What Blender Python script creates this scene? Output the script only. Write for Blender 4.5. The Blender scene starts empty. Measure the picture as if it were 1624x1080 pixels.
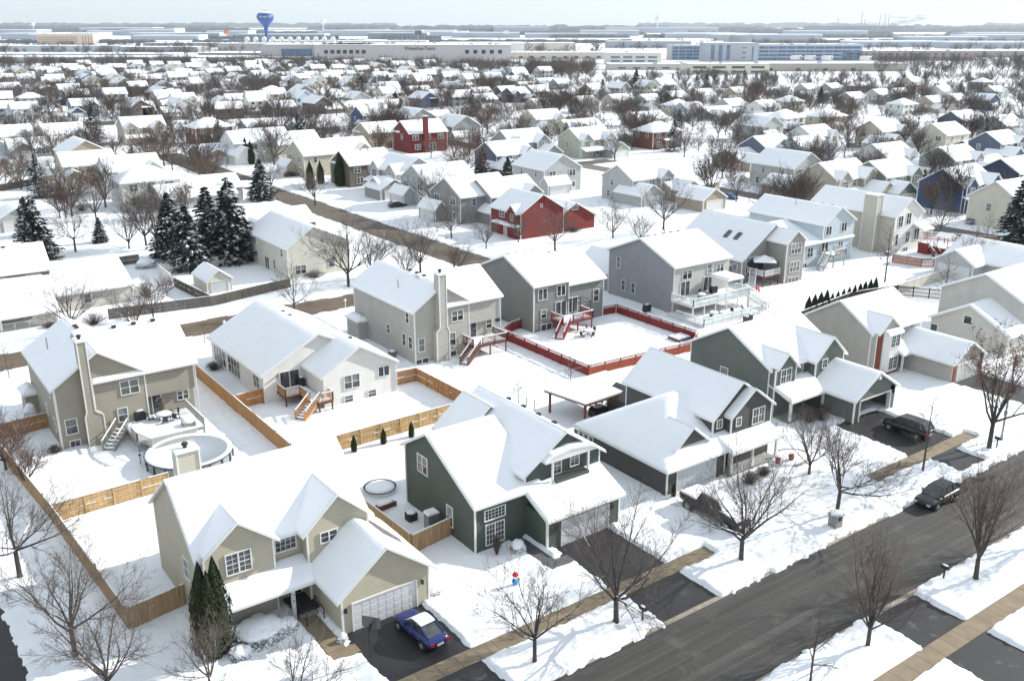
import bpy, math, random
import numpy as np
from mathutils import Vector, Matrix
R = math.radians
C = bpy.context.scene.collection
SC = bpy.context.scene
random.seed(7)
# ---------------------------------------------------------------- camera, world, sun, exposure
# street frame: +X runs along the front street, +Y runs away from it, metres
PITCH = math.atan(500/1500.0); AZ = math.atan2(2188, 1581.1)
CAMZ = 40.0
cam_d = bpy.data.cameras.new('camera'); cam = bpy.data.objects.new('camera', cam_d); C.objects.link(cam)
cam_d.sensor_width = 36; cam_d.sensor_fit = 'HORIZONTAL'; cam_d.lens = 36*1500/1624.0
cam_d.clip_start = 1; cam_d.clip_end = 60000
cam.location = (0, 0, CAMZ); cam.rotation_euler = (math.pi/2-PITCH, 0, AZ-math.pi/2)
SC.camera = cam
HAZE_D = 5e-5
SUN_EL, SUN_DIR = 27.0, -10.0       # elevation; bearing of the sun counted from +X towards +Y
w = bpy.data.worlds.new('World'); SC.world = w; w.use_nodes = True
nt = w.node_tree; bg = nt.nodes['Background']
sky = nt.nodes.new('ShaderNodeTexSky'); sky.sky_type = 'NISHITA'; sky.sun_disc = False
sky.sun_elevation = R(SUN_EL); sky.sun_rotation = R(90-SUN_DIR)
sky.altitude = 200; sky.air_density = 1.0; sky.dust_density = 0.6; sky.ozone_density = 1.5
veil = nt.nodes.new('ShaderNodeMix'); veil.data_type = 'RGBA'; veil.inputs['Factor'].default_value = .9   # flat pale tint added over the sky, also fills the shade
nt.links.new(sky.outputs[0], veil.inputs['A']); veil.inputs['B'].default_value = (3.5, 3.85, 4.15, 1)
nt.links.new(veil.outputs['Result'], bg.inputs[0]); bg.inputs[1].default_value = 0.15
sd_ = bpy.data.lights.new('sun', 'SUN'); sd_.energy = 4.0; sd_.angle = R(0.6); sd_.color = (1, .96, .9)
sun = bpy.data.objects.new('sun', sd_); C.objects.link(sun)
e_, a_ = R(SUN_EL), R(SUN_DIR)
sv = Vector((math.cos(e_)*math.cos(a_), math.cos(e_)*math.sin(a_), math.sin(e_)))
sun.rotation_euler = sv.to_track_quat('Z', 'Y').to_euler(); sun.location = (0, 0, 100)
SC.view_settings.view_transform = 'Standard'; SC.view_settings.look = 'None'
SC.view_settings.exposure = 0.72; SC.view_settings.gamma = 1.0
SC.cycles.max_bounces = 6; SC.cycles.diffuse_bounces = 3; SC.cycles.glossy_bounces = 2
SC.cycles.transmission_bounces = 3; SC.cycles.volume_bounces = 0; SC.cycles.transparent_max_bounces = 8

FW = np.array([math.cos(AZ)*math.cos(PITCH), math.sin(AZ)*math.cos(PITCH), -math.sin(PITCH)])
RT = np.array([math.sin(AZ), -math.cos(AZ), 0.0]); UP = np.cross(RT, FW)
def G(px, py, z=0.0):
    "ground point (at height z) seen at a pixel of the 1624 x 1080 photograph"
    d = FW*1500 + RT*(px-812) - UP*(py-540); t = (z-CAMZ)/d[2]
    return float(d[0]*t), float(d[1]*t)
def PJ(x, y, z=0.0):
    q = np.array([x, y, z-CAMZ]); zz = q@FW
    return 812+1500*(q@RT)/zz, 540-1500*(q@UP)/zz

# ---------------------------------------------------------------- materials
MATS = {}
def mat(name, col=(.5, .5, .5), rough=.7, metal=0, spec=.5, noise=0, nscale=4, bump=0, bscale=20, objcol=False,
        snow=0, lap=0, alpha=None, dirt=None, stretch=None, streak=None, cracks=0):
    if name in MATS: return MATS[name]
    m = bpy.data.materials.new(name); m.use_nodes = True; MATS[name] = m
    t = m.node_tree; N = t.nodes; L = t.links; b = N['Principled BSDF']
    b.inputs['Roughness'].default_value = rough; b.inputs['Metallic'].default_value = metal
    b.inputs['Specular IOR Level'].default_value = spec
    tc = N.new('ShaderNodeTexCoord')
    if objcol:
        oi = N.new('ShaderNodeObjectInfo'); cur = oi.outputs['Color']
    else:
        rgb = N.new('ShaderNodeRGB'); rgb.outputs[0].default_value = (*col, 1); cur = rgb.outputs[0]
    vec = tc.outputs['Object']
    if stretch:
        mp = N.new('ShaderNodeMapping'); mp.inputs['Scale'].default_value = stretch; L.new(vec, mp.inputs[0]); vec = mp.outputs[0]
    if noise:
        n = N.new('ShaderNodeTexNoise'); n.inputs['Scale'].default_value = nscale; n.inputs['Detail'].default_value = 5
        L.new(vec, n.inputs['Vector'])
        mr = N.new('ShaderNodeMapRange'); mr.inputs['From Min'].default_value = .3; mr.inputs['From Max'].default_value = .7
        mr.inputs['To Min'].default_value = 1-noise; mr.inputs['To Max'].default_value = 1+noise; L.new(n.outputs['Fac'], mr.inputs['Value'])
        mx = N.new('ShaderNodeVectorMath'); mx.operation = 'SCALE'; L.new(cur, mx.inputs[0]); L.new(mr.outputs[0], mx.inputs['Scale']); cur = mx.outputs[0]
    if dirt:
        n = N.new('ShaderNodeTexNoise'); n.inputs['Scale'].default_value = dirt[1]; n.inputs['Detail'].default_value = 8
        n.inputs['Roughness'].default_value = .65
        L.new(tc.outputs['Object'], n.inputs['Vector'])
        rp = N.new('ShaderNodeMapRange'); rp.inputs['From Min'].default_value = dirt[2]; rp.inputs['From Max'].default_value = dirt[3]
        L.new(n.outputs['Fac'], rp.inputs['Value'])
        mx = N.new('ShaderNodeMix'); mx.data_type = 'RGBA'; L.new(rp.outputs[0], mx.inputs['Factor']); L.new(cur, mx.inputs['A'])
        mx.inputs['B'].default_value = (*dirt[0], 1); cur = mx.outputs['Result']
    if streak:
        mp = N.new('ShaderNodeMapping'); mp.inputs['Scale'].default_value = (.03, 2.2, 1); L.new(tc.outputs['Object'], mp.inputs[0])
        n = N.new('ShaderNodeTexNoise'); n.inputs['Scale'].default_value = 1; n.inputs['Detail'].default_value = 6; L.new(mp.outputs[0], n.inputs['Vector'])
        rp = N.new('ShaderNodeMapRange'); rp.inputs['From Min'].default_value = .5; rp.inputs['From Max'].default_value = .72; rp.inputs['To Max'].default_value = .55; L.new(n.outputs['Fac'], rp.inputs['Value'])
        mx = N.new('ShaderNodeMix'); mx.data_type = 'RGBA'; L.new(rp.outputs[0], mx.inputs['Factor']); L.new(cur, mx.inputs['A']); mx.inputs['B'].default_value = (*streak, 1); cur = mx.outputs['Result']
    if cracks:
        wv = N.new('ShaderNodeTexVoronoi'); wv.feature = 'DISTANCE_TO_EDGE'; wv.inputs['Scale'].default_value = cracks
        nn = N.new('ShaderNodeTexNoise'); nn.inputs['Scale'].default_value = .8; nn.inputs['Detail'].default_value = 5; L.new(tc.outputs['Object'], nn.inputs['Vector'])
        vm = N.new('ShaderNodeVectorMath'); vm.operation = 'MULTIPLY_ADD'; L.new(nn.outputs['Color'], vm.inputs[0]); vm.inputs[1].default_value = (2.5, 2.5, 0); L.new(tc.outputs['Object'], vm.inputs[2]); L.new(vm.outputs[0], wv.inputs['Vector'])
        rp = N.new('ShaderNodeMapRange'); rp.inputs['From Min'].default_value = .004*cracks/.15; rp.inputs['From Max'].default_value = .012*cracks/.15; rp.inputs['To Min'].default_value = .28; rp.inputs['To Max'].default_value = 0; L.new(wv.outputs['Distance'], rp.inputs['Value'])
        mx = N.new('ShaderNodeMix'); mx.data_type = 'RGBA'; L.new(rp.outputs[0], mx.inputs['Factor']); L.new(cur, mx.inputs['A']); mx.inputs['B'].default_value = (.012, .012, .012, 1); cur = mx.outputs['Result']
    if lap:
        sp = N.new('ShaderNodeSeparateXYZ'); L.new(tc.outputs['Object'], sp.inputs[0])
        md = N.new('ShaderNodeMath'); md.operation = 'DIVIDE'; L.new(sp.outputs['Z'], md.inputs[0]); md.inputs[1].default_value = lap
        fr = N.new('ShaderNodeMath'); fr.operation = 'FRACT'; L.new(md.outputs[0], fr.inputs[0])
        rp = N.new('ShaderNodeMapRange'); rp.inputs['From Min'].default_value = .0; rp.inputs['From Max'].default_value = .3; rp.inputs['To Min'].default_value = .70; rp.inputs['To Max'].default_value = 1.03; L.new(fr.outputs[0], rp.inputs['Value'])  # shade line at each siding lap, put into the colour
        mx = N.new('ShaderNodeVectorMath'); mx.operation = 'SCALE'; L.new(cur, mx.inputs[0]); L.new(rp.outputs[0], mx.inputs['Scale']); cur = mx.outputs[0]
    if snow:
        g = N.new('ShaderNodeNewGeometry'); sp = N.new('ShaderNodeSeparateXYZ'); L.new(g.outputs['Normal'], sp.inputs[0])
        n = N.new('ShaderNodeTexNoise'); n.inputs['Scale'].default_value = 1.1; n.inputs['Detail'].default_value = 3; L.new(tc.outputs['Object'], n.inputs['Vector'])
        ad = N.new('ShaderNodeMath'); ad.operation = 'MULTIPLY_ADD'; L.new(n.outputs['Fac'], ad.inputs[0]); ad.inputs[1].default_value = 1.6; L.new(sp.outputs['Z'], ad.inputs[2])
        rp = N.new('ShaderNodeMapRange'); rp.inputs['From Min'].default_value = 1.65-snow; rp.inputs['From Max'].default_value = 1.8-snow
        L.new(ad.outputs[0], rp.inputs['Value'])
        mx = N.new('ShaderNodeMix'); mx.data_type = 'RGBA'; L.new(rp.outputs[0], mx.inputs['Factor']); L.new(cur, mx.inputs['A'])
        mx.inputs['B'].default_value = (.86, .88, .92, 1); cur = mx.outputs['Result']
    L.new(cur, b.inputs['Base Color'])
    hb = None
    if bump:
        n2 = N.new('ShaderNodeTexNoise'); n2.inputs['Scale'].default_value = bscale; n2.inputs['Detail'].default_value = 6
        L.new(vec, n2.inputs['Vector']); hb = n2.outputs['Fac']
        bp = N.new('ShaderNodeBump'); bp.inputs['Strength'].default_value = bump; bp.inputs['Distance'].default_value = .05
        L.new(hb, bp.inputs['Height']); L.new(bp.outputs[0], b.inputs['Normal'])
    if lap:
        sp = N.new('ShaderNodeSeparateXYZ'); L.new(tc.outputs['Object'], sp.inputs[0])
        md = N.new('ShaderNodeMath'); md.operation = 'DIVIDE'; L.new(sp.outputs['Z'], md.inputs[0]); md.inputs[1].default_value = lap
        fr = N.new('ShaderNodeMath'); fr.operation = 'FRACT'; L.new(md.outputs[0], fr.inputs[0])
        iv = N.new('ShaderNodeMath'); iv.operation = 'SUBTRACT'; iv.inputs[0].default_value = 1; L.new(fr.outputs[0], iv.inputs[1])
        bp = N.new('ShaderNodeBump'); bp.inputs['Strength'].default_value = .9; bp.inputs['Distance'].default_value = .05
        L.new(iv.outputs[0], bp.inputs['Height']); L.new(bp.outputs[0], b.inputs['Normal'])
    if alpha is not None: b.inputs['Alpha'].default_value = alpha
    return m
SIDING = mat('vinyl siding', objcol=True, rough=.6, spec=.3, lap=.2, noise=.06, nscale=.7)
PLAINW = mat('far siding', objcol=True, rough=.7, spec=.2, noise=.06, nscale=.4)
TRIM = mat('white trim', (.72, .72, .70), .5)
TRIMC = mat('painted trim', objcol=True, rough=.5)
SNOW = mat('roof snow', (.82, .84, .87), .75, spec=.25, noise=.02, nscale=.6, bump=.4, bscale=2.0)
GSNOW = mat('ground snow', (.80, .82, .85), .8, noise=.035, nscale=.5, spec=.25, bump=1.0, bscale=2.6)
GLASS = mat('dark window glass', (.045, .05, .058), .06, spec=.8, noise=.6, nscale=1.2)
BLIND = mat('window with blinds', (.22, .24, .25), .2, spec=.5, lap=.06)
GDOOR = mat('garage door paint', objcol=True, rough=.5)
ASPH = mat('worn asphalt', (.036, .034, .032), .75, noise=.28, nscale=.6, bump=.3, bscale=60, dirt=((.12, .11, .10), .35, .56, .8), stretch=(.12, 1.4, 1), streak=(.10, .097, .092), cracks=.16)
DASPH = mat('wet dark asphalt', (.018, .018, .020), .5, noise=.3, nscale=.6, bump=.2, bscale=50, dirt=((.10, .10, .105), .9, .60, .74))
TASPH2 = mat('grey brown asphalt', (.105, .084, .066), .8, noise=.25, nscale=.3, bump=.2, bscale=50, cracks=.12)
TASPH = mat('brown salted asphalt', (.125, .092, .062), .8, noise=.25, nscale=.3, bump=.2, bscale=50, cracks=.12)
CONC = mat('brown wet concrete', (.21, .165, .11), .8, noise=.2, nscale=.8, bump=.2, bscale=30)
CONCG = mat('grey concrete', (.30, .29, .27), .8, noise=.15, nscale=1, bump=.2, bscale=30)
BARK = mat('bark with snow', (.066, .056, .05), .9, noise=.25, nscale=3, snow=.12)
TWIG = mat('bare twigs', (.115, .092, .08), .9, noise=.2, nscale=1, snow=.0)
TWIGF = mat('far bare twigs', (.068, .052, .044), .9, noise=.2, nscale=1)
TWIGR = mat('reddish twigs', (.115, .075, .060), .9, noise=.25, nscale=1)
LEAFB = mat('dry brown leaves', (.21, .11, .065), .8, noise=.35, nscale=2)
SPRUCE = mat('spruce needles with snow', (.020, .034, .031), .9, noise=.4, nscale=2, snow=-.10)
THUJA = mat('thuja foliage', (.024, .036, .011), .9, noise=.5, nscale=2.5, snow=-.05)
SHRUB = mat('dark shrub', (.03, .03, .02), .9, noise=.4, nscale=3, snow=.5)
METAL = mat('grey metal', (.3, .31, .32), .4, metal=.7)
DMETAL = mat('dark metal', (.03, .03, .032), .45, metal=.3)
BLACKP = mat('black plastic', (.015, .015, .016), .5)
WOODC = mat('cedar fence boards', (.43, .22, .085), .8, noise=.35, nscale=1.2, stretch=(7, 7, .5), bump=.3, bscale=8)
WOODL = mat('light new fence boards', (.56, .38, .18), .8, noise=.35, nscale=1.2, stretch=(7, 7, .5), bump=.3, bscale=8)
WOODB = mat('weathered tan fence boards', (.34, .225, .12), .8, noise=.35, nscale=1.2, stretch=(7, 7, .5), bump=.3, bscale=8)
WOODG = mat('grey weathered boards', (.13, .115, .10), .9, noise=.4, nscale=1.2, stretch=(7, 7, .5), bump=.3, bscale=8)
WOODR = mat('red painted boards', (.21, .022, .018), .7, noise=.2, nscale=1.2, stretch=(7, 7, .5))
WOODO = mat('sunlit red boards', (.32, .065, .028), .7, noise=.2, nscale=1.2, stretch=(7, 7, .5))  # red boards of the sunlit run, sunlight put into a lighter orange colour
WOODD = mat('dark brown boards', (.045, .028, .022), .8, noise=.3, nscale=1.2, stretch=(7, 7, .5))
WOODP = mat('pinkish boards', (.34, .17, .12), .8, noise=.35, nscale=1.2, stretch=(7, 7, .5))
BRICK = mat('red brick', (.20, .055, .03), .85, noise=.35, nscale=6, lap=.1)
DECKG = mat('grey composite deck', (.30, .30, .28), .7, noise=.1, nscale=3)
DECKB = mat('red brown deck wood', (.13, .045, .03), .7, noise=.25, nscale=3)
GLASSC = mat('clear deck glass', (.5, .6, .6), .1, alpha=.35)
PALEC = mat('pale cast concrete', (.50, .49, .45), .8, noise=.08, nscale=.05)

# ---------------------------------------------------------------- mesh builder
class MB:
    def __init__(s): s.v = []; s.f = []; s.m = []
    def face(s, pts, mi=0):
        i = len(s.v); s.v += [tuple(p) for p in pts]; s.f.append(tuple(range(i, i+len(pts)))); s.m.append(mi)
    def box(s, x0, y0, z0, x1, y1, z1, mi=0):
        if x0 > x1: x0, x1 = x1, x0
        if y0 > y1: y0, y1 = y1, y0
        i = len(s.v)
        s.v += [(x0,y0,z0),(x1,y0,z0),(x1,y1,z0),(x0,y1,z0),(x0,y0,z1),(x1,y0,z1),(x1,y1,z1),(x0,y1,z1)]
        for q in ((0,3,2,1),(4,5,6,7),(0,1,5,4),(1,2,6,5),(2,3,7,6),(3,0,4,7)):
            s.f.append(tuple(i+k for k in q)); s.m.append(mi)
        return s
    def prism(s, poly, axis, t0, t1, mi=0):
        "poly = (a, z) outline; axis 'y': a is x, extruded along y; axis 'x': a is y, extruded along x; 'z': a,b = x,y"
        n = len(poly); i = len(s.v)
        for t in (t0, t1):
            for a, b in poly:
                s.v.append((a, t, b) if axis == 'y' else ((t, a, b) if axis == 'x' else (a, b, t)))
        s.f.append(tuple(i+k for k in range(n))); s.m.append(mi)
        s.f.append(tuple(i+n+k for k in reversed(range(n)))); s.m.append(mi)
        for k in range(n):
            q = (k+1) % n; s.f.append((i+k, i+n+k, i+n+q, i+q)); s.m.append(mi)
        return s
    def tube(s, p0, p1, r0, r1=None, n=6, mi=0, cap=True):
        if r1 is None: r1 = r0
        p0 = Vector(p0); p1 = Vector(p1); d = p1-p0
        if d.length < 1e-6: return s
        d.normalize(); a = Vector((0, 0, 1)) if abs(d.z) < .9 else Vector((1, 0, 0))
        u = d.cross(a).normalized(); v = d.cross(u); i = len(s.v)
        for p, r in ((p0, r0), (p1, r1)):
            for k in range(n):
                t = 2*math.pi*k/n; q = p+u*(r*math.cos(t))+v*(r*math.sin(t)); s.v.append((q.x, q.y, q.z))
        for k in range(n):
            q = (k+1) % n; s.f.append((i+k, i+q, i+n+q, i+n+k)); s.m.append(mi)
        if cap:
            s.f.append(tuple(i+k for k in reversed(range(n)))); s.m.append(mi)
            s.f.append(tuple(i+n+k for k in range(n))); s.m.append(mi)
        return s
    def bar(s, p0, p1, wx, wz, mi=0):
        "rectangular bar between two points"
        p0 = Vector(p0); p1 = Vector(p1); d = (p1-p0).normalized()
        a = Vector((0, 0, 1)) if abs(d.z) < .95 else Vector((0, 1, 0))
        u = d.cross(a).normalized()*(wx/2); v = u.normalized().cross(d).normalized()*(wz/2); i = len(s.v)
        for p in (p0, p1):
            for q in (p-u-v, p+u-v, p+u+v, p-u+v): s.v.append((q.x, q.y, q.z))
        for q in ((0,3,2,1),(4,5,6,7),(0,1,5,4),(1,2,6,5),(2,3,7,6),(3,0,4,7)):
            s.f.append(tuple(i+k for k in q)); s.m.append(mi)
        return s
    def lathe(s, prof, cx=0, cy=0, n=16, mi=0, sx=1, sy=1):
        i = len(s.v)
        for r, z in prof:
            for k in range(n):
                t = 2*math.pi*k/n; s.v.append((cx+sx*r*math.cos(t), cy+sy*r*math.sin(t), z))
        for j in range(len(prof)-1):
            for k in range(n):
                q = (k+1) % n; s.f.append((i+j*n+k, i+j*n+q, i+(j+1)*n+q, i+(j+1)*n+k)); s.m.append(mi)
        s.f.append(tuple(i+k for k in reversed(range(n)))); s.m.append(mi)
        s.f.append(tuple(i+(len(prof)-1)*n+k for k in range(n))); s.m.append(mi)
        return s
    def blob(s, cx, cy, cz, rx, ry, rz, mi=0, rnd=.15, n=8, m=5):
        i = len(s.v)
        for j in range(m+1):
            ph = math.pi*j/m
            for k in range(n):
                t = 2*math.pi*k/n; q = 1+random.uniform(-rnd, rnd)
                s.v.append((cx+rx*q*math.sin(ph)*math.cos(t), cy+ry*q*math.sin(ph)*math.sin(t), cz-rz*q*math.cos(ph)))
        for j in range(m):
            for k in range(n):
                q = (k+1) % n; s.f.append((i+j*n+k, i+j*n+q, i+(j+1)*n+q, i+(j+1)*n+k)); s.m.append(mi)
        return s
    def mesh(s, name, mats, org=(0, 0, 0), smooth=False):
        me = bpy.data.meshes.new(name); ox, oy, oz = org
        me.from_pydata([(x-ox, y-oy, z-oz) for x, y, z in s.v], [], s.f)
        for q in (mats if isinstance(mats, (list, tuple)) else [mats]): me.materials.append(q)
        me.polygons.foreach_set('material_index', s.m)
        if smooth: me.polygons.foreach_set('use_smooth', [True]*len(s.f))
        me.update(); return me
def link(name, me, parent=None, loc=(0, 0, 0), rz=0, col=None, smooth_angle=None):
    o = bpy.data.objects.new(name, me); C.objects.link(o); o.parent = parent; o.location = loc; o.rotation_euler = (0, 0, rz)
    if col: o.color = (*col, 1)
    return o
def tag(o, label=None, cat=None, group=None, kind=None):
    if label: o['label'] = label
    if cat: o['category'] = cat
    if group: o['group'] = group
    if kind: o['kind'] = kind
    return o
def empty(name, loc, label=None, cat=None, group=None, rz=0):
    o = bpy.data.objects.new(name, None); C.objects.link(o); o.location = loc; o.rotation_euler = (0, 0, rz)
    o.empty_display_size = .5
    return tag(o, label, cat, group)
def part(name, mb, mats, root, col=None, smooth=False):
    "mesh given in world coordinates, parented to an unrotated root"
    p = root; org = Vector((0, 0, 0))
    while p is not None: org += Vector(p.location); p = p.parent
    return link(name, mb.mesh(name, mats, org, smooth), root, col=col)
def lpart(name, mb, mats, parent, col=None, smooth=False, loc=(0, 0, 0)):
    return link(name, mb.mesh(name, mats, (0, 0, 0), smooth), parent, loc=loc, col=col)
def part_each(name, mb, mats, root, col=None, nv=8):
    "every box of a builder becomes a part of its own"
    fi = 0; v0 = 0
    while v0 < len(mb.v):
        q = MB(); q.v = mb.v[v0:v0+nv]
        while fi < len(mb.f) and max(mb.f[fi]) < v0+nv: q.f.append(tuple(k-v0 for k in mb.f[fi])); q.m.append(mb.m[fi]); fi += 1
        part(name, q, mats, root, col); v0 += nv
def copy_tree(o, parent=None):
    c = o.copy(); C.objects.link(c); c.parent = parent
    for ch in list(o.children): copy_tree(ch, c)
    return c
# smooth value noise on arrays
_rng = np.random.RandomState(3); _T = _rng.rand(256, 256)
def vnoise(x, y, s=1.0, seed=0):
    x = np.asarray(x)*s+seed*17.3; y = np.asarray(y)*s+seed*9.1
    xi = np.floor(x).astype(int); yi = np.floor(y).astype(int); fx = x-xi; fy = y-yi
    fx = fx*fx*(3-2*fx); fy = fy*fy*(3-2*fy)
    a = _T[xi % 256, yi % 256]; b = _T[(xi+1) % 256, yi % 256]; c = _T[xi % 256, (yi+1) % 256]; d = _T[(xi+1) % 256, (yi+1) % 256]
    return (a*(1-fx)+b*fx)*(1-fy)+(c*(1-fx)+d*fx)*fy
def grid_mesh(name, xs, ys, Z, mats, smooth=True):
    nx, ny = len(xs), len(ys)
    X, Y = np.meshgrid(xs, ys, indexing='ij')
    co = np.stack([X, Y, Z], -1).reshape(-1, 3).astype(np.float32)
    i = (np.arange(nx-1)[:, None]*ny+np.arange(ny-1)[None, :]).reshape(-1)
    q = np.stack([i, i+ny, i+ny+1, i+1], -1).astype(np.int32)
    me = bpy.data.meshes.new(name); me.vertices.add(len(co)); me.vertices.foreach_set('co', co.ravel())
    me.loops.add(q.size); me.loops.foreach_set('vertex_index', q.ravel())
    me.polygons.add(len(q)); me.polygons.foreach_set('loop_start', np.arange(len(q), dtype=np.int32)*4)
    me.polygons.foreach_set('loop_total', np.full(len(q), 4, dtype=np.int32))
    me.polygons.foreach_set('use_smooth', [smooth]*len(q))
    me.materials.append(mats); me.update(calc_edges=True); me.validate()
    return me
# ---------------------------------------------------------------- ground, roads, driveways
def rr(X, Y, x0, y0, x1, y1):           # signed distance to a rectangle (negative inside)
    cx, cy = (x0+x1)/2, (y0+y1)/2; dx = np.abs(X-cx)-(x1-x0)/2; dy = np.abs(Y-cy)-(y1-y0)/2
    return np.maximum(dx, dy)
def seg(X, Y, x0, y0, x1, y1, wd):
    dx, dy = x1-x0, y1-y0; t = np.clip(((X-x0)*dx+(Y-y0)*dy)/(dx*dx+dy*dy), 0, 1)
    return np.hypot(X-x0-t*dx, Y-y0-t*dy)-wd
def steps(a, b, s): return list(np.arange(a, b, s))
xs = np.array(sorted(set([-9000, -4000, -1500, -600, -300, -150, -80, -50, -30, -20, -12, -7] + steps(-4, 112, .2) + steps(112, 200, .9) + steps(200, 420, 6)
      + [450, 500, 600, 800, 1100, 1600, 2500, 4000, 7000, 12000, 20000, 30000])))
ys = np.array(sorted(set([-600, -200, -60, -20, 0, 10, 16, 20, 22] + steps(23, 61, .2) + steps(61, 134, .4) + steps(134, 240, .9) + steps(240, 420, 6)
      + [450, 500, 600, 800, 1100, 1600, 2500, 4000, 7000, 12000, 20000, 30000])))
X, Y = np.meshgrid(xs, ys, indexing='ij')
near = (X > -5) & (X < 200) & (Y > 20) & (Y < 240)
road_rects = [(-5000, 32.0, 400, 39.55), (-3.7, -300, 4.3, 120)]
clear = [(25.6, 44.1, 52.0, 45.45), (73.6, 44.1, 90.6, 45.45), (-3, 26.2, 5000, 27.55),
         (23.4, 39, 29.3, 51.95), (42.1, 39, 47.6, 52.4), (81.0, 44, 88.4, 54.3), (81.6, 40.8, 86.0, 45), (103.0, 44, 108.6, 54.0), (103.0, 38, 108.6, 45),
         (54.4, 15, 59.4, 33), (21.4, 49.9, 22.6, 56.3), (21.4, 49.6, 23.8, 50.8), (39.9, 50.0, 40.9, 57), (39.9, 49.9, 42.5, 51.2)]
back = [(-400, 124.0, 90, 130.6), (86.6, 124.0, 94.0, 318), (181.0, 60, 188, 222), (181, 219, 1000, 226), (-200, 222, 90, 228)]
d = np.full(X.shape, 1e3)
for r in road_rects: d = np.minimum(d, rr(X, Y, *r))
jit = (vnoise(X, Y, .9, 1)-.5)*.55+(vnoise(X, Y, 2.6, 2)-.5)*.35
droad = d+jit
dc = np.full(X.shape, 1e3)
for r in clear: dc = np.minimum(dc, rr(X, Y, *r))
dc = dc+(vnoise(X, Y, 1.3, 3)-.5)*.22+(vnoise(X, Y, 4, 5)-.5)*.12
db = np.full(X.shape, 1e3)
for r in back: db = np.minimum(db, rr(X, Y, *r))
db = db+(vnoise(X, Y, .7, 4)-.5)*.8
dd = np.minimum(np.minimum(droad, dc), db)
base = .16+.05*(vnoise(X, Y, .25, 6)-.5)+.03*(vnoise(X, Y, 1.2, 7)-.5)
verge = np.clip(1-np.abs(Y-42)/3.2, 0, 1)*.9+np.clip(1-np.abs(Y-29.8)/3, 0, 1)*.9
verge = np.clip(verge, 0, 1)*(droad > 0)
base += verge*(.22*(vnoise(X, Y, .8, 8)-.25)+.15*(vnoise(X, Y, 2.3, 9)-.5)+.20*(vnoise(X, Y, 4.9, 19)-.5)*(.4+vnoise(X, Y, .5, 31)))
lump = np.clip(1-dd/1.4, 0, 1)*np.clip(dd/.3, 0, 1)
base += .05*(vnoise(X, Y, 3.3, 29)-.5)*(vnoise(X, Y, .15, 30) > .45)
for tx in (58.1, 59.9, 61.4): base -= .07*np.exp(-((X-tx-.02*(Y-45)**2*.1)/.16)**2)*(Y < 52)*(Y > 39)   # tyre tracks
base += lump*(.10+.28*vnoise(X, Y, 1.1, 10)*vnoise(X, Y, 3.1, 11))*(Y < 60)
for (ax, ay, bx, by) in [(31, 83, 24, 78), (28, 82, 21, 76), (41, 66, 34, 74), (48, 84, 60, 88), (33, 97, 46, 86), (50, 60, 53, 50), (70, 58, 72, 50), (90, 62, 94, 48), (75, 92, 84, 84), (12, 76, 19, 64), (60, 44, 72, 48), (5.5, 90, 8, 62), (110, 88, 130, 92), (37, 48.5, 31, 46), (98, 52, 92, 47)]:
    dl = seg(X, Y, ax, ay, bx, by, 0)+(vnoise(X, Y, .5, 44)-.5)*1.6; tt = ((X-ax)*(bx-ax)+(Y-ay)*(by-ay))/math.hypot(bx-ax, by-ay)
    base -= .09*np.exp(-((np.abs(dl)-.16)/.16)**2)*(np.sin(tt*8.5+np.sign(dl)*1.5) > -.1)
# footprints and trampled patches
foot = np.clip((vnoise(X, Y, 2.4, 12)-.66)*5, 0, 1)*(vnoise(X, Y, .17, 13) > .46)*.085*(Y < 125)
base -= foot
k = np.clip(dd/.28, 0, 1); k = k*k*(3-2*k)
Z = np.where(near, -.14*(1-k)+base*k, .15)
Z = np.where((~near) & (dd < 0), .15, Z)
g = link('snow_ground', grid_mesh('snow_ground', xs, ys, Z, GSNOW)); tag(g, 'snow covered lawns and fields', kind='structure')
def sheet(name, rects, m, z, label):
    mb = MB()
    for x0, y0, x1, y1 in rects: mb.face([(x0, y0, z), (x1, y0, z), (x1, y1, z), (x0, y1, z)])
    return tag(link(name, mb.mesh(name, m)), label, kind='structure')
sheet('front_street', [(-400, 31.5, 900, 40.2)], ASPH, 0, 'wide grey asphalt street cleared of snow in the foreground')
sheet('side_street', [(-4.4, -100, 5.0, 31.5), (-4.4, 40.2, 5.0, 124)], DASPH, 0, 'dark side street at the lower left corner')
sheet('back_street', [(-300, 123, 85.0, 131.4)], TASPH, 0, 'brown wet street behind the middle row of houses')
sheet('cross_street', [(85.0, 123, 95.6, 250)], TASPH2, .004, 'brown street running away between the middle blocks')
sheet('cross_street_far', [(85.6, 250, 95.0, 318)], TASPH2, .17, 'far end of the brown street')
sheet('right_street', [(180.4, 60, 188.6, 218), (180.4, 218, 400, 227)], mat('grey salted asphalt', (.13, .12, .11), .8, noise=.2, nscale=.3), 0, 'grey street behind the right hand houses')
sheet('driveway', [(23.1, 40.2, 29.7, 52)], DASPH, .012, 'dark driveway of the beige house under the blue car')
sheet('driveway', [(41.8, 40.2, 48, 52.6)], DASPH, .012, 'dark driveway of the green house')
sheet('driveway', [(80.7, 40.2, 88.7, 54.5)], DASPH, .012, 'dark driveway under the black minivan')
sheet('driveway', [(102.7, 40.2, 109, 54.5)], DASPH, .012, 'driveway of the brick trimmed house at the right')
sheet('driveway', [(54.1, 14, 59.8, 31.5)], DASPH, .012, 'dark driveway across the street at lower right')
def walk(x0, x1, y0, y1, m, z, label):
    mb = MB(); x = x0
    while x < x1:
        e = min(x+1.5, x1); mb.box(x+.012, y0, -.1, e-.012, y1, z+random.uniform(-.004, .004)); x = e
    tag(link('sidewalk', mb.mesh('sidewalk', m)), label, kind='structure')
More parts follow.
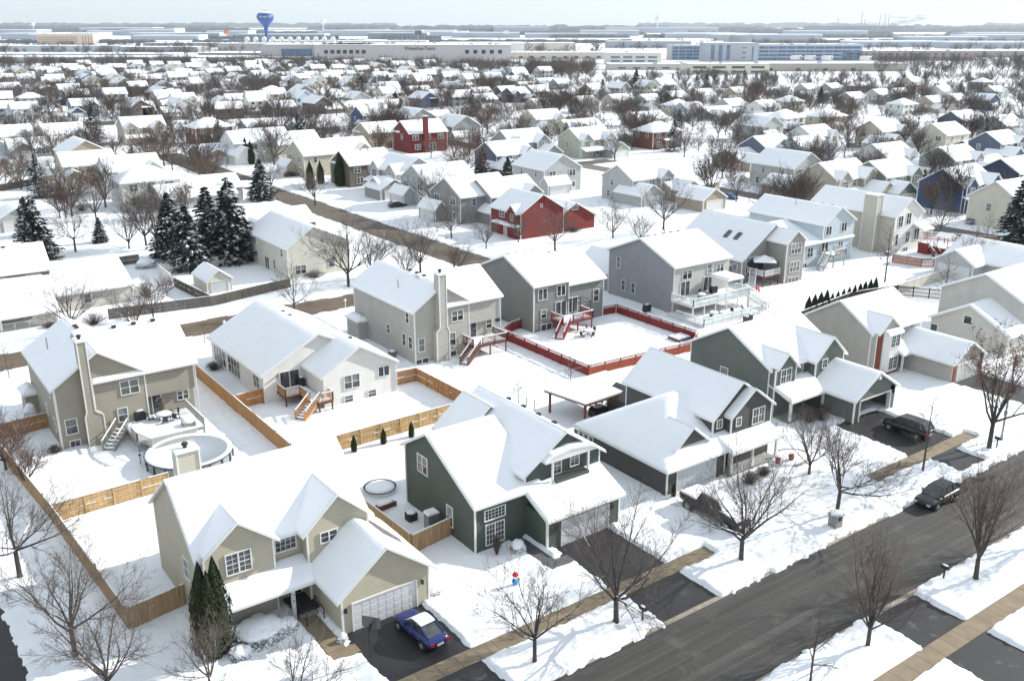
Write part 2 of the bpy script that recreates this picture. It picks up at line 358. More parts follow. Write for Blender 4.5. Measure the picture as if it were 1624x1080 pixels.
walk(-2, 110, 44.05, 45.5, CONC, .03, 'brown wet concrete sidewalk on the near side of the houses')
walk(5.2, 130, 26.15, 27.6, CONC, .03, 'concrete sidewalk across the street at lower right')
mb = MB()
for y0, y1 in ((39.6, 40.0), (31.6, 32.0)):
    for x0 in range(0, 110, 3): mb.box(x0+.01, y0, -.1, x0+2.99, y1, .035)
tag(link('kerb', mb.mesh('kerb', mat('gutter concrete', (.27, .235, .19), .8, noise=.2, nscale=2))), 'concrete kerb and gutter along the street', kind='structure')
mb = MB()
for k in range(8): mb.box(21.35+0*k, 50.6+k*.78, -.05, 22.65, 50.6+k*.78+.76, .05)
mb.box(21.35, 49.6, -.05, 23.3, 50.58, .05)
tag(link('front_path', mb.mesh('front_path', CONC)), 'brown path from the beige house door to its driveway', kind='structure')
mb = MB()
for k in range(6): mb.box(39.8, 51.0+k*1.0, -.05, 41.0, 51.0+k*1.0+.98, .05)
mb.box(39.8, 49.8, -.05, 42.2, 50.98, .05)
tag(link('front_path', mb.mesh('front_path', mat('slate path', (.10, .10, .105), .7, noise=.2, nscale=2))), 'slate grey path to the green house door', kind='structure')
# ---------------------------------------------------------------- house kit
def roof_fn(kind, x0, x1, y0, y1, e, rise, axis, r=None, e2=None):
    "height of the roof surface over a rectangle of walls; slopes carry on past the walls for the overhang"
    if kind == 'gable':
        if axis == 'y': a0, a1 = x0, x1; q = lambda x, y: x
        else: a0, a1 = y0, y1; q = lambda x, y: y
        if r is None: r = (a0+a1)/2
        e2_ = e if e2 is None else e2; top = e+rise
        s0 = (top-e)/(r-a0); s1 = (top-e2_)/(a1-r)
        return lambda x, y: np.minimum(top-(r-q(x, y))*s0, top-(q(x, y)-r)*s1)
    if kind == 'hip':
        w_ = min(x1-x0, y1-y0)/2; s = rise/w_
        return lambda x, y: np.minimum(e+rise, e+s*np.minimum(np.minimum(x-x0, x1-x), np.minimum(y-y0, y1-y)))
    if kind == 'hipfront':                # gable along y, hipped at the front (low y)
        w_ = (x1-x0)/2; s = rise/w_
        return lambda x, y: np.minimum(e+rise, e+s*np.minimum(np.minimum(x-x0, x1-x), y-y0))
    if kind == 'shedfront':               # rises from low y (e) to high y (e+rise)
        return lambda x, y: e+rise*(y-y0)/(y1-y0)+0*x
def stations(a0, a1, extra, st):
    v = [a0, a0+.03, a0+.10, a0+.25, a0+.5, a1-.5, a1-.25, a1-.10, a1-.03, a1]+[q for q in extra if a0+.3 < q < a1-.3]
    n = max(2, int((a1-a0)/st)); v += [a0+(a1-a0)*i/n for i in range(1, n)]
    v = sorted(v); out = [v[0]]
    for q in v[1:]:
        if q-out[-1] > .02: out.append(q)
    return np.array(out)
class House:
    def __init__(s, name, label, cx, cy, color, group=None, cat='house', trim=(.72, .72, .70), siding=None):
        s.root = empty(name, (cx, cy, 0), label, cat, group); s.col = color; s.trim = trim
        s.w = MB(); s.r = MB(); s.sn = MB(); s.t = MB(); s.siding = siding or SIDING; s.cache = {}
    def walls(s, x0, x1, y0, y1, e, rise, axis, r=None, e2=None, z0=0, kind='gable', corners=True):
        e2 = e if e2 is None else e2
        s.k = getattr(s, 'k', -1)+1; q = .005*s.k; x0 += q; x1 -= q*1.3; y0 += q*1.1; y1 -= q*1.7; e -= q*.5; e2 -= q*.5   # keep wings from sharing planes
        if kind == 'gable':
            if axis == 'y': r = (x0+x1)/2 if r is None else r; s.w.prism([(x0, z0), (x1, z0), (x1, e2), (r, e+rise), (x0, e)], 'y', y0, y1)
            else: r = (y0+y1)/2 if r is None else r; s.w.prism([(y0, z0), (y1, z0), (y1, e2), (r, e+rise), (y0, e)], 'x', x0, x1)
        elif kind == 'shedfront': s.w.prism([(y0, z0), (y1, z0), (y1, e+rise), (y0, e)], 'x', x0, x1)
        else: s.w.box(x0, y0, z0, x1, y1, e)
        if corners:
            b = .07
            ee = lambda x, y: (e if (x == x0 if axis == 'y' else y == y0) else e2)
            for x, y in (((x0, y0), (x1, y0)) if corners == 'front' else ((x0, y0), (x1, y0), (x0, y1))):
                sx = -1 if x == x0 else 1; sy = -1 if y == y0 else 1; h = ee(x, y)-.05
                if kind == 'shedfront': h = e-.02
                s.t.box(x-sx*b*1.6, y+sy*.025, z0, x+sx*.025, y-sy*b*1.6, h)
    def roof(s, x0, x1, y0, y1, e, rise, axis='x', r=None, e2=None, kind='gable', ov=.35, gov=.25, T=.12, back=None, front=None, left=None, right=None, th=.17, step=.55):
        f = roof_fn(kind, x0, x1, y0, y1, e, rise, axis, r, e2)
        if axis == 'y': X0, X1, Y0, Y1 = x0-ov, x1+ov, y0-gov, y1+gov
        else: X0, X1, Y0, Y1 = x0-gov, x1+gov, y0-ov, y1+ov
        if kind != 'gable': X0, X1, Y0, Y1 = x0-ov, x1+ov, y0-ov, y1+ov
        if kind == 'hipfront': Y1 = y1+gov
        if kind == 'shedfront': Y1 = y1; X0, X1 = x0-gov, x1+gov
        if front is not None: Y0 = y0-front
        if back is not None: Y1 = y1+back
        if left is not None: X0 = x0-left
        if right is not None: X1 = x1+right
        # slab of boards and fascia
        if kind == 'gable':
            if axis == 'y':
                rr_ = (x0+x1)/2 if r is None else r
                P = [(X0, float(f(X0, 0))), (rr_, float(f(rr_, 0))), (X1, float(f(X1, 0)))]
                s.r.prism([(a, z+.02) for a, z in P]+[(a, z-th) for a, z in reversed(P)], 'y', Y0, Y1)
            else:
                rr_ = (y0+y1)/2 if r is None else r
                P = [(Y0, float(f(0, Y0))), (rr_, float(f(0, rr_))), (Y1, float(f(0, Y1)))]
                s.r.prism([(a, z+.02) for a, z in P]+[(a, z-th) for a, z in reversed(P)], 'x', X0, X1)
            ex = [rr_]
        elif kind == 'shedfront':
            P = [(Y0, float(f(0, Y0))), (Y1, float(f(0, Y1)))]
            s.r.prism([(a, z+.02) for a, z in P]+[(a, z-th) for a, z in reversed(P)], 'x', X0, X1); ex = []
        else:
            ex = []
            gx = np.array(sorted(set([X0, X1, (x0+x1)/2, x0+(y1-y0)/2 if x1-x0 > y1-y0 else X0, x1-(y1-y0)/2 if x1-x0 > y1-y0 else X1])))
            n = 14; gx = np.linspace(X0, X1, n); gy = np.linspace(Y0, Y1, n)
            s.grid(s.r, gx, gy, lambda x, y: f(x, y)+.01, th)
        X0 += .04; X1 -= .04; Y0 += .04; Y1 -= .04
        gx = stations(X0, X1, ex+[q+dq for q in ex for dq in (-.3, -.12, .12, .3)] if axis == 'y' and kind == 'gable' else [], step)
        gy = stations(Y0, Y1, ex+[q+dq for q in ex for dq in (-.3, -.12, .12, .3)] if axis == 'x' and kind == 'gable' else [], step)
        sd = random.randint(0, 999)
        def top(x, y):
            dd = np.minimum(np.minimum(x-X0, X1-x), np.minimum(y-Y0, Y1-y))
            k = np.clip(dd/.32, 0, 1); k = np.sqrt(1-(1-k)**2)
            n_ = vnoise(x, y, .45, sd)-.5; n2_ = vnoise(x, y, 1.6, sd)-.5
            soft = .25*(f(x-.45, y)+f(x+.45, y)+f(x, y-.45)+f(x, y+.45)) if kind != 'shedfront' else f(x, y)
            return np.minimum(f(x, y), soft)+.025+T*(.3+.7*k)*(1+.25*n_+.12*n2_)
        s.grid(s.sn, gx, gy, top, None, lambda x, y: f(x, y)+.015)
        return f
    def grid(s, mb, gx, gy, f, th, fb=None):
        X_, Y_ = np.meshgrid(gx, gy, indexing='ij'); Z_ = f(X_, Y_); i0 = len(mb.v); nx, ny = X_.shape
        mb.v += list(zip(X_.ravel().tolist(), Y_.ravel().tolist(), Z_.ravel().tolist()))
        for i in range(nx-1):
            for j in range(ny-1):
                a = i0+i*ny+j; mb.f.append((a, a+ny, a+ny+1, a+1)); mb.m.append(0)
        ring = [(i, 0) for i in range(nx)]+[(nx-1, j) for j in range(1, ny)]+[(i, ny-1) for i in range(nx-2, -1, -1)]+[(0, j) for j in range(ny-2, 0, -1)]
        j0 = len(mb.v)
        for i, j in ring:
            x, y, z = X_[i, j], Y_[i, j], Z_[i, j]
            mb.v.append((float(x), float(y), float(z-th if fb is None else fb(x, y))))
        n = len(ring)
        for q in range(n):
            i, j = ring[q]; i2, j2 = ring[(q+1) % n]
            mb.f.append((i0+i2*ny+j2, i0+i*ny+j, j0+q, j0+(q+1) % n)); mb.m.append(0)
        if fb is None: mb.f.append(tuple(j0+q for q in reversed(range(n)))); mb.m.append(0)
    def wing(s, x0, x1, y0, y1, e, rise, axis='x', r=None, e2=None, z0=0, kind='gable', corners=True, **k):
        if corners and k.get('back') == 0: corners = 'front'
        s.walls(x0, x1, y0, y1, e, rise, axis, r, e2, z0, kind, corners)
        return s.roof(x0, x1, y0, y1, e, rise, axis, r, e2, kind, **k)
    def face_tf(s, face, a, z, plane):
        cx, cy = s.root.location.x, s.root.location.y
        if face == '-y': return (a-cx, plane-cy, z), 0
        if face == '-x': return (plane-cx, a-cy, z), -math.pi/2
        if face == '+x': return (plane-cx, a-cy, z), math.pi/2
        return (a-cx, plane-cy, z), math.pi
    def win(s, face, a, z, plane, w=.9, h=1.3, n=1, grid=None, blind=0, sash=True, name='window', label=None):
        key = ('w', w, h, n, grid, blind, sash); loc, rz = s.face_tf(face, a, z, plane)
        if key not in WC:
            f = MB(); p = MB(); t = .085; W = w*n
            f.box(-W/2-t, -.07, -t, -W/2, .0, h+t); f.box(W/2, -.07, -t, W/2+t, 0, h+t)
            f.box(-W/2, -.07, h, W/2, 0, h+t); f.box(-W/2, -.08, -t, W/2, 0, 0)
            for i in range(n):
                xa = -W/2+i*w; xb = xa+w
                if i: f.box(xa-.05, -.068, 0, xa+.05, 0, h)
                if sash: f.box(xa+(.05 if i else 0), -.05, h*.5-.025, xb-(.05 if i < n-1 else 0), 0, h*.5+.025)
                if grid:
                    gx, gz = grid
                    for q in range(1, gx): f.box(xa+w*q/gx-.014, -.04, 0, xa+w*q/gx+.014, 0, h)
                    for q in range(1, gz):
                        if not (sash and abs(q/gz-.5) < .01): f.box(xa, -.038, h*q/gz-.014, xb, 0, h*q/gz+.014)
            zt = h if not blind else h*(1-blind)
            if blind < 1: p.box(-W/2, -.02, 0, W/2, -.005, zt, 0)
            if blind > 0: p.box(-W/2, -.02, zt, W/2, -.005, h, 1)
            WC[key] = (f.mesh('window', TRIMC), p.mesh('pane', [GLASS, BLIND]))
        fm, pm = WC[key]
        o = link(name, fm, s.root, loc, rz, s.trim); link('pane', pm, o)
        if label: o['label'] = label
        return o
    def garage(s, face, a, plane, w=4.9, h=2.15, z=0.02, rows=4, cols=8, col=(.66, .66, .65)):
        key = ('g', w, h, rows, cols); loc, rz = s.face_tf(face, a, z, plane)
        if key not in WC:
            f = MB(); t = .1
            f.box(-w/2-t, -.09, 0, -w/2, .01, h+t); f.box(w/2, -.09, 0, w/2+t, .01, h+t); f.box(-w/2, -.09, h, w/2, .01, h+t)
            d = MB(); d.box(-w/2, -.015, 0, w/2, .02, h)
            pw, ph = w/cols, h/rows
            for i in range(cols):
                for j in range(rows):
                    x0, z0 = -w/2+i*pw+.09, j*ph+.08
                    d.box(x0, -.03, z0, x0+pw-.18, -.016, z0+ph-.16)
            for j in range(1, rows): d.box(-w/2, -.018, j*ph-.008, w/2, -.0155, j*ph+.008)
            WC[key] = (f.mesh('garage_frame', TRIMC), d.mesh('garage_door', GDOOR))
        fm, dm = WC[key]
        o = link('garage_door', dm, s.root, loc, rz, col); link('garage_frame', fm, o, col=s.trim); return o
    def door(s, face, a, plane, z=.35, w=.95, h=2.05, col=(.6, .6, .6), glass=True):
        loc, rz = s.face_tf(face, a, z, plane)
        m = MB(); m.box(-w/2, -.05, 0, w/2, 0, h)
        o = link('front_door', m.mesh('front_door', GDOOR), s.root, loc, rz, col)
        f = MB(); t = .1
        f.box(-w/2-t, -.08, 0, -w/2, 0, h+t); f.box(w/2, -.08, 0, w/2+t, 0, h+t); f.box(-w/2, -.08, h, w/2, 0, h+t)
        link('door_frame', f.mesh('door_frame', TRIMC), o, col=s.trim)
        f = MB(); f.tube((w/2-.1, -.1, 1), (w/2-.1, -.05, 1), .035, n=8); link('handle', f.mesh('handle', METAL), o)
        if glass:
            f = MB(); f.box(-w/2+.16, -.06, .9, w/2-.16, -.05, h-.2); link('pane', f.mesh('pane', GLASS), o)
        return o
    def slider(s, face, a, plane, z, w=1.8, h=2.05, blind=0):
        loc, rz = s.face_tf(face, a, z, plane)
        f = MB(); t = .09
        f.box(-w/2-t, -.07, -t, -w/2, 0, h+t); f.box(w/2, -.07, -t, w/2+t, 0, h+t); f.box(-w/2, -.07, h, w/2, 0, h+t)
        f.box(-.05, -.06, 0, .05, 0, h); f.box(-w/2, -.07, -t, w/2, 0, 0)
        o = link('patio_door', f.mesh('patio_door', TRIMC), s.root, loc, rz, s.trim)
        p = MB(); p.box(-w/2, -.02, 0, 0, -.005, h, 1 if blind else 0); p.box(0, -.021, 0, w/2, -.006, h, 0)
        link('pane', p.mesh('pane', [GLASS, BLIND]), o); return o
    def chimney(s, x0, x1, y0, y1, z1, shoulder=None, flue=True, col=None, cap=True):
        m = MB(); t = MB()
        if shoulder:
            zs, xa, xb = shoulder
            m.prism([(x0, 0), (x1, 0), (x1, zs-.5), (xb, zs), (xb, z1), (xa, z1), (xa, zs), (x0, zs-.5)], 'y', y0, y1)
            for x, za, zb in ((x0, 0, zs-.5), (x1, 0, zs-.5), (xa, zs, z1), (xb, zs, z1)):
                t.box(x-.06, y0-.03, za, x+.06, y0+.08, zb)
            t.bar((x0, y0-.01, zs-.5), (xa, y0-.01, zs), .08, .12); t.bar((x1, y0-.01, zs-.5), (xb, y0-.01, zs), .08, .12)
            X0, X1 = xa, xb
        else:
            m.box(x0, y0, 0, x1, y1, z1); X0, X1 = x0, x1
            for x, y in ((x0, y0), (x1, y0), (x0, y1)): t.box(x-.055, y-.055, 0, x+.055, y+.055, z1)
        t.box(X0-.1, y0-.1, z1, X1+.1, y1+.1, z1+.12)
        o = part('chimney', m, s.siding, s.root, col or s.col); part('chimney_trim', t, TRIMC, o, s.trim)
        if flue:
            f = MB(); cx, cy = (X0+X1)/2, (y0+y1)/2
            f.tube((cx, cy, z1+.1), (cx, cy, z1+.45), .16, n=10); f.tube((cx, cy, z1+.45), (cx, cy, z1+.62), .28, .22, n=10)
            part('flue', f, DMETAL, o)
            f = MB(); f.box(X0-.06, y0-.06, z1+.125, X1+.06, y1+.06, z1+.2); part('snow_cap', f, SNOW, o)
        return o
    def vents(s, pts, pipe=True):
        for x, y, z in pts:
            m = MB(); m.box(x-.22, y-.18, z, x+.22, y+.18, z+.22); part('roof_vent', m, DMETAL, s.root)
    def pipe(s, x, y, z, h=.7):
        m = MB(); m.tube((x, y, z-.2), (x, y, z+h), .07, n=8); part('vent_pipe', m, METAL, s.root)
    def spout(s, x, y, z0, z1, off=(-.08, -.08)):
        s.t.box(x+off[0]-.04, y+off[1]-.04, z0, x+off[0]+.04, y+off[1]+.04, z1)
    def gutter(s, p0, p1):
        m = MB(); m.bar(p0, p1, .12, .12); part('gutter', m, TRIMC, s.root, s.trim)
    def done(s):
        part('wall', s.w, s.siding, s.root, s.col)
        r_ = part('roof', s.r, TRIMC, s.root, s.trim)
        part('roof_snow', s.sn, SNOW, r_, smooth=True)
        if s.t.v: part_each('corner_trim', s.t, TRIMC, s.root, s.trim)
        return s.root
WC = {}
def posts_rail(parent, pts, z, h, matl, post=.09, bal=True, snow=True, name='railing', gap=.14, glass=False):
    "railing along a polyline: posts, rails, balusters in one mesh per run"
    for (xa, ya), (xb, yb) in zip(pts[:-1], pts[1:]):
        m = MB(); L = math.hypot(xb-xa, yb-ya); n = max(1, round(L/1.8))
        for i in range(n+1):
            t = i/n; x, y = xa+(xb-xa)*t, ya+(yb-ya)*t; m.box(x-post/2, y-post/2, z-.1, x+post/2, y+post/2, z+h)
        m.bar((xa, ya, z+h), (xb, yb, z+h), .1, .06); m.bar((xa, ya, z+.1), (xb, yb, z+.1), .05, .05)
        if bal and not glass:
            k = int(L/gap)
            for i in range(1, k):
                t = i/k; x, y = xa+(xb-xa)*t, ya+(yb-ya)*t; m.box(x-.02, y-.02, z+.1, x+.02, y+.02, z+h)
        o = part(name, m, matl, parent)
        if glass:
            m = MB(); m.bar((xa, ya, z+h*.52), (xb, yb, z+h*.52), .02, h*.75); part('glass_panel', m, GLASSC, o)
        if snow:
            m = MB(); m.bar((xa, ya, z+h+.07), (xb, yb, z+h+.07), .11, .08); part('snow_cap', m, SNOW, o)
def stairs(parent, x0, y0, z0, x1, y1, z1, wd, matl, n=7, snowy=True, rails=True):
    "open stair from the top (x0,y0,z0) down to (x1,y1,z1)"
    m = MB(); sn = m; dx, dy = x1-x0, y1-y0; L = math.hypot(dx, dy); ux, uy = dx/L, dy/L; px, py = -uy, ux
    for sgn in (-1, 1):
        ox, oy = px*wd/2*sgn, py*wd/2*sgn
        m.bar((x0+ox, y0+oy, z0-.12), (x1+ox, y1+oy, z1+.02), .06, .26)
        if rails:
            m.bar((x0+ox, y0+oy, z0+.95), (x1+ox, y1+oy, z1+1.0), .08, .08)
            m.bar((x0+ox, y0+oy, z0+.12), (x1+ox, y1+oy, z1+.22), .05, .05)
            for i in range(0, 3*n+1):
                t = i/(3*n); m.box(x0+dx*t+ox-.02, y0+dy*t+oy-.02, z0+(z1-z0)*t+.1, x0+dx*t+ox+.02, y0+dy*t+oy+.02, z0+(z1-z0)*t+.96)
            m.box(x1+ox-.06, y1+oy-.06, 0, x1+ox+.06, y1+oy+.06, z1+1.1)
            sn.bar((x0+ox, y0+oy, z0+1.02), (x1+ox, y1+oy, z1+1.07), .09, .06, 1)
    for i in range(n):
        t = (i+.5)/n; x, y, z = x0+dx*t, y0+dy*t, z0+(z1-z0)*(i+1)/(n+1)
        m.bar((x-px*wd/2, y-py*wd/2, z), (x+px*wd/2, y+py*wd/2, z), .26, .05)
        sn.bar((x-px*wd*.45, y-py*wd*.45, z+.07), (x+px*wd*.45, y+py*wd*.45, z+.07), .22, .09, 1)
    part('stairs', m, [matl, SNOW], parent)
def slabsnow(parent, x0, y0, x1, y1, z, T=.16, name='deck_snow', seed=1):
    mb = MB(); gx = stations(x0, x1, [], .4); gy = stations(y0, y1, [], .4)
    def top(x, y):
        dd = np.minimum(np.minimum(x-x0, x1-x), np.minimum(y-y0, y1-y)); k = np.clip(dd/.2, 0, 1)
        return z+T*(.4+.6*k)*(1+.5*(vnoise(x, y, .8, seed)-.5))
    House.grid(None, mb, gx, gy, top, None, lambda x, y: z+0*x)
    return part(name, mb, SNOW, parent, smooth=True)
# ---------------------------------------------------------------- the houses one can study
BEIGE = (.42, .385, .30); TAUPE = (.31, .285, .235); LGREY = (.40, .385, .35); WHITE = (.72, .71, .68)
DGREEN = (.076, .094, .080); CHAR = (.080, .077, .074); GREENG = (.125, .142, .125); GBEIGE = (.40, .385, .345)
GREY = (.20, .21, .20); BLGREY = (.275, .285, .305); LBLUE = (.47, .54, .58); CREAM = (.60, .585, .51)
def H_beige():
    h = House('front_house', 'beige sided two storey house with twin front gables and white garage, beside the blue car', 22, 60, BEIGE)
    h.wing(15.5, 28.0, 57.9, 67.8, 6.0, 3.9, 'x', r=62.6, ov=.45, gov=.3)
    h.wing(15.7, 20.7, 57.2, 62, 6.1, 2.0, 'y', ov=.4, gov=.3, back=0, left=.02)
    h.wing(22.9, 27.8, 56.6, 62.5, 6.1, 2.2, 'y', ov=.4, gov=.3, back=0)
    h.wing(23.1, 30.1, 51.9, 60, 3.15, 2.7, 'y', ov=.45, gov=.35, back=0, T=.2)
    h.roof(16.4, 23.4, 55.5, 57.9, 2.75, .8, kind='shedfront', ov=.25, gov=.1, T=.24)
    h.garage('-y', 26.45, 51.9, w=5.0, h=2.15, rows=4, cols=8, col=(.62, .63, .64))
    h.win('-y', 18.1, 4.2, 57.2, .85, 1.5, 2, (2, 4)); h.win('-y', 21.8, 4.3, 57.9, 1.5, 1.5, 1, (4, 4), sash=False)
    h.win('-y', 24.6, 4.7, 56.6, .62, .75, 2, (1, 2), sash=False); h.win('-y', 18.6, .95, 57.9, .95, 1.25, 2, (2, 4))
    h.win('-x', 60.6, 2.9, 15.5, 1.0, 1.5, 1, blind=1.0)
    h.door('-y', 22.2, 57.9, .5, col=(.02, .02, .022))
    m = MB(); m.box(21.05, 55.5, 0, 21.3, 55.75, 2.75); m.box(16.5, 55.5, 0, 16.75, 55.75, 2.75)
    part_each('porch_post', m, TRIMC, h.root, (.6, .6, .6)); po = h.root
    try:
        cu = bpy.data.curves.new('house_number', 'FONT'); cu.body = '4\n1\n8'; cu.size = .26; cu.space_line = .9; cu.align_x = 'CENTER'; cu.extrude = .008
        cu.materials.append(BLACKP); to = bpy.data.objects.new('t', cu); me = bpy.data.meshes.new_from_object(to); o = link('house_number', me, po); bpy.data.objects.remove(to)
        o.location = (21.175-22, 55.48-60, 1.95); o.rotation_euler = (math.pi/2, 0, 0)
    except Exception: pass
    m = MB(); m.box(21.3, 55.6, 0, 23.1, 57.9, .42); part('stoop', m, mat('dark stoop', (.04, .04, .042), .7), h.root)
    m = MB(); m.box(21.5, 55.25, 0, 22.9, 55.6, .22); part('step', m, CONCG, h.root)
    m = MB()
    for x in (21.5, 22.8): m.bar((x, 55.7, 1.3), (x, 54.2, .95), .05, .05); m.box(x-.03, 54.2, 0, x+.03, 54.26, .95); m.box(x-.03, 55.6, 0, x+.03, 55.66, 1.3); m.bar((x, 55.7, .75), (x, 54.2, .45), .04, .04)
    part('handrail', m, DMETAL, h.root)
    h.chimney(17.6, 19.3, 67.8, 68.9, 9.1, flue=True, col=(.50, .47, .38))
    for x, z in ((23.35, 1.75), (29.45, 1.75)): lamp_on(h, x, 51.9, z)
    h.vents([(27.9-.0, 56.2, 5.2)][:0]); h.pipe(26.0, 66.0, 7.6, .9)
    # solar style dark bare patch of shingles on the garage roof
    m = MB(); f = roof_fn('gable', 23.1, 30.1, 51.9, 60, 3.15, 2.7, 'y')
    pts = [(27.9, 54.6), (29.3, 54.2), (29.6, 55.3), (28.5, 57.2), (27.6, 58.2)]
    m.face([(x, y, float(f(x, y))+.235) for x, y in pts]); part('bare_shingles', m, mat('shingles', (.12, .11, .11), .9, noise=.4, nscale=5), h.root)
    for x, y in ((15.42, 57.85),): h.spout(x, y, 0, 5.7)
    return h.done()
def lamp_on(h, x, y, z):
    m = MB(); m.box(x-.08, y-.2, z, x+.08, y-.02, z+.32); part('wall_lamp', m, DMETAL, h.root)
def H_green():
    h = House('front_house', 'dark green two storey house with tall grid windows and snowy awning over its garage', 42.5, 59, DGREEN)
    f = h.wing(36.3, 42.5, 55.2, 66.0, 4.55, 3.6, 'x', r=62.0, e2=5.8, ov=.45, gov=.35)
    h.wing(41.3, 49.3, 55.4, 67.5, 5.75, 2.7, 'y', ov=.4, gov=.4)
    h.wing(40.6, 47.0, 64.0, 68.0, 5.6, 2.6, 'y', corners=False, ov=.3)
    h.w.box(41.3, 52.3, 0, 48.9, 55.4, 2.9); h.roof(41.3, 48.9, 52.3, 55.4, 3.05, 1.35, kind='shedfront', ov=.45, gov=.35, T=.26)
    for x, y in ((41.3, 52.3), (48.9, 52.3)): h.t.box(x-.1, y-.025, 0, x+.1, y+.12, 2.95)
    h.garage('-y', 45.2, 52.3, w=4.9, h=2.2, rows=4, cols=8, col=(.60, .61, .62))
    h.win('-y', 38.2, .55, 55.2, .85, 1.75, 2, (3, 4)); h.win('-y', 38.2, 2.75, 55.2, 1.9, .85, 1, (6, 3), sash=False)
    h.win('-x', 63.1, 4.1, 36.3, .75, 1.5, 2, blind=.5); h.win('-x', 58.9, 1.0, 36.3, .8, 1.7, 1, blind=.5)
    h.win('-y', 44.6, 4.75, 55.4, .85, 1.35, 1, (2, 4), blind=.6); h.win('-y', 46.5, 4.95, 55.4, .85, 1.35, 1, (2, 2), blind=.8)
    # projecting bay hood with posts
    h.w.box(43.9, 54.5, 4.1, 47.4, 55.4, 4.6)
    m = MB(); m.prism([(42.9, 6.35), (43.6, 6.65), (45.6, 6.9), (47.6, 6.65), (48.3, 6.35), (48.3, 6.22), (42.9, 6.22)], 'y', 54.7, 55.5)
    aw = part('window_awning', m, TRIM, h.root)
    m = MB(); m.prism([(42.85, 6.37), (43.6, 6.68), (45.6, 6.92), (47.6, 6.68), (48.35, 6.37), (48.3, 6.6), (47.6, 6.95), (45.6, 7.2), (43.6, 6.95), (42.9, 6.6)], 'y', 54.62, 55.38)
    part('awning_snow', m, SNOW, aw)
    m = MB()
    for x in (43.7, 47.5): m.box(x-.08, 54.72, 4.6, x+.08, 54.88, 6.25)
    part_each('awning_post', m, TRIM, h.root)
    m = MB(); m.box(39.7, 56.6, 0, 41.3, 57.0, 3.0); part('entry_wall', m, SIDING, h.root, DGREEN)
    h.door('-y', 40.45, 56.6, .35, col=(.45, .46, .47), h=2.1)
    h.win('-y', 40.45, 2.62, 56.6, .9, .35, 1, sash=False)
    m = MB(); m.box(39.8, 55.3, 0, 41.25, 56.6, .32); part('stoop', m, CONCG, h.root)
    for x in (42.1, 48.1): lamp_on(h, x, 52.3, 1.75)
    m = MB(); m.tube((36.2, 66.2, 5.6), (36.2, 65.8, 5.2), .05, n=6); m.tube((36.2, 65.9, 5.2), (36.2, 65.9, .2), .05, n=6)
    m.tube((36.2, 55.1, 4.2), (36.2, 55.05, .2), .055, n=6); part('downspout', m, TRIM, h.root)
    h.vents([(43.6+i*1.5-0, 63.5-i*2.0, 8.25-.05) for i in range(0)]);
    for i in range(4): h.vents([(45.9, 57.5+i*2.2, 8.1)])
    h.pipe(46.9, 61.5, 7.8, .9); h.pipe(47.5, 63.5, 7.5, .7)
    return h.done()
def H_char():
    h = House('front_house', 'charcoal house with a hipped garage wing and small decorative roof gable, behind the black pickup', 63, 60, CHAR)
    h.walls(55.5, 63.0, 53.3, 65.6, 2.95, 1, 'y', kind='hip'); h.roof(55.5, 68.5, 53.3, 65.6, 2.95, 3.7, 'y', kind='hip', ov=.45)
    h.wing(62.5, 69.9, 54.6, 66.5, 5.6, 2.8, 'y', r=66.0, ov=.35, gov=.35)
    h.wing(64.2, 69.9, 53.9, 58, 5.6, 2.1, 'y', ov=.3, gov=.3, back=0)
    h.roof(62.9, 69.6, 52.4, 54.6, 2.75, .9, kind='shedfront', ov=.3, gov=.25, T=.24)
    # decorative gable on the hip
    m = MB(); m.prism([(57.3, 3.9), (61.3, 3.9), (59.3, 5.5)], 'y', 54.2, 57.0); part('roof_gable', m, SIDING, h.root, CHAR)
    h.roof(57.3, 61.3, 54.2, 57.2, 3.95, 1.65, 'y', ov=.25, gov=.25, back=0)
    h.garage('-y', 59.2, 53.3, w=4.9, h=2.2, col=(.46, .48, .50), cols=8)
    h.win('-y', 63.35, 4.3, 54.6, .6, .75, 1, (2, 2), sash=False); h.win('-y', 65.2, 4.3, 53.9, .6, .75, 1, (2, 2), sash=False)
    h.win('-y', 68.0, 3.9, 53.9, .8, 1.5, 2, (2, 2), blind=.0); h.win('-y', 66.6, .9, 54.6, .8, 1.4, 2, (2, 2))
    for i in range(4): h.win('-x', 65.9-i*.75, .9, 55.5, .5, 1.2, 1, sash=False)
    h.door('-y', 68.8, 54.6, .35, col=(.6, .6, .6))
    m = MB()
    for x in (63.1, 66.0, 69.4): m.box(x-.1, 52.5, 0, x+.1, 52.7, 2.75)
    part_each('porch_post', m, TRIM, h.root)
    m = MB(); m.box(62.9, 52.5, 0, 69.6, 54.6, .35); part('porch_floor', m, CONCG, h.root)
    posts_rail(h.root, [(63.1, 52.6), (67.8, 52.6)], .35, .9, TRIM, snow=False)
    m = MB(); m.box(64.0, 66.5, 0, 67, 71, 2.3); m.prism([(63.7, 2.3), (67.3, 2.3), (65.5, 3.2)], 'y', 66.2, 71.3); part('rear_porch', m, SIDING, h.root, CHAR)
    for y in (53.3,): h.spout(55.5, y, 0, 2.8)
    return h.done()
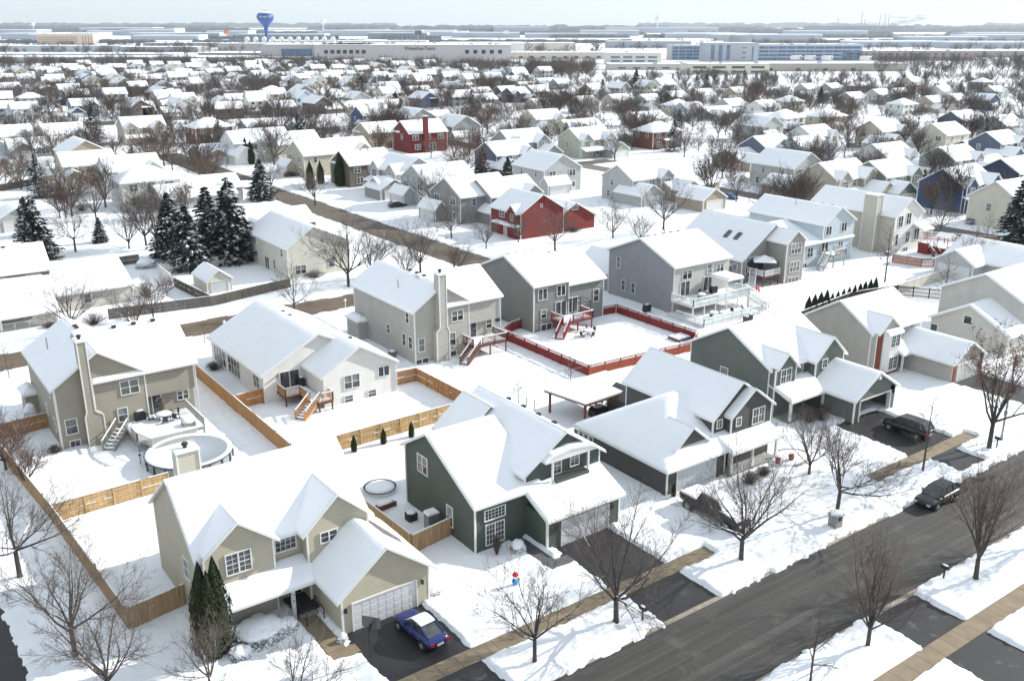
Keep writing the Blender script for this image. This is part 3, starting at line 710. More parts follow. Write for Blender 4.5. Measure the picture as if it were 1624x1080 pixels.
def H_dgreen2():
    h = House('front_house', 'grey green two storey house with open garage beside the black minivan', 84, 62, GREENG)
    h.wing(77.2, 88.2, 60.2, 71.6, 5.6, 3.1, 'x', r=66, ov=.45, gov=.35)
    h.wing(77.2, 80.6, 59.4, 64, 5.6, 1.6, 'y', ov=.35, gov=.3, back=0, left=-.03)
    h.wing(83.4, 88.3, 59.0, 65, 5.6, 2.2, 'y', ov=.35, gov=.3, back=0)
    for a, b in ((83.2, 84.1), (89.5, 90.4)): h.w.box(a, 53.6, 0, b, 53.9, 2.9)
    h.w.prism([(83.2, 2.35), (90.4, 2.35), (90.4, 2.9), (86.8, 5.1), (83.2, 2.9)], 'y', 53.6, 53.9)
    h.w.box(83.2, 53.9, 0, 83.4, 60.2, 2.9); h.w.box(90.2, 53.9, 0, 90.4, 60.2, 2.9); h.w.box(83.4, 60.0, 0, 90.2, 60.2, 2.9)
    h.roof(83.2, 90.4, 53.6, 60.5, 2.9, 2.2, 'y', ov=.45, gov=.4, back=0, T=.2)
    for x in (83.2, 90.4): h.t.box(x-.09, 53.56, 0, x+.09, 53.7, 2.85)
    f = MB(); f.box(84.0, 53.5, 0, 84.12, 53.95, 2.35); f.box(89.48, 53.5, 0, 89.6, 53.95, 2.35); f.box(84.0, 53.5, 2.3, 89.6, 53.95, 2.42)
    part('garage_frame', f, TRIM, h.root)
    h.roof(77.4, 83.4, 57.3, 60.2, 2.75, 1.0, kind='shedfront', ov=.3, gov=.2, T=.24)
    h.win('-y', 78.9, 3.85, 59.4, .8, 1.5, 2, (2, 2)); h.win('-y', 82.0, 4.0, 60.2, 1.35, 1.45, 1, blind=1.0, sash=False)
    h.win('-y', 84.9, 4.4, 59.0, .75, .9, 1, (2, 2), sash=False); h.win('-x', 66.4, 2.6, 77.2, 1.0, 1.2, 1, blind=1.0, sash=False)
    h.win('-y', 78.6, .7, 60.2, .85, 1.6, 2, (2, 2)); h.door('-y', 82.1, 60.2, .3, col=(.55, .56, .55))
    m = MB()
    for x in (77.6, 83.0): m.box(x-.12, 57.3, 0, x+.12, 57.54, 2.75)
    part_each('porch_post', m, TRIM, h.root)
    m = MB(); m.box(77.4, 57.3, 0, 83.2, 60.2, .28); part('porch_floor', m, CONCG, h.root)
    m = MB(); m.box(84.6, 58.6, .02, 85.5, 59.8, 1.6); m.box(87.2, 58.9, .02, 89.9, 59.9, 1.1); m.box(87.3, 58.9, 1.3, 89.6, 59.8, 1.9); m.box(84.3, 55, .02, 84.7, 57, .9)
    part('garage_shelves', m, mat('garage clutter', (.18, .16, .14), .7, noise=.6, nscale=3), h.root)
    m = MB(); m.box(86.6, 53.25, 4.3, 87.0, 53.58, 4.7); part('gable_vent', m, TRIM, h.root)
    for i in range(5): h.vents([(79+i*1.7, 67.0, 8.1)])
    lamp_on(h, 90.0, 53.6, 2.0)
    return h.done()
def H_brick():
    h = House('front_house', 'pale grey beige house with brick trimmed bay window and attached gabled garage', 101, 62, GBEIGE)
    h.wing(97.0, 107.3, 61.4, 70.8, 5.5, 2.9, 'x', r=66, ov=.4, gov=.35)
    h.wing(97.0, 101.6, 60.6, 65, 5.4, 1.9, 'y', ov=.3, gov=.3, back=0, left=-.03)
    h.wing(102.6, 108.8, 53.9, 62, 2.75, 1.9, 'y', ov=.4, gov=.35, back=0, T=.2)
    h.roof(100.6, 103.2, 59.4, 61.4, 2.6, .8, kind='shedfront', ov=.3, gov=.1, T=.22)
    m = MB(); m.box(97.0, 60.5, 0, 98.0, 60.62, 5.3); m.box(102.55, 53.8, 0, 103.1, 53.92, 2.6); m.box(108.3, 53.8, 0, 108.85, 53.92, 2.6); m.box(98, 60.0, 0, 101.2, 60.5, .5)
    part_each('brick_facing', m, BRICK, h.root)
    m = MB(); m.prism([(98.3, 60.6), (98.7, 59.9), (100.7, 59.9), (101.1, 60.6)], 'z', .5, 5.3); part('bay', m, TRIM, h.root)
    h.roof(98.3, 101.1, 59.9, 60.6, 5.3, .3, kind='shedfront', ov=.15, gov=.1, T=.2)
    h.win('-y', 99.7, 3.6, 59.9, .85, 1.5, 2, (2, 3), sash=False); h.win('-y', 99.7, .8, 59.9, .85, 1.5, 2, (2, 3), sash=False)
    h.win('-y', 102.6, 3.9, 61.4, .8, .9, 1, (3, 3), sash=False); h.win('-y', 105.3, 3.9, 61.4, .7, 1.3, 1, (2, 3))
    h.door('-y', 101.9, 61.4, .3, col=(.05, .04, .04))
    h.garage('-y', 105.8, 53.9, w=4.6, h=2.1, col=(.64, .64, .62))
    m = MB(); m.box(101.0, 59.4, 0, 101.2, 59.6, 2.6); part_each('porch_post', m, TRIM, h.root)
    return h.done()
def H_farR():
    h = House('front_house', 'pale house at the right edge whose blank gable holds one small dark window', 124, 62, (.52, .51, .47))
    h.wing(117.0, 126, 55, 65.6, 2.9, 2.8, 'x', r=60.5, ov=.35, gov=.3, T=.2)
    h.wing(121.8, 133, 55.5, 67.5, 5.9, 3.0, 'x', ov=.4, gov=.35)
    h.win('-x', 60.6, 3.1, 117.0, 1.0, 1.0, 1, sash=False)
    h.win('-x', 65.0, .5, 117.0, .9, 1.4, 1, sash=False)
    return h.done()
def H_A():
    h = House('rear_house', 'taupe two storey house with side chimney above the round snow covered pool', 21, 102, TAUPE)
    h.wing(14.0, 22.6, 95.3, 109.2, 6.7, 2.9, 'y', r=18.3, ov=.4, gov=.35)
    h.wing(17.5, 27.6, 95.3, 107.5, 6.7, 3.4, 'x', r=101.6, ov=.4, gov=.4, z0=3.7, left=0)
    h.w.box(22.5, 96.2, 0, 27.55, 107, 3.8)
    h.chimney(16.3, 18.0, 94.3, 95.6, 11.0, shoulder=(3.8, 16.5, 17.3)); h.pipe(15.4, 104, 8.2, 1.0)
    h.win('-y', 21.0, 4.5, 95.3, .85, 1.4, 2, (1, 2), blind=.5); h.win('-y', 20.0, 1.7, 95.3, .85, 1.4, 1, blind=.5)
    h.win('-y', 15.1, 1.6, 95.3, 1.0, 1.5, 1, blind=.5); h.win('-y', 15.2, .2, 95.3, .9, .6, 1, (2, 1), sash=False)
    h.win('-y', 26.4, 2.35, 96.2, .55, .9, 2, sash=True, blind=.4)
    h.slider('-y', 23.2, 96.2, 1.35, blind=1)
    h.win('-x', 97.2, 1.5, 14.0, .8, 1.3, 1); h.win('-x', 100.8, 2.2, 14.0, .7, 1.0, 1); h.win('-x', 98.0, 4.9, 14.0, .8, 1.1, 1)
    h.w.box(12.8, 106.2, 0, 14.0, 109.1, 2.9); h.roof(12.8, 14.0, 106.2, 109.1, 2.9, .5, kind='hip', ov=.25)
    for x in (21.5, 23.5, 25.5): h.vents([(x, 101.0, 9.95)])
    h.vents([(18.5, 105, 9.6), (18.5, 104.2, 9.6)])
    h.spout(14.0, 95.3, 0, 6.5); h.spout(27.6, 95.3, 0, 6.5, (.1, -.08))
    return h.done()
def H_E():
    h = House('rear_house', 'light grey beige two storey house with tall side chimney and small brown deck', 61, 104, LGREY)
    h.wing(54.9, 62.9, 96.3, 112.5, 7.1, 2.6, 'y', r=58.9, ov=.4, gov=.35)
    h.wing(58.5, 67.6, 96.3, 109, 7.1, 2.9, 'x', r=101.5, ov=.4, gov=.4, left=0, z0=3.9)
    h.w.box(62.8, 97.2, 0, 67.5, 109, 4.0)
    h.chimney(57.4, 59.2, 95.2, 96.5, 11.2, shoulder=(4.6, 57.9, 58.9)); h.pipe(56.5, 103, 8.4, .9)
    h.win('-y', 61.1, 4.7, 96.3, .8, 1.3, 2, (1, 2), blind=.5); h.win('-y', 60.3, 1.6, 96.3, .85, 1.6, 1, blind=.5); h.win('-y', 60.4, .15, 96.3, .8, .65, 1, sash=False)
    h.win('-y', 55.8, 1.7, 96.3, .8, 1.6, 1, blind=1.0); h.win('-y', 55.8, .1, 96.3, .9, .6, 2, sash=False)
    h.win('-x', 98.0, 5.1, 54.9, .7, 1.3, 1); h.win('-x', 97.4, 1.9, 54.9, .8, 1.5, 1); h.win('-x', 103.0, 2.5, 54.9, .8, 1.1, 1); h.win('-x', 99.0, 1.9, 54.9, .8, 1.5, 1)
    h.slider('-y', 63.6, 97.2, 1.75, blind=1); h.win('-y', 66.5, 2.5, 97.2, .8, 1.1, 1, blind=.5)
    h.w.box(53.6, 109.0, 0, 54.9, 112.4, 2.9); h.roof(53.6, 54.9, 109.0, 112.4, 2.9, .5, kind='hip', ov=.25)
    for k in range(5): h.vents([(59.3-.1, 101+k*1.8, 9.75)][:1] if k < 3 else [])
    h.spout(67.6, 96.3, 0, 6.9, (.1, -.08)); h.spout(54.9, 96.3, 0, 6.9)
    return h.done()
def H_D():
    h = House('rear_house', 'white sided ranch house with sunroom windows along its left side and a cedar stair', 42, 101, WHITE)
    h.wing(34.9, 48.6, 95.0, 112, 3.6, 3.5, 'y', r=41.6, ov=.45, gov=.35)
    h.wing(39.7, 48.6, 90.0, 99, 3.9, 2.6, 'y', ov=.4, gov=.35, back=0)
    h.win('-y', 43.1, 1.75, 90.0, .9, 1.5, 2, (1, 2), blind=.6); h.win('-y', 47.1, 2.3, 90.0, .65, 1.1, 2, sash=False)
    h.win('-y', 42.6, .15, 90.0, .95, .75, 1, blind=.5, sash=True); h.win('-y', 45.5, .15, 90.0, .95, .75, 1, blind=.5, sash=True)
    h.slider('-y', 37.9, 95.0, 1.3, w=2.2); h.win('-x', 97.2, 1.4, 34.9, .8, 1.4, 2, (1, 2))
    for k in range(2):
        h.win('-x', 109.0-k*4.7, .7, 34.9, .95, 2.1, 4, sash=True)
    h.slider('-x', 92.0, 39.7, 1.3, w=.2, h=.2) if False else None
    m = MB(); m.box(36.4, 94.7, 3.0, 36.6, 95.0, 3.2); part('wall_lamp', m, METAL, h.root)
    for y in (102.5, 100.5): h.vents([(41.9, y+3, 6.95)])
    h.vents([(44.8, 93.5, 6.2)]); h.spout(48.6, 90, 0, 3.7, (.1, -.08)); h.spout(34.9, 95, 0, 3.5)
    return h.done()
def H_H():
    h = House('rear_house', 'medium grey two storey house with a red stair deck inside the red fence', 81, 104, GREY)
    h.wing(74.3, 80.4, 97.8, 111.5, 6.8, 2.9, 'x', r=104.5, ov=.35, gov=.3, right=.2)
    h.wing(80.2, 87.3, 98.4, 111, 6.0, 3.0, 'x', r=104.5, ov=.35, gov=.35, left=0)
    h.win('-y', 75.8, 4.6, 97.8, .7, 1.5, 2, sash=False); h.win('-y', 79.0, 4.7, 97.8, .7, 1.4, 2, sash=False)
    h.win('-y', 76.0, 2.0, 97.8, .85, 1.1, 1, blind=.5); h.win('-y', 76.5, .1, 97.8, .9, .95, 2, sash=False)
    h.slider('-y', 79.0, 97.8, 1.75); h.slider('-y', 81.5, 98.4, 1.75); h.win('-y', 85.9, 2.6, 98.4, .9, 1.7, 1); h.win('-y', 82.6, .1, 98.4, .9, .9, 2, sash=False)
    h.win('-x', 107.0, 1.9, 74.3, .8, 1.4, 1); h.win('-x', 100.0, 1.2, 74.3, .7, .9, 1, sash=False) if False else None
    for k in range(4): h.vents([(75.2+k*1.5, 105, 9.45)])
    for k in range(3): h.vents([(81.0+k*1.5, 105, 8.75)])
    h.spout(74.3, 97.8, 0, 6.6); h.spout(80.4, 97.8, 2.5, 6.6)
    return h.done()
def H_L():
    h = House('rear_house', 'blue grey and pale grey house with a two level white glass railed deck', 101.5, 101, BLGREY)
    h.wing(96.1, 107.6, 93.2, 107.3, 7.2, 2.9, 'x', r=100.3, ov=.4, gov=.35)
    h.wing(96.6, 103, 106, 115.5, 3.3, 2.4, 'y', ov=.35, gov=.3)
    m = MB(); m.box(96.13, 93.14, 0, 107.6, 93.2, 7.1); part('rear_wall_facing', m, SIDING, h.root, (.46, .45, .42))
    h.win('-y', 98.7, 5.0, 93.14, .9, 1.2, 2, blind=.4, sash=False); h.win('-y', 105.6, 5.0, 93.14, .7, 1.2, 2, blind=.5, sash=False)
    h.win('-y', 103.3, 5.2, 93.14, .9, 1.3, 1, blind=1.0); h.slider('-y', 98.4, 93.14, 2.6); h.slider('-y', 103.2, 93.14, 2.6)
    h.win('-y', 99.5, .9, 93.14, .9, 1.2, 3, sash=False); h.win('-y', 104.0, .9, 93.14, .9, 1.2, 2, sash=False)
    h.win('-x', 105.0, 4.7, 96.1, .8, 1.6, 1); h.win('-x', 103.8, 1.4, 96.1, .75, 1.5, 1); h.win('-x', 101.6, 1.4, 96.1, .75, 1.5, 1)
    h.vents([(97.3, 100.9, 9.9)])
    for k in range(5): h.vents([(98.0+k*1.6, 100.9, 9.9)])
    h.pipe(101.5, 101, 9.9, .9)
    h.spout(96.1, 93.2, 0, 7.0)
    return h.done()
def H_M():
    h = House('rear_house', 'grey tan house with a tall window bay and two skylights in its shaded roof', 123, 105, (.31, .30, .28))
    h.wing(117.0, 127.5, 98.6, 114, 4.2, 5.0, 'y', r=124.4, e2=5.5, ov=.4, gov=.35)
    h.wing(122.8, 127.3, 94.6, 101, 7.0, 1.7, 'y', ov=.35, gov=.3, back=0)
    h.wing(113.6, 118, 101, 113, 3.0, 1.6, 'x', ov=.3, gov=.3)
    for z, n in ((4.9, 3), (1.9, 3)): h.win('-y', 125.1, z, 94.6, .8, 1.6, n, (2, 2), blind=.6)
    h.win('-y', 125.1, .1, 94.6, .8, .8, 3, (2, 1), sash=False)
    h.win('-y', 119.3, 1.7, 98.6, .9, 2.6, 3, blind=.3); h.win('-x', 100.0, 2.2, 117.0, .8, 1.0, 1, blind=1.0, sash=False); h.win('-x', 101.6, 2.2, 117.0, .8, 1.0, 1, blind=1.0, sash=False)
    sl = (5.0/7.4)
    for y in (103.0, 105.2):
        m = MB(); x0, x1 = 119.9, 121.2; z0, z1 = 4.2+sl*(x0-117)+.05, 4.2+sl*(x1-117)+.05
        m.prism([(x0, z0), (x1, z1), (x1, z1+.32), (x0, z0+.32)], 'y', y-.4, y+.4); part('skylight', m, GLASS, h.root)
    return h.done()
def H_N():
    h = House('rear_house', 'pale blue house with dark windows and a tall grey outside stair', 140, 104, LBLUE)
    h.wing(130.6, 147.2, 99.5, 112, 4.3, 2.6, 'x', r=107.5, ov=.35, gov=.3)
    h.wing(138.6, 147.2, 99.4, 116, 7.3, 2.6, 'y', ov=.35, gov=.35)
    h.win('-y', 140.0, 5.2, 99.4, .7, 1.5, 2, sash=False); h.win('-y', 144.3, 5.4, 99.4, .7, 1.5, 2, sash=False)
    h.win('-y', 135.5, 1.9, 99.5, .7, 1.6, 2); h.win('-y', 131.6, 1.9, 99.5, .7, 1.6, 2); h.win('-y', 143.8, 2.4, 99.4, .6, 1.2, 2, sash=False)
    h.win('-y', 134.2, .1, 99.5, .6, .8, 2, sash=False); h.slider('-y', 139.3, 99.4, 2.3)
    for k in range(7): h.vents([(143.1, 101.5+k*2, 9.7)])
    h.pipe(141.5, 108, 9.0, 1.2)
    return h.done()
def H_O():
    h = House('rear_house', 'white and tan house with a broad side chimney and red painted deck', 159.5, 104, WHITE)
    h.wing(155.4, 164.2, 96.6, 115, 7.3, 2.8, 'y', ov=.35, gov=.35)
    m = MB(); m.box(155.33, 96.63, 0, 155.4, 114.9, 7.25); part('side_wall_facing', m, SIDING, h.root, (.48, .45, .39))
    h.chimney(153.8, 155.4, 99.5, 102.3, 10.6, flue=False, col=(.48, .45, .39))
    h.win('-y', 157.2, 5.0, 96.6, .65, 2.0, 2); h.win('-y', 159.7, 5.3, 96.6, .65, 2.0, 2); h.win('-y', 156.6, 1.8, 96.6, .7, 1.9, 1); h.win('-y', 160.0, 1.9, 96.6, .6, 1.9, 2); h.win('-y', 159.8, .1, 96.6, .7, .8, 2, sash=False)
    h.slider('-y', 162.8, 96.55, 2.0, w=1.5); h.roof(161.5, 165.0, 94.6, 96.6, 4.3, .8, kind='shedfront', ov=.2, gov=.1)
    m = MB()
    for x in (161.6, 164.8): m.box(x-.08, 94.6, 0, x+.08, 94.76, 4.3)
    part_each('porch_post', m, TRIM, h.root)
    for k in range(5): h.vents([(159.9, 99+k*2.2, 9.8)])
    return h.done()
def H_C():
    h = House('corner_house', 'cream two storey house beyond the grey fence behind the big bare tree', 64, 152, CREAM)
    h.wing(58.8, 70.0, 144.3, 161.5, 5.5, 3.0, 'y', r=63.6, ov=.4, gov=.35)
    h.win('-x', 158.5, 3.8, 58.8, .8, 1.2, 2, sash=False); h.win('-x', 146.5, 3.6, 58.8, .8, 1.2, 1, blind=.6); h.slider('-x', 153.2, 58.8, .2)
    h.win('-x', 157.8, .8, 58.8, .7, 1.1, 1); h.win('-x', 150.0, .8, 58.8, .8, 1.5, 1); h.win('-y', 61.0, .8, 144.3, .9, 1.4, 2, blind=.5); h.win('-y', 66.6, 1.2, 144.3, 1.0, 1.5, 1, blind=.4)
    return h.done()
def H_S():
    h = House('corner_house', 'low white roofed ranch with a railed porch at the left edge', 20, 152, (.52, .50, .46))
    h.wing(4, 23, 143.2, 166, 2.9, 2.9, 'x', r=154.5, ov=.4, gov=.3, front=3.2)
    h.wing(22, 34.5, 146.0, 163, 2.9, 2.9, 'x', r=154.5, ov=.4, gov=.3)
    m = MB()
    for x in (4.5, 10, 15.6, 22.7): m.box(x-.12, 140.6, 0, x+.12, 140.84, 2.4)
    part_each('porch_post', m, TRIM, h.root)
    posts_rail(h.root, [(4.5, 140.7), (22.7, 140.7)], .3, .9, TRIM, snow=False)
    m = MB(); m.box(4, 140.5, 0, 23, 143.2, .3); part('porch_floor', m, DECKG, h.root)
    h.win('-y', 19, .9, 143.2, .9, 1.4, 2); h.win('-y', 12, .9, 143.2, .9, 1.4, 2); h.win('-y', 28, 1.0, 146, 1.0, 1.3, 1, blind=.5)
    return h.done()
def H_shed():
    h = House('garden_shed', 'small white shed with a wide roll door beside the leafless hedge', 47, 147, (.60, .58, .50), cat='shed')
    h.wing(44.9, 48.9, 143.2, 149.8, 2.3, 1.5, 'y', ov=.25, gov=.2)
    h.garage('-y', 46.9, 143.2, w=2.6, h=1.9, rows=1, cols=1, col=(.50, .53, .54))
    return h.done()
def H_red():
    h = House('corner_house', 'barn red house with a white garage door facing the brown street', 117, 151, (.19, .022, .02))
    h.wing(107.8, 118.5, 146.3, 156.5, 5.4, 3.2, 'y', ov=.35, gov=.35)
    h.wing(117, 127.5, 147.2, 157, 2.9, 3.0, 'y', ov=.35, gov=.35)
    h.wing(107.2, 112, 147.0, 150.0, 5.4, 1.4, 'x', ov=.3, gov=.3, corners=False)
    h.roof(106.4, 107.8, 146.3, 154.2, 2.8, .0, kind='hip', ov=.15, T=.25)
    h.garage('-x', 149.4, 107.8-.02, w=4.9, h=2.2, col=(.55, .50, .46))
    h.win('-x', 148.4, 3.7, 107.2, .8, 1.2, 1); h.win('-x', 152.6, 3.7, 107.8, .8, 1.2, 2)
    h.win('-y', 112.8, 6.1, 146.3, .4, .5, 1, sash=False); h.win('-y', 122.2, 4.4, 147.2, 1.4, .9, 1, (3, 1), blind=.0, sash=False)
    return h.done()
for fn in (H_beige, H_green, H_char, H_dgreen2, H_brick, H_farR, H_A, H_E, H_D, H_H, H_L, H_M, H_N, H_O, H_C, H_S, H_shed, H_red): fn()
# ---------------------------------------------------------------- fences
def fence(name, label, pts, m, h=1.8, bay=2.4, style='board', rail=-1, snow=True, postm=None, group=None, z0=.05, gate=False):
    cx, cy = pts[0]; root = empty(name, (cx, cy, 0), label, 'fence', group)
    for (xa, ya), (xb, yb) in zip(pts[:-1], pts[1:]):
        L = math.hypot(xb-xa, yb-ya); n = max(1, round(L/bay)); ux, uy = (xb-xa)/L, (yb-ya)/L; nx_, ny_ = -uy*rail, ux*rail
        for i in range(n+1):
            t = i/n; x, y = xa+(xb-xa)*t, ya+(yb-ya)*t
            if i == n and (xb, yb) != pts[-1]: continue
            q = MB(); r = .055 if style != 'chain' else .03
            if style == 'chain': q.tube((x, y, z0), (x, y, h+.1), r, n=6)
            else: q.box(x-r, y-r, 0, x+r, y+r, h+(.08 if style != 'board' else .02))
            part('post', q, postm or m, root)
        for i in range(n):
            t0, t1 = i/n, (i+1)/n; q = MB(); x0, y0 = xa+(xb-xa)*t0, ya+(yb-ya)*t0; l = L/n
            if style == 'board':
                k = max(2, int(l/.145)); wdt = l/k
                for b in range(k):
                    a = (b+.5)*wdt; jx = random.uniform(-.006, .006); top = h+random.uniform(-.03, .02)
                    px_, py_ = x0+ux*a-nx_*(.07+jx), y0+uy*a-ny_*(.07+jx)
                    q.bar((px_, py_, z0), (px_, py_, top), wdt*.93 if abs(ux) > .5 else .02, .02 if abs(ux) > .5 else wdt*.93)
                for z in (.35, h*.52, h-.25): q.bar((x0, y0, z), (x0+ux*l, y0+uy*l, z), .045, .09)
            elif style == 'vinyl':
                q.bar((x0, y0, h*.5), (x0+ux*l, y0+uy*l, h*.5), .05, h-.12); q.bar((x0, y0, h-.08), (x0+ux*l, y0+uy*l, h-.08), .08, .1)
            elif style == 'lattice':
                q.bar((x0, y0, h*.40), (x0+ux*l, y0+uy*l, h*.40), .06, h*.8); q.bar((x0, y0, h-.02), (x0+ux*l, y0+uy*l, h-.02), .1, .07)
                k = int(l/.16)
                for b in range(1, k):
                    a = b*l/k; q.bar((x0+ux*a, y0+uy*a, h*.8), (x0+ux*a, y0+uy*a, h), .04, .04)
            elif style == 'chain':
                q.tube((x0, y0, h), (x0+ux*l, y0+uy*l, h), .022, n=5)
                k = int(l/.45)
                for b in range(1, k): a = b*l/k; q.tube((x0+ux*a, y0+uy*a, .1), (x0+ux*a, y0+uy*a, h), .006, n=3, cap=False)
                for z in (.3, .6, .9): q.tube((x0, y0, z), (x0+ux*l, y0+uy*l, z), .006, n=3, cap=False)
            elif style == 'rail':
                for z in (.25, .55, .85, 1.15): q.bar((x0, y0, z), (x0+ux*l, y0+uy*l, z), .03, .1)
            if snow and style != 'chain':
                a_, ox, oy = 0, (-nx_*.05 if style == 'board' else 0), (-ny_*.05 if style == 'board' else 0)
                while a_ < l-.1:
                    b_ = min(l, a_+random.uniform(.5, 1.3)); hh = random.uniform(.05, .09); zz = h+hh/2+(.045 if style != 'board' else -.005)
                    if random.random() > .12: q.bar((x0+ux*a_+ox, y0+uy*a_+oy, zz), (x0+ux*b_+ox, y0+uy*b_+oy, zz), .09, hh, 1)
                    if style == 'board' and random.random() > .4: q.bar((x0+ux*a_, y0+uy*a_, h*.52+.06), (x0+ux*b_, y0+uy*b_, h*.52+.06), .06, .04, 1)
                    a_ = b_
            part('panel', q, [m, SNOW], root)
    return root
fence('board_fence', 'tan weathered board fence running down the lawn beside the lower left side street', [(8.2, 104), (10.2, 80.4), (11.3, 61.1)], WOODB, rail=1, h=1.85)
fence('board_fence', 'brown board fence from the left lawn fence to the corner of the beige front house', [(11.45, 61.1), (15.4, 61.8)], WOODB, rail=1, h=1.85)
fence('board_fence', 'bright new board fence behind the beige front house left of its chimney', [(10.4, 80.2), (20.0, 80.6)], WOODL, rail=-1)
fence('board_fence', 'long orange cedar fence between the pool yard and the white ranch house', [(30.1, 109.5), (31.5, 107.8), (31.5, 79.0)], WOODC, rail=1)
fence('board_fence', 'short cedar fence joining the white ranch house wall to the long cedar fence', [(31.6, 95.2), (34.8, 95.4)], WOODC, rail=-1)
fence('board_fence', 'cedar fence in front of the thuja row behind the green front house', [(31.6, 78.9), (52.3, 79.4)], WOODL, rail=-1)
fence('board_fence', 'cedar fence with a gate at the right side of the white ranch house yard', [(48.8, 91.4), (52.0, 91.2), (52.3, 79.6)], WOODC, rail=-1)
fence('board_fence', 'light board fence between the beige and the green front house', [(31.6, 77.5), (32.3, 58.4)], WOODL, rail=1)
fence('board_fence', 'brown board fence closing the gap to the green front house wall', [(32.3, 58.2), (36.2, 58.8)], WOODB, rail=1)
fence('board_fence', 'short orange fence at the left side of the taupe house', [(8.9, 101.5), (13.9, 102.0)], WOODC, rail=-1)
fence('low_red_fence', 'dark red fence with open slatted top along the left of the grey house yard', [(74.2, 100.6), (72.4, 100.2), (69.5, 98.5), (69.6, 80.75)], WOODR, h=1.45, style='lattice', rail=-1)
fence('low_red_fence', 'sunlit red fence along the near side of the grey house yard', [(69.7, 80.7), (86.5, 79.8)], WOODO, h=1.45, style='lattice')
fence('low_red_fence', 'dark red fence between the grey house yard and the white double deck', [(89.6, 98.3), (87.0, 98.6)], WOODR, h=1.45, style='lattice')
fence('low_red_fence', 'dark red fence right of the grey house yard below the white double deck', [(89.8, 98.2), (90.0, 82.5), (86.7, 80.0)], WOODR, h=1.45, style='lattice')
fence('plank_fence', 'grey weathered plank fence along the far side of the brown street', [(29.0, 138.3), (43.4, 136.4), (57.0, 139.5)], WOODG, h=1.7, snow=True, rail=1)
fence('plank_fence', 'grey plank fence running back beside the white shed', [(43.2, 136.8), (42.0, 150.5)], WOODG, h=1.7, rail=1)
fence('plank_fence', 'dark plank fence below the snowy spruces at left', [(24, 170), (42.0, 170.5)], WOODG, h=1.7, rail=-1)
fence('vinyl_fence', 'white vinyl fence beneath the big spruces behind the shed', [(42.2, 152), (42.4, 160), (57.5, 160)], mat('white vinyl', (.62, .62, .60), .4), h=1.8, style='vinyl', snow=True)
fence('board_fence', 'dark brown fence curving behind the brick trimmed house', [(107, 79.4), (122, 81.5), (131.5, 79.8), (137.5, 70.2), (139.5, 66)], WOODD, h=1.8, rail=-1)
fence('vinyl_fence', 'cream vinyl fence crossing the right hand back yards', [(131.8, 80.0), (151.0, 81.2)], mat('cream vinyl', (.50, .47, .40), .4), h=1.8, style='vinyl')
fence('board_fence', 'pinkish weathered fence in front of the red painted deck', [(150.0, 92.8), (151.3, 88.0), (161, 82.6)], WOODP, h=1.7, rail=1)
fence('board_fence', 'pinkish weathered fence along the street behind the red painted deck', [(170, 104), (178.5, 90), (180, 84)], WOODP, h=1.7, rail=1)
fence('board_fence', 'dark slatted fence left of the roof with two skylights', [(151.3, 81.4), (158.5, 75.5), (162, 76)], WOODD, h=1.7, rail=-1)
fence('board_fence', 'dark board fence running towards the spruce at the right edge', [(153, 81), (164, 83), (176, 86.5)], WOODD, h=1.7, rail=-1)
fence('chain_fence', 'thin chain link fence beside the white double deck', [(108, 92), (108.6, 84.0), (101, 83.8)], METAL, h=1.3, style='chain')
fence('chain_fence', 'thin wire fence crossing the snow in front of the red fence', [(57.5, 82.3), (70.4, 81.2)], METAL, h=1.2, style='chain', bay=3.2)

for a, b, lb in [((110, 203), (182, 199), 'dark garden fence at upper left behind the tan houses'), ((188, 200), (300, 190), 'long dark garden fence left of the beige double gabled house'), ((345, 188), (470, 178), 'dark fence line behind the brick house and cream houses'),
        ((690, 226), (765, 240), 'grey fence between the barn red house and the slate blue house'), ((860, 203), (925, 186), 'low fence behind the white house and the big pine gap'), ((1165, 205), (1300, 226), 'brown fence among the bare trees right of the brick house'),
        ((1330, 300), (1392, 312), 'short dark fence below the green two storey house'), ((0, 305), (105, 285), 'grey fence at the left edge above the dark house'), ((560, 262), (610, 268), 'fence between the taupe brown and light grey houses')]:
    fence('garden_fence', lb, [G(*a), G(*b)], WOODG, h=1.9, style='vinyl', bay=5)
# ---------------------------------------------------------------- decks and yards
def deckbox(name, label, cx, cy, cat='deck'): return empty(name, (cx, cy, 0), label, cat)
def deck(root, x0, y0, x1, y1, z, m, th=.28, posts=True, snow=.14, lowwall=False):
    q = MB(); q.box(x0, y0, z-th, x1, y1, z); part('deck_platform', q, m, root)
    if posts:
        q = MB(); n = max(1, round((x1-x0)/2.5))
        for i in range(n+1):
            x = x0+.1+(x1-x0-.2)*i/n; q.box(x-.07, y0+.05, 0, x+.07, y0+.19, z-th)
        part_each('support_post', q, m, root)
    if snow: slabsnow(root, x0+.06, y0+.06, x1-.06, y1-.02, z, snow, seed=random.randint(0, 99))
def chair(x, y, z, rz, label, group, m=None):
    t = empty('patio_chair', (x, y, z), label, 'chair', group, rz)
    q = MB(); q.box(-.27, -.27, .38, .27, .27, .44); lpart('seat', q, m or DMETAL, t)
    q = MB(); q.bar((-.0, .27, .44), (0, .36, .95), .5, .05); lpart('backrest', q, m or DMETAL, t)
    for a in (-.24, .24):
        for b in (-.24, .24):
            q = MB(); q.bar((a, b, 0), (a, b, .38), .035, .035); lpart('leg', q, m or DMETAL, t)
    q = MB(); q.blob(0, .02, .5, .28, .3, .12, rnd=.08); lpart('snow_cap', q, SNOW, t, smooth=True)
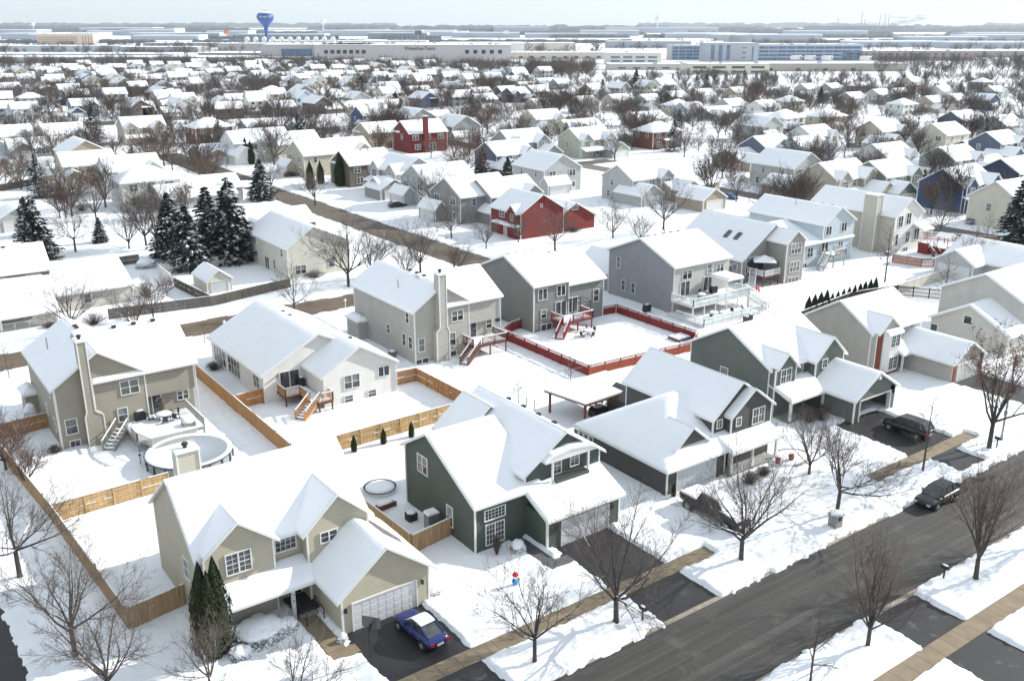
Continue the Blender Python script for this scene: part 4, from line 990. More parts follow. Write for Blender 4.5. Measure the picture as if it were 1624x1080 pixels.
def table(x, y, z, label, r=.6, square=False, group=None, hgt=.72):
    t = empty('patio_table', (x, y, z), label, 'table', group)
    q = MB()
    if square: q.box(-r, -r*.8, hgt-.04, r, r*.8, hgt)
    else: q.tube((0, 0, hgt-.04), (0, 0, hgt), r, n=18)
    lpart('tabletop', q, DMETAL, t)
    for a in (-.4, .4):
        for b in (-.35, .35):
            q = MB(); q.bar((a*r/.6, b*r/.6, 0), (a*r/.6, b*r/.6, hgt-.04), .05, .05); lpart('leg', q, DMETAL, t)
    q = MB()
    q.lathe([(r*.99, hgt), (r*.98, hgt+.08), (r*.85, hgt+.15), (r*.3, hgt+.18)], n=16) if not square else q.lathe([(r*1.05, hgt), (r*1.0, hgt+.08), (r*.85, hgt+.15), (r*.3, hgt+.18)], n=4, sy=.8)
    lpart('snow_cap', q, SNOW, t, smooth=not square)
    return t
def grill(x, y, z, label, s=1.0):
    t = empty('covered_grill', (x, y, z), label, 'grill')
    q = MB(); q.prism([(-.6*s, .1), (.6*s, .1), (.62*s, .9), (.35*s, 1.15), (-.35*s, 1.15), (-.62*s, .9)], 'y', -.3*s, .3*s); lpart('cover', q, BLACKP, t)
    q = MB(); q.blob(0, 0, 1.17, .45*s, .28*s, .1, rnd=.08); lpart('snow_cap', q, SNOW, t, smooth=True)
def ac_unit(x, y, label, col=None):
    t = empty('air_conditioner', (x, y, 0), label, 'air conditioner', 'air conditioners beside the houses')
    q = MB(); q.box(-.4, -.4, .08, .4, .4, .85); lpart('casing', q, col or METAL, t)
    q = MB()
    for i in range(9): q.box(-.41, -.41, .15+i*.08, .41, .41, .17+i*.08)
    lpart('louvers', q, DMETAL, t)
    q = MB(); q.tube((0, 0, .85), (0, 0, .9), .3, n=14); lpart('fan_guard', q, DMETAL, t)
    q = MB(); q.lathe([(.42, .86), (.4, .93), (.3, .97), (.1, .98)], n=12); lpart('snow_cap', q, SNOW, t, smooth=True)
def bin_(x, y, z, label, m=BLACKP):
    t = empty('trash_bin', (x, y, z), label, 'trash bin')
    q = MB(); q.prism([(-.26, 0), (.26, 0), (.32, .95), (-.32, .95)], 'y', -.3, .3); lpart('bin_body', q, m, t)
    q = MB(); q.box(-.34, -.34, .95, .34, .34, 1.02); lpart('lid', q, m, t)
    q = MB(); q.lathe([(.36, 1.02), (.33, 1.12), (.15, 1.2)], n=10); lpart('snow_cap', q, SNOW, t, smooth=True)
# taupe house: composite deck, stair, pool
d = deckbox('pool_deck', 'grey composite deck joining the taupe house to the round pool', 23, 92)
deck(d, 19.9, 90.2, 26.6, 96.1, 1.25, DECKG, snow=.2)
q = MB(); q.prism([(20.6, 90.2), (20.9, 87.6), (24.6, 87.9), (25.8, 90.2)], 'z', .95, 1.24); part('pool_side_platform', q, DECKG, d)
posts_rail(d, [(26.55, 95.9), (26.55, 90.3)], 1.25, .95, DECKG, bal=True, gap=.16)
posts_rail(d, [(19.95, 92.3), (19.95, 90.3), (20.7, 88.0)], 1.25, .95, DECKG)
stairs(d, 19.7, 94.8, 1.25, 17.6, 92.3, .15, 1.2, DECKG, n=6)
q = MB(); q.box(24.6, 90.5, 1.25, 25.8, 91.6, 1.75); o = part('deck_bench', q, DECKG, d); q = MB(); q.blob(25.2, 91.05, 1.85, .65, .6, .18, rnd=.05); part('snow_cap', q, SNOW, o, smooth=True)
p = empty('round_pool', (23.4, 85.4, 0), 'round above ground pool full of snow behind the beige front house', 'pool')
PC = (23.4, 85.4); PR = 3.95
q = MB(); q.lathe([(PR, .05), (PR, 1.12)], *PC, n=40); part('pool_wall', q, mat('pale pool wall', (.26, .29, .29), .5), p)
q = MB(); q.lathe([(PR+.14, 1.12), (PR+.16, 1.22), (PR-.1, 1.22), (PR-.1, 1.13)], *PC, n=40); part('pool_rim', q, mat('dark teal rim', (.03, .06, .07), .5), p)
for k in range(18):
    a = k*2*math.pi/18; q = MB(); x, y = PC[0]+(PR+.06)*math.cos(a), PC[1]+(PR+.06)*math.sin(a)
    q.tube((x, y, .05), (x, y, 1.15), .075, n=6); part('pool_upright', q, mat('dark teal rim'), p)
q = MB(); q.lathe([(PR+.10, 1.225), (PR+.04, 1.30), (PR-.30, 1.32), (PR-.5, 1.16), (PR-1.0, 1.12), (1.0, 1.16)], *PC, n=40); part('pool_snow', q, SNOW, p, smooth=True)
table(23.6, 94.0, 1.3, 'snow covered table under the folded umbrella on the pool deck', .8)
u = empty('patio_umbrella', (23.8, 94.6, 1.3), 'folded brown umbrella standing at the table on the pool deck', 'umbrella')
q = MB(); q.tube((0, 0, 0), (0, 0, 2.3), .03, n=6); lpart('pole', q, METAL, u); q = MB(); q.lathe([(.2, 1.0), (.25, 1.25), (.16, 1.9), (.05, 2.35)], n=9); lpart('canopy', q, mat('brown canvas', (.10, .085, .07), .9), u)
for i, (a, b, c, t_) in enumerate([(22.5, 94.5, 1.5, 'wall side'), (24.9, 94.2, -1.5, 'rail side'), (23.4, 92.9, 3.1, 'pool side'), (24.6, 93.1, 2.4, 'stair opposite')]):
    chair(a, b, 1.3, c, 'snow covered deck chair at the %s of the umbrella table' % t_, 'chairs on the pool deck')
grill(21.6, 95.2, 1.3, 'snow capped barbecue by the patio door of the taupe house', .9)
q = MB(); q.tube((19.3, 87.3, 0), (19.3, 87.3, 1.1), .04, n=6); q.tube((19.3, 87.3, 1.1), (19.3, 87.3, 1.25), .12, n=8); tag(link('yard_light', q.mesh('yard_light', DMETAL, (19.3, 87.3, 0)), loc=(19.3, 87.3, 0)), 'short dark yard light left of the round pool', 'lamp')
# white ranch: cedar landing and stair
d = deckbox('cedar_deck', 'small cedar landing and stair behind the white ranch house', 38, 92)
deck(d, 36.3, 92.6, 39.6, 95.0, 1.3, DECKB, snow=.14)
posts_rail(d, [(36.35, 94.8), (36.35, 92.65), (38.0, 92.65)], 1.3, .95, WOODC); deck(d, 38.6, 89.0, 40.3, 90.0, 1.3, DECKB, snow=.1)
q = MB(); q.box(38.0, 89.9, 1.05, 39.6, 92.6, 1.3); part('landing', q, DECKB, d); slabsnow(d, 38.05, 90, 39.6, 92.6, 1.3, .12)
posts_rail(d, [(38.05, 92.5), (38.05, 90.9)], 1.3, .95, WOODC); posts_rail(d, [(40.3, 90.0), (40.3, 89.05), (39.0, 89.05)], 1.3, .95, WOODC)
stairs(d, 38.6, 90.0, 1.3, 36.1, 88.4, .15, 1.2, WOODC, n=7)
grill(39.1, 94.5, 1.35, 'small dark grill in the corner of the cedar landing', .6)
# light grey house: brown deck
d = deckbox('brown_deck', 'brown deck with snowy rails behind the light grey beige house', 64.5, 95.5)
deck(d, 61.9, 93.8, 67.0, 97.1, 1.7, DECKB, snow=.16)
posts_rail(d, [(67.0, 97.0), (67.0, 93.8), (63.2, 93.8)], 1.7, .95, DECKB); posts_rail(d, [(61.9, 97.0), (61.9, 93.9)], 1.7, .95, DECKB)
stairs(d, 62.5, 94.0, 1.7, 59.6, 92.6, .15, 1.1, DECKB, n=8)
# medium grey house: red stair deck
d = deckbox('red_deck', 'red painted deck and stair behind the medium grey house', 79.5, 96.5)
deck(d, 77.2, 94.9, 82.4, 97.7, 1.7, WOODR, snow=.14)
posts_rail(d, [(82.4, 97.6), (82.4, 94.9), (78.8, 94.9)], 1.7, .95, WOODR); posts_rail(d, [(77.2, 97.6), (77.2, 95.0)], 1.7, .95, WOODR)
stairs(d, 77.9, 95.1, 1.7, 75.4, 93.5, .15, 1.1, WOODR, n=8)
g_ = empty('metal_gazebo', (80.6, 96.2, 1.7), 'open black frame gazebo on the red stair deck', 'gazebo')
for a in (-1.5, 1.5):
    for b in (-1.1, 1.1): q = MB(); q.box(a-.04, b-.04, 0, a+.04, b+.04, 2.3); lpart('post', q, DMETAL, g_)
q = MB()
for b in (-1.1, 1.1): q.bar((-1.5, b, 2.3), (1.5, b, 2.3), .06, .06)
for a in (-1.5, -.5, .5, 1.5): q.bar((a, -1.1, 2.3), (a, 0, 2.55), .05, .05); q.bar((a, 0, 2.55), (a, 1.1, 2.3), .05, .05)
lpart('roof_frame', q, DMETAL, g_)
table(79.6, 92.6, .1, 'snow covered patio table beside the red stair', .7)
for i, (a, b, c, t_) in enumerate([(78.5, 92.4, 1.6, 'left'), (80.7, 92.9, -1.5, 'right'), (79.3, 91.5, 3.1, 'near side'), (80.9, 94.0, .5, 'deck side')]): chair(a, b, .1, c, 'snowy dark chair at the %s of the patio table below the red stair' % t_, 'chairs below the red stair')
b_ = empty('raised_bed', (88.6, 84.3, 0), 'low snow covered planter box in the corner of the red fence', 'planter')
q = MB(); q.box(-1.2, -1, 0, 1.2, 1, .45); lpart('planter_box', q, WOODG, b_); q = MB(); q.box(-1.1, -.9, .45, 1.1, .9, .62); lpart('snow_cap', q, SNOW, b_)
# double white deck
d = deckbox('double_deck', 'white two level deck with glass railing on the blue grey house', 101, 90)
deck(d, 95.6, 88.7, 107.4, 93.1, 2.35, TRIM, snow=.12); deck(d, 94.6, 85.6, 106.6, 91.0, .5, TRIM, snow=.12)
q = MB(); q.box(94.8, 91.0, .22, 107, 93.1, .5); part('lower_platform', q, TRIM, d)
posts_rail(d, [(95.6, 93.0), (95.6, 88.7), (107.4, 88.7)], 2.35, 1.0, TRIM, glass=True)
posts_rail(d, [(94.6, 90.9), (94.6, 85.6), (106.2, 85.6)], .5, .95, TRIM, glass=True)
posts_rail(d, [(107.4, 88.8), (107.4, 91.5)], 2.35, 1.0, TRIM, glass=True)
stairs(d, 107.8, 90.2, 2.35, 109.2, 86.6, .3, 1.3, TRIM, n=9); stairs(d, 106.6, 88.2, .6, 108.4, 86.9, .1, 1.2, TRIM, n=3)
g_ = empty('white_gazebo', (104.9, 91.0, 2.35), 'white gazebo with a snow roof on the upper level of the double deck', 'gazebo')
for a in (-1.6, 1.6):
    for b in (-1.5, 1.5): q = MB(); q.box(a-.06, b-.06, 0, a+.06, b+.06, 2.3); lpart('post', q, TRIM, g_)
q = MB(); q.prism([(-1.8, 2.3), (1.8, 2.3), (1.5, 2.75), (-1.5, 2.75)], 'y', -1.7, 1.7); lpart('canopy', q, TRIM, g_)
q = MB(); q.prism([(-1.82, 2.38), (-1.5, 2.82), (0, 2.95), (1.5, 2.82), (1.82, 2.38), (1.6, 2.4), (-1.6, 2.4)], 'y', -1.72, 1.72); lpart('snow_cap', q, SNOW, g_)
for i, (a, b, z, c, t_) in enumerate([(96.6, 91.6, 2.4, 1.5, 'at the left end of the upper level'), (97.5, 89.8, 2.4, 3, 'by the glass corner of the upper level'), (100.6, 91.9, 2.4, 0, 'between the two patio doors'), (101.7, 92.0, 2.4, 0, 'just left of the gazebo'),
      (97.2, 87.0, .55, 3, 'at the left of the lower level'), (100.0, 87.4, .55, .5, 'in the middle of the lower level'), (102.3, 87.3, .55, 2, 'right of the middle on the lower level'), (104.6, 87.2, .55, 1, 'near the lower level stair')]):
    chair(a, b, z, c, 'snow heaped chair %s of the double deck' % t_, 'chairs on the double deck')
table(99.3, 90.6, 2.4, 'snow covered table on the upper level of the double deck', .6); table(98.6, 87.5, .55, 'snow covered table on the lower level of the double deck', .65)
grill(103.0, 91.8, 2.4, 'black covered grill beneath the white gazebo'); grill(93.9, 96.2, .1, 'black covered grill against the blue grey side wall', 1.0)
bin_(101.3, 83.9, .1, 'taller black bin with a snow hat in front of the double deck'); bin_(102.5, 84.2, .1, 'smaller black bin with a snow hat right of the taller one')
# tan house small deck with tent gazebo
d = deckbox('white_railed_deck', 'small raised deck with white railing and red legs beside the tall bay', 120, 96)
deck(d, 118.2, 95.0, 122.0, 98.5, 1.9, DECKB, snow=.1); posts_rail(d, [(118.2, 98.4), (118.2, 95.0), (122.0, 95.0)], 1.9, .95, TRIM, snow=False)
stairs(d, 118.2, 97.2, 1.9, 115.6, 95.2, .15, 1.0, TRIM, n=8)
g_ = empty('tent_gazebo', (120.2, 96.8, 1.9), 'dark gazebo with a pointed snow roof next to the tall bay', 'gazebo')
for a in (-1.6, 1.6):
    for b in (-1.5, 1.5): q = MB(); q.box(a-.05, b-.05, 0, a+.05, b+.05, 2.1); lpart('post', q, DMETAL, g_)
q = MB(); q.box(-1.5, 1.3, .1, 1.5, 1.34, 2.1); lpart('curtain', q, BLACKP, g_)
q = MB(); q.lathe([(2.5, 2.1), (2.4, 2.2), (1.1, 2.55), (.1, 2.95)], n=4); lpart('canopy', q, SNOW, g_)
sl_ = empty('toy_slide', (116.0, 94.2, 0), 'red plastic slide at the foot of the white stair', 'slide'); q = MB(); q.bar((0, .25, 1.0), (-.2, -.6, .1), .35, .1); lpart('chute', q, mat('red plastic', (.5, .02, .02), .4), sl_); q = MB(); q.box(-.15, .25, 0, .15, .33, 1.0); lpart('ladder', q, mat('red plastic'), sl_)
# pale blue house stair
d = deckbox('tall_stair', 'tall grey stair and landing behind the pale blue house', 139, 98)
deck(d, 138.4, 96.6, 141.6, 99.3, 2.2, DECKG, snow=.1); posts_rail(d, [(141.6, 99.2), (141.6, 96.6), (138.6, 96.6)], 2.2, .95, DECKG); stairs(d, 138.5, 98.0, 2.2, 134.9, 96.6, .15, 1.1, DECKG, n=9)
# red deck at the white house
d = deckbox('barn_red_deck', 'barn red deck with closed sides behind the white house at the right', 163, 93)
q = MB(); q.box(160.6, 92.6, 0, 162.9, 94.6, 1.4); q.box(162.6, 89.9, 0, 167.4, 93.0, 1.2); part('deck_base', q, WOODR, d); slabsnow(d, 160.7, 92.7, 162.6, 94.5, 1.4, .12); slabsnow(d, 162.9, 90.1, 167.2, 92.8, 1.2, .12)
q = MB(); q.box(162.6, 89.8, 1.2, 167.4, 89.9, 1.9); q.box(160.5, 92.5, 1.4, 160.6, 94.6, 2.2); part_each('deck_side_wall', q, WOODR, d)
stairs(d, 162.2, 93.2, 1.4, 160.2, 90.4, .15, 1.1, WOODR, n=5)
g_ = empty('deck_gazebo', (165, 91.8, 1.2), 'small snow roofed gazebo on the barn red deck', 'gazebo')
for a in (-1.2, 1.2):
    for b in (-1, 1): q = MB(); q.box(a-.05, b-.05, 0, a+.05, b+.05, 1.9); lpart('post', q, DECKB, g_)
q = MB(); q.prism([(-1.6, 1.9), (1.6, 1.9), (1.5, 2.0), (0, 2.6), (-1.5, 2.0)], 'y', -1.4, 1.4); lpart('canopy', q, SNOW, g_)
# wooden patio roof between the front houses
g_ = empty('patio_cover', (63, 72.5, 0), 'long flat patio roof on red brown posts behind the charcoal house', 'patio cover')
q = MB(); q.prism([(58.4, 74.9), (59.4, 69.2), (66.8, 69.6), (67.6, 75.4)], 'z', 2.5, 2.68); part('roof_deck', q, mat('red brown beam', (.15, .05, .03), .7), g_)
for x, y in ((58.9, 74.5), (59.8, 69.7), (66.5, 70.0), (67.0, 75.0)):
    q = MB(); q.box(x-.1, y-.1, 0, x+.1, y+.1, 2.5); part('post', q, mat('red brown beam'), g_)
q = MB()
for k in range(9): x = 60.2+k*.8; q.box(x-.05, 69.25, 2.28, x+.05, 69.5, 2.5)
q.bar((59.6, 69.6, 2.36), (66.6, 69.95, 2.36), .1, .22); q.bar((58.8, 74.6, 2.36), (67, 75.1, 2.36), .1, .22); part('beam', q, mat('red brown beam'), g_)
q = MB(); q.prism([(58.38, 74.92), (59.38, 69.18), (66.82, 69.58), (67.62, 75.42)], 'z', 2.69, 2.87); part('roof_snow', q, SNOW, g_)
grill(62.6, 70.8, .1, 'large black covered grill under the patio roof', 1.6)
# air conditioners, boxes, bins
ac_unit(54.0, 100.6, 'grey air conditioner against the left wall of the light grey beige house'); ac_unit(73.4, 105.4, 'dark air conditioner against the left wall of the medium grey house'); ac_unit(131.3, 98.3, 'air conditioner at the left corner of the pale blue house'); ac_unit(154.2, 96.5, 'air conditioner below the broad chimney')
ac_unit(34.9, 62.9, 'black air conditioner in the gravel strip beside the dark green house', DMETAL)
t = empty('utility_cabinet', (35.3, 60.2, 0), 'tall grey storage cabinet beside the dark green house', 'cabinet')
q = MB(); q.box(-.5, -.4, .05, .5, .4, 1.9); lpart('cabinet_body', q, METAL, t); q = MB(); q.box(-.47, -.43, .1, -.01, -.4, 1.8); q.box(.01, -.43, .1, .47, -.4, 1.8); lpart('door', q, METAL, t); q = MB(); q.prism([(-.55, 1.9), (.55, 1.9), (.45, 2.08), (-.45, 2.08)], 'y', -.43, .43); lpart('snow_cap', q, SNOW, t)
t = empty('round_swing', (35.3, 69.2, 0), 'round rimmed fire pit and table set behind the green house', 'patio set')
q = MB(); q.lathe([(1.47, .5), (1.5, .57), (1.43, .58), (1.42, .5)], n=20); lpart('rim', q, DMETAL, t); q = MB(); q.lathe([(1.4, .1), (1.35, .55), (.8, .62)], n=20); lpart('snow_cap', q, SNOW, t, smooth=True)
t = empty('garden_bench', (34.2, 66.2, 0), 'brown bench heaped with snow beside the back corner of the dark green house', 'bench', rz=.1)
q = MB(); q.box(-.9, -.35, .35, .9, .35, .45); lpart('seat', q, DECKB, t); q = MB(); q.box(-.9, -.45, .1, .9, -.38, .6); lpart('front_panel', q, DECKB, t); q = MB(); q.blob(0, 0, .5, .9, .4, .2, rnd=.06); lpart('snow_cap', q, SNOW, t, smooth=True)
# street furniture
def mailbox(x, y, label, rz=0):
    t = empty('mailbox', (x, y, 0), label, 'mailbox', None, rz)
    q = MB(); q.box(-.05, -.05, 0, .05, .05, 1.05); lpart('post', q, BLACKP, t)
    q = MB(); q.prism([(-.13, 1.05), (.13, 1.05), (.13, 1.2), (.08, 1.3), (-.08, 1.3), (-.13, 1.2)], 'y', -.3, .3); lpart('box', q, BLACKP, t)
    q = MB(); q.box(-.13, -.32, 1.05, .13, -.3, 1.28); lpart('door', q, DMETAL, t)
    q = MB(); q.blob(0, 0, 1.32, .12, .27, .05); lpart('snow_cap', q, SNOW, t, smooth=True)
mailbox(40.9, 40.9, 'black mailbox on the snowy verge in front of the dark green house'); mailbox(63.1, 31.4, 'black mailbox across the street beside its curb')
mailbox(89.4, 41.4, 'black mailbox below the tall street lamp at right')
t = empty('stone_mailbox', (63.2, 41.2, 0), 'stone block mailbox with a snow cap at the foot of a bare verge tree', 'mailbox')
q = MB(); q.box(-.42, -.42, 0, .42, .42, 1.25); lpart('pillar', q, mat('pillar stone', (.26, .25, .24), .8, noise=.45, nscale=6), t); q = MB(); q.box(-.5, -.5, 1.25, .5, .5, 1.33); lpart('cap_stone', q, CONCG, t)
q = MB(); q.box(-.15, -.5, .8, .15, -.42, 1.1); lpart('mail_door', q, DMETAL, t); q = MB(); q.lathe([(.66, 1.33), (.64, 1.42), (.5, 1.5)], n=4); lpart('snow_cap', q, SNOW, t)
t = empty('street_lamp', (91.8, 42.2, 0), 'tall grey street lamp on the verge beside the brown leaved tree', 'street lamp')
q = MB(); q.tube((0, 0, 0), (0, 0, 9.2), .11, .07, n=10); lpart('pole', q, METAL, t); q = MB(); q.tube((0, 0, 9.1), (0, -1.8, 9.7), .05, n=8); lpart('arm', q, METAL, t)
q = MB(); q.prism([(-1.7, 9.62), (-2.5, 9.7), (-2.5, 9.82), (-1.7, 9.85)], 'x', -.14, .14); lpart('lamp_head', q, METAL, t); q = MB(); q.box(-.14, -.12, 2.7, .14, .12, 3.2); lpart('meter_box', q, METAL, t); q = MB(); q.tube((0, 0, 0), (0, 0, .5), .2, .16, n=10); lpart('base', q, METAL, t)
t = empty('basketball_hoop', (23.1, 48.0, 0), 'basketball hoop on a black pole at the edge of the beige house driveway', 'basketball hoop', rz=-.9)
q = MB(); q.tube((0, 0, 0), (0, 0, 2.9), .07, n=8); lpart('pole', q, BLACKP, t); q = MB(); q.box(-.65, .55, 2.5, .65, .6, 3.3); lpart('backboard', q, mat('smoky board', (.06, .06, .065), .3), t)
q = MB(); q.bar((0, 0, 2.7), (0, .55, 2.8), .07, .07); q.bar((0, 0, 2.4), (0, .55, 2.6), .07, .07); lpart('arm', q, BLACKP, t)
q = MB()
for k in range(16):
    a, b = k*math.pi/8, (k+1)*math.pi/8; q.tube((.23*math.cos(a), .85+.23*math.sin(a), 2.75), (.23*math.cos(b), .85+.23*math.sin(b), 2.75), .018, n=5, cap=False)
rim = lpart('rim', q, mat('red plastic'), t); q = MB()
for k in range(12): a = k*math.pi/6; q.tube((.23*math.cos(a), .85+.23*math.sin(a), 2.75), (.13*math.cos(a+.3), .85+.13*math.sin(a+.3), 2.35), .01, n=3, cap=False)
lpart('net', q, TRIM, rim)
t = empty('snow_figure', (36.3, 49.8, 0), 'small lawn figure with a red cap and blue body on the snow', 'lawn figure')
q = MB(); q.blob(0, 0, .38, .24, .2, .36, rnd=.03, n=12, m=8); lpart('body', q, mat('light blue fabric', (.05, .33, .6), .6), t, smooth=True)
q = MB(); q.blob(0, 0, .85, .19, .19, .2, rnd=.02, n=12, m=8); lpart('head', q, SNOW, t, smooth=True); q = MB(); q.lathe([(.24, .95), (.24, 1.02), (.2, 1.13), (.06, 1.2)], n=12); lpart('cap', q, mat('red cloth', (.6, .01, .03), .7), t, smooth=True)
q = MB(); q.blob(.25, -.1, .55, .09, .07, .16, n=8); lpart('arm', q, mat('yellow cloth', (.6, .4, .03), .7), t); q = MB(); q.blob(-.25, -.05, .6, .09, .07, .16, n=8); lpart('arm', q, mat('dark blue cloth', (.02, .04, .2), .7), t)
def lamp_post(x, y, label, h=2.0):
    t = empty('yard_lamp', (x, y, 0), label, 'lamp'); q = MB(); q.tube((0, 0, 0), (0, 0, h), .05, n=6); lpart('post', q, TRIM, t); q = MB(); q.blob(0, 0, h+.2, .2, .2, .22, rnd=0, n=10, m=6); lpart('globe', q, TRIM, t, smooth=True)
lamp_post(39.7, 121.0, 'white globe lamp beside the brown street above the ranch house roof'); lamp_post(57.6, 121.0, 'white lamp post near the bare tree by the brown street')
# rocks and planter bed at the charcoal house
t = empty('planter_bed', (70.5, 51.6, 0), 'curved snow filled planting bed by the charcoal house porch', 'planter bed')
q = MB()
for k in range(12):
    a = -1.9+k*.27; b = a+.26; q.bar((70.5+2.4*math.cos(a), 51.9+1.6*math.sin(a), .12), (70.5+2.4*math.cos(b), 51.9+1.6*math.sin(b), .12), .25, .42)
part('stone_edging', q, CONCG, t); q = MB(); q.lathe([(1, .1), (.98, .3), (.7, .38)], 70.5, 51.9, n=20, sx=2.3, sy=1.5); part('bed_snow', q, SNOW, t, smooth=True)
for i, (x, y, l) in enumerate([(68.6, 51.6, 'beside the porch post'), (70.2, 51.3, 'in the middle of the planting bed')]):
    t = empty('flower_pot', (x, y, .3), 'terracotta pot with dry stems '+l, 'flower pot'); q = MB(); q.lathe([(.2, 0), (.3, .5), (.26, .5)], n=12); lpart('pot', q, mat('terracotta', (.24, .08, .05), .8), t)
    q = MB()
    for k in range(40): a = random.uniform(0, 6.28); q.tube((0, 0, .45), (.35*math.cos(a), .35*math.sin(a), random.uniform(.6, .9)), .012, .006, n=3, cap=False)
    lpart('dry_stems', q, LEAFB, t)
# ---------------------------------------------------------------- vehicles (front faces local -y)
def wheel(parent, x, y, r, w=.22):
    t = link('wheel', None, parent, (x, y, r)); q = MB(); q.tube((-w/2, 0, 0), (w/2, 0, 0), r, n=20); lpart('tyre', q, BLACKP, t)
    s = 1 if x > 0 else -1; q = MB(); q.tube((s*w*.45, 0, 0), (s*(w/2+.012), 0, 0), r*.62, r*.60, n=16)
    rim = lpart('rim', q, METAL, t); q = MB()
    for k in range(5): a = k*1.2566; q.bar((s*(w/2+.02), 0, 0), (s*(w/2+.02), r*.56*math.cos(a), r*.56*math.sin(a)), .05, .03)
    lpart('spokes', q, mat('bright alloy', (.55, .56, .58), .3, metal=.8), rim)
def vehicle(name, label, loc, rz, prof, roof, wid, col, wheels, wr=.34, cat='car', snow=None, group=None, bed=None, winm=None, seams=True):
    """prof: (y, z_bottom, z_belt, half width) stations nose to tail; roof: (y, z, half width) x4: windscreen base, roof front, roof rear, rear window base"""
    t = empty(name, (*loc, .0), label, cat, group, rz)
    paint = mat(name+' paint', col, .22, spec=.6); q = MB(); rows = []
    for y, zb, zt, hw in prof:
        row = [(-hw*.90, y, zb), (-hw, y, zb+(zt-zb)*.35), (-hw*.985, y, zb+(zt-zb)*.75), (-hw*.86, y, zt), (0, y, zt+.03), (hw*.86, y, zt), (hw*.985, y, zb+(zt-zb)*.75), (hw, y, zb+(zt-zb)*.35), (hw*.90, y, zb)]
        rows.append(row)
    i0 = 0
    for r_ in rows: q.v += r_
    n = 9
    for j in range(len(rows)-1):
        for k in range(n-1): q.f.append((j*n+k, j*n+k+1, (j+1)*n+k+1, (j+1)*n+k)); q.m.append(0)
        q.f.append((j*n+n-1, j*n, (j+1)*n, (j+1)*n+n-1)); q.m.append(0)
    q.f.append(tuple(range(n))[::-1]); q.m.append(0); q.f.append(tuple((len(rows)-1)*n+k for k in range(n))); q.m.append(0)
    b = lpart('body', q, paint, t, smooth=True); md = b.modifiers.new('subdivision', 'SUBSURF'); md.levels = md.render_levels = 1
    # wheel arches
    for y in wheels:
        for s in (-1, 1):
            hw = max(p_[3] for p_ in prof); a = MB(); a.tube((s*(hw-.12), y, wr*1.02), (s*(hw+.006), y, wr*1.02), wr*1.22, n=20); lpart('wheel_arch', a, BLACKP, t)
            wheel(t, s*(hw-.085), y, wr)
    # cabin
    (ya, za, wa), (yb, zb_, wb), (yc, zc, wc), (yd, zd, wd_) = roof; cab = MB()
    def ring(y, z, w_): return [(-w_, y, z), (w_, y, z)]
    P = [(-wa, ya, za), (wa, ya, za), (-wb, yb, zb_), (wb, yb, zb_), (-wc, yc, zc), (wc, yc, zc), (-wd_, yd, zd), (wd_, yd, zd)]
    cab.v = P; cab.f = [(0, 1, 3, 2), (2, 3, 5, 4), (4, 5, 7, 6), (0, 2, 4, 6), (1, 7, 5, 3), (0, 6, 7, 1)]; cab.m = [0]*6
    lpart('windows', cab, GLASS, t)
    q = MB(); q.prism([(yb-.02, zb_-.02), (yb+.15, zb_+.05), ((yb+yc)/2, max(zb_, zc)+.07), (yc-.1, zc+.04), (yc+.02, zc-.02)], 'x', -wb-.015, wb+.015); lpart('roof', q, paint, t)
    pl = MB()
    for s in (-1, 1):
        pl.bar((s*(wa+.0), ya, za), (s*(wb+.01), yb, zb_), .07, .06); pl.bar((s*(wc+.01), yc, zc), (s*(wd_+.0), yd, zd), .09, .12)
        for u in ((.42, .42) if yd-ya < 3 else (.36, .68)):
            yt = yb+(yc-yb)*u; pl.bar((s*(wa+(wd_-wa)*.5+.012), ya+(yd-ya)*u, za+.02), (s*(wb+.012), yt+.02, zb_), .05, .09)
    lpart('pillars', pl, paint, t)
    y0, zb0, zt0, hw0 = prof[0]; y1, zb1, zt1, hw1 = prof[-1]
    for s in (-1, 1):
        q = MB(); q.box(s*hw0*.55, y0-.03, zt0-.24, s*hw0*.92, y0+.22, zt0-.08); lpart('headlight', q, mat('headlight glass', (.6, .62, .62), .15), t)
        q = MB(); q.box(s*hw1*.6, y1-.12, zt1-.26, s*hw1*.93, y1+.03, zt1-.08); lpart('tail_light', q, mat('tail light red', (.30, .01, .01), .2), t)
        q = MB(); q.box(s*(wa+.06), ya+.35, za+.02, s*(wa+.28), ya+.5, za+.18); lpart('mirror', q, paint, t)
    q = MB(); q.box(-hw0*.5, y0-.035, zb0+.12, hw0*.5, y0+.06, zt0-.12); lpart('grille', q, BLACKP, t)
    q = MB(); q.box(-.26, y1+.0, zb1+.18, .26, y1+.035, zb1+.33); lpart('number_plate', q, mat('plate', (.5, .5, .5), .5), t)
    for y in (ya+(yd-ya)*.12, ya+(yd-ya)*.48, ya+(yd-ya)*.82):
        for s in (-1, 1):
            hw = max(p_[3] for p_ in prof); q = MB(); q.box(s*(hw-.02), y-.006, .32, s*(hw+.003), y+.006, za-.02)
            lpart('door_seam', q, BLACKP, t)
    for y in (ya+(yd-ya)*.40, ya+(yd-ya)*.72):
        for s in (-1, 1):
            hw = max(p_[3] for p_ in prof); q = MB(); q.box(s*(hw-.01), y-.1, za-.2, s*(hw+.03), y+.08, za-.16); lpart('door_handle', q, METAL, t)
    if bed:
        q = MB(); q.box(-bed[2], bed[0], .95, bed[2], bed[1], bed[3]); lpart('bed_cover', q, SNOW, t)
    if snow:
        for sy0, sy1, sz0, sz1, sw, T in snow:
            q = MB(); q.prism([(sy0, sz0), (sy0+.1, sz0+T*.8), ((sy0+sy1)/2, (sz0+sz1)/2+T*1.1), (sy1-.1, sz1+T*.8), (sy1, sz1)], 'x', -sw, sw)
            o = lpart('snow_cap', q, SNOW, t, smooth=False); md = o.modifiers.new('bevel', 'BEVEL'); md.width = .06; md.segments = 2
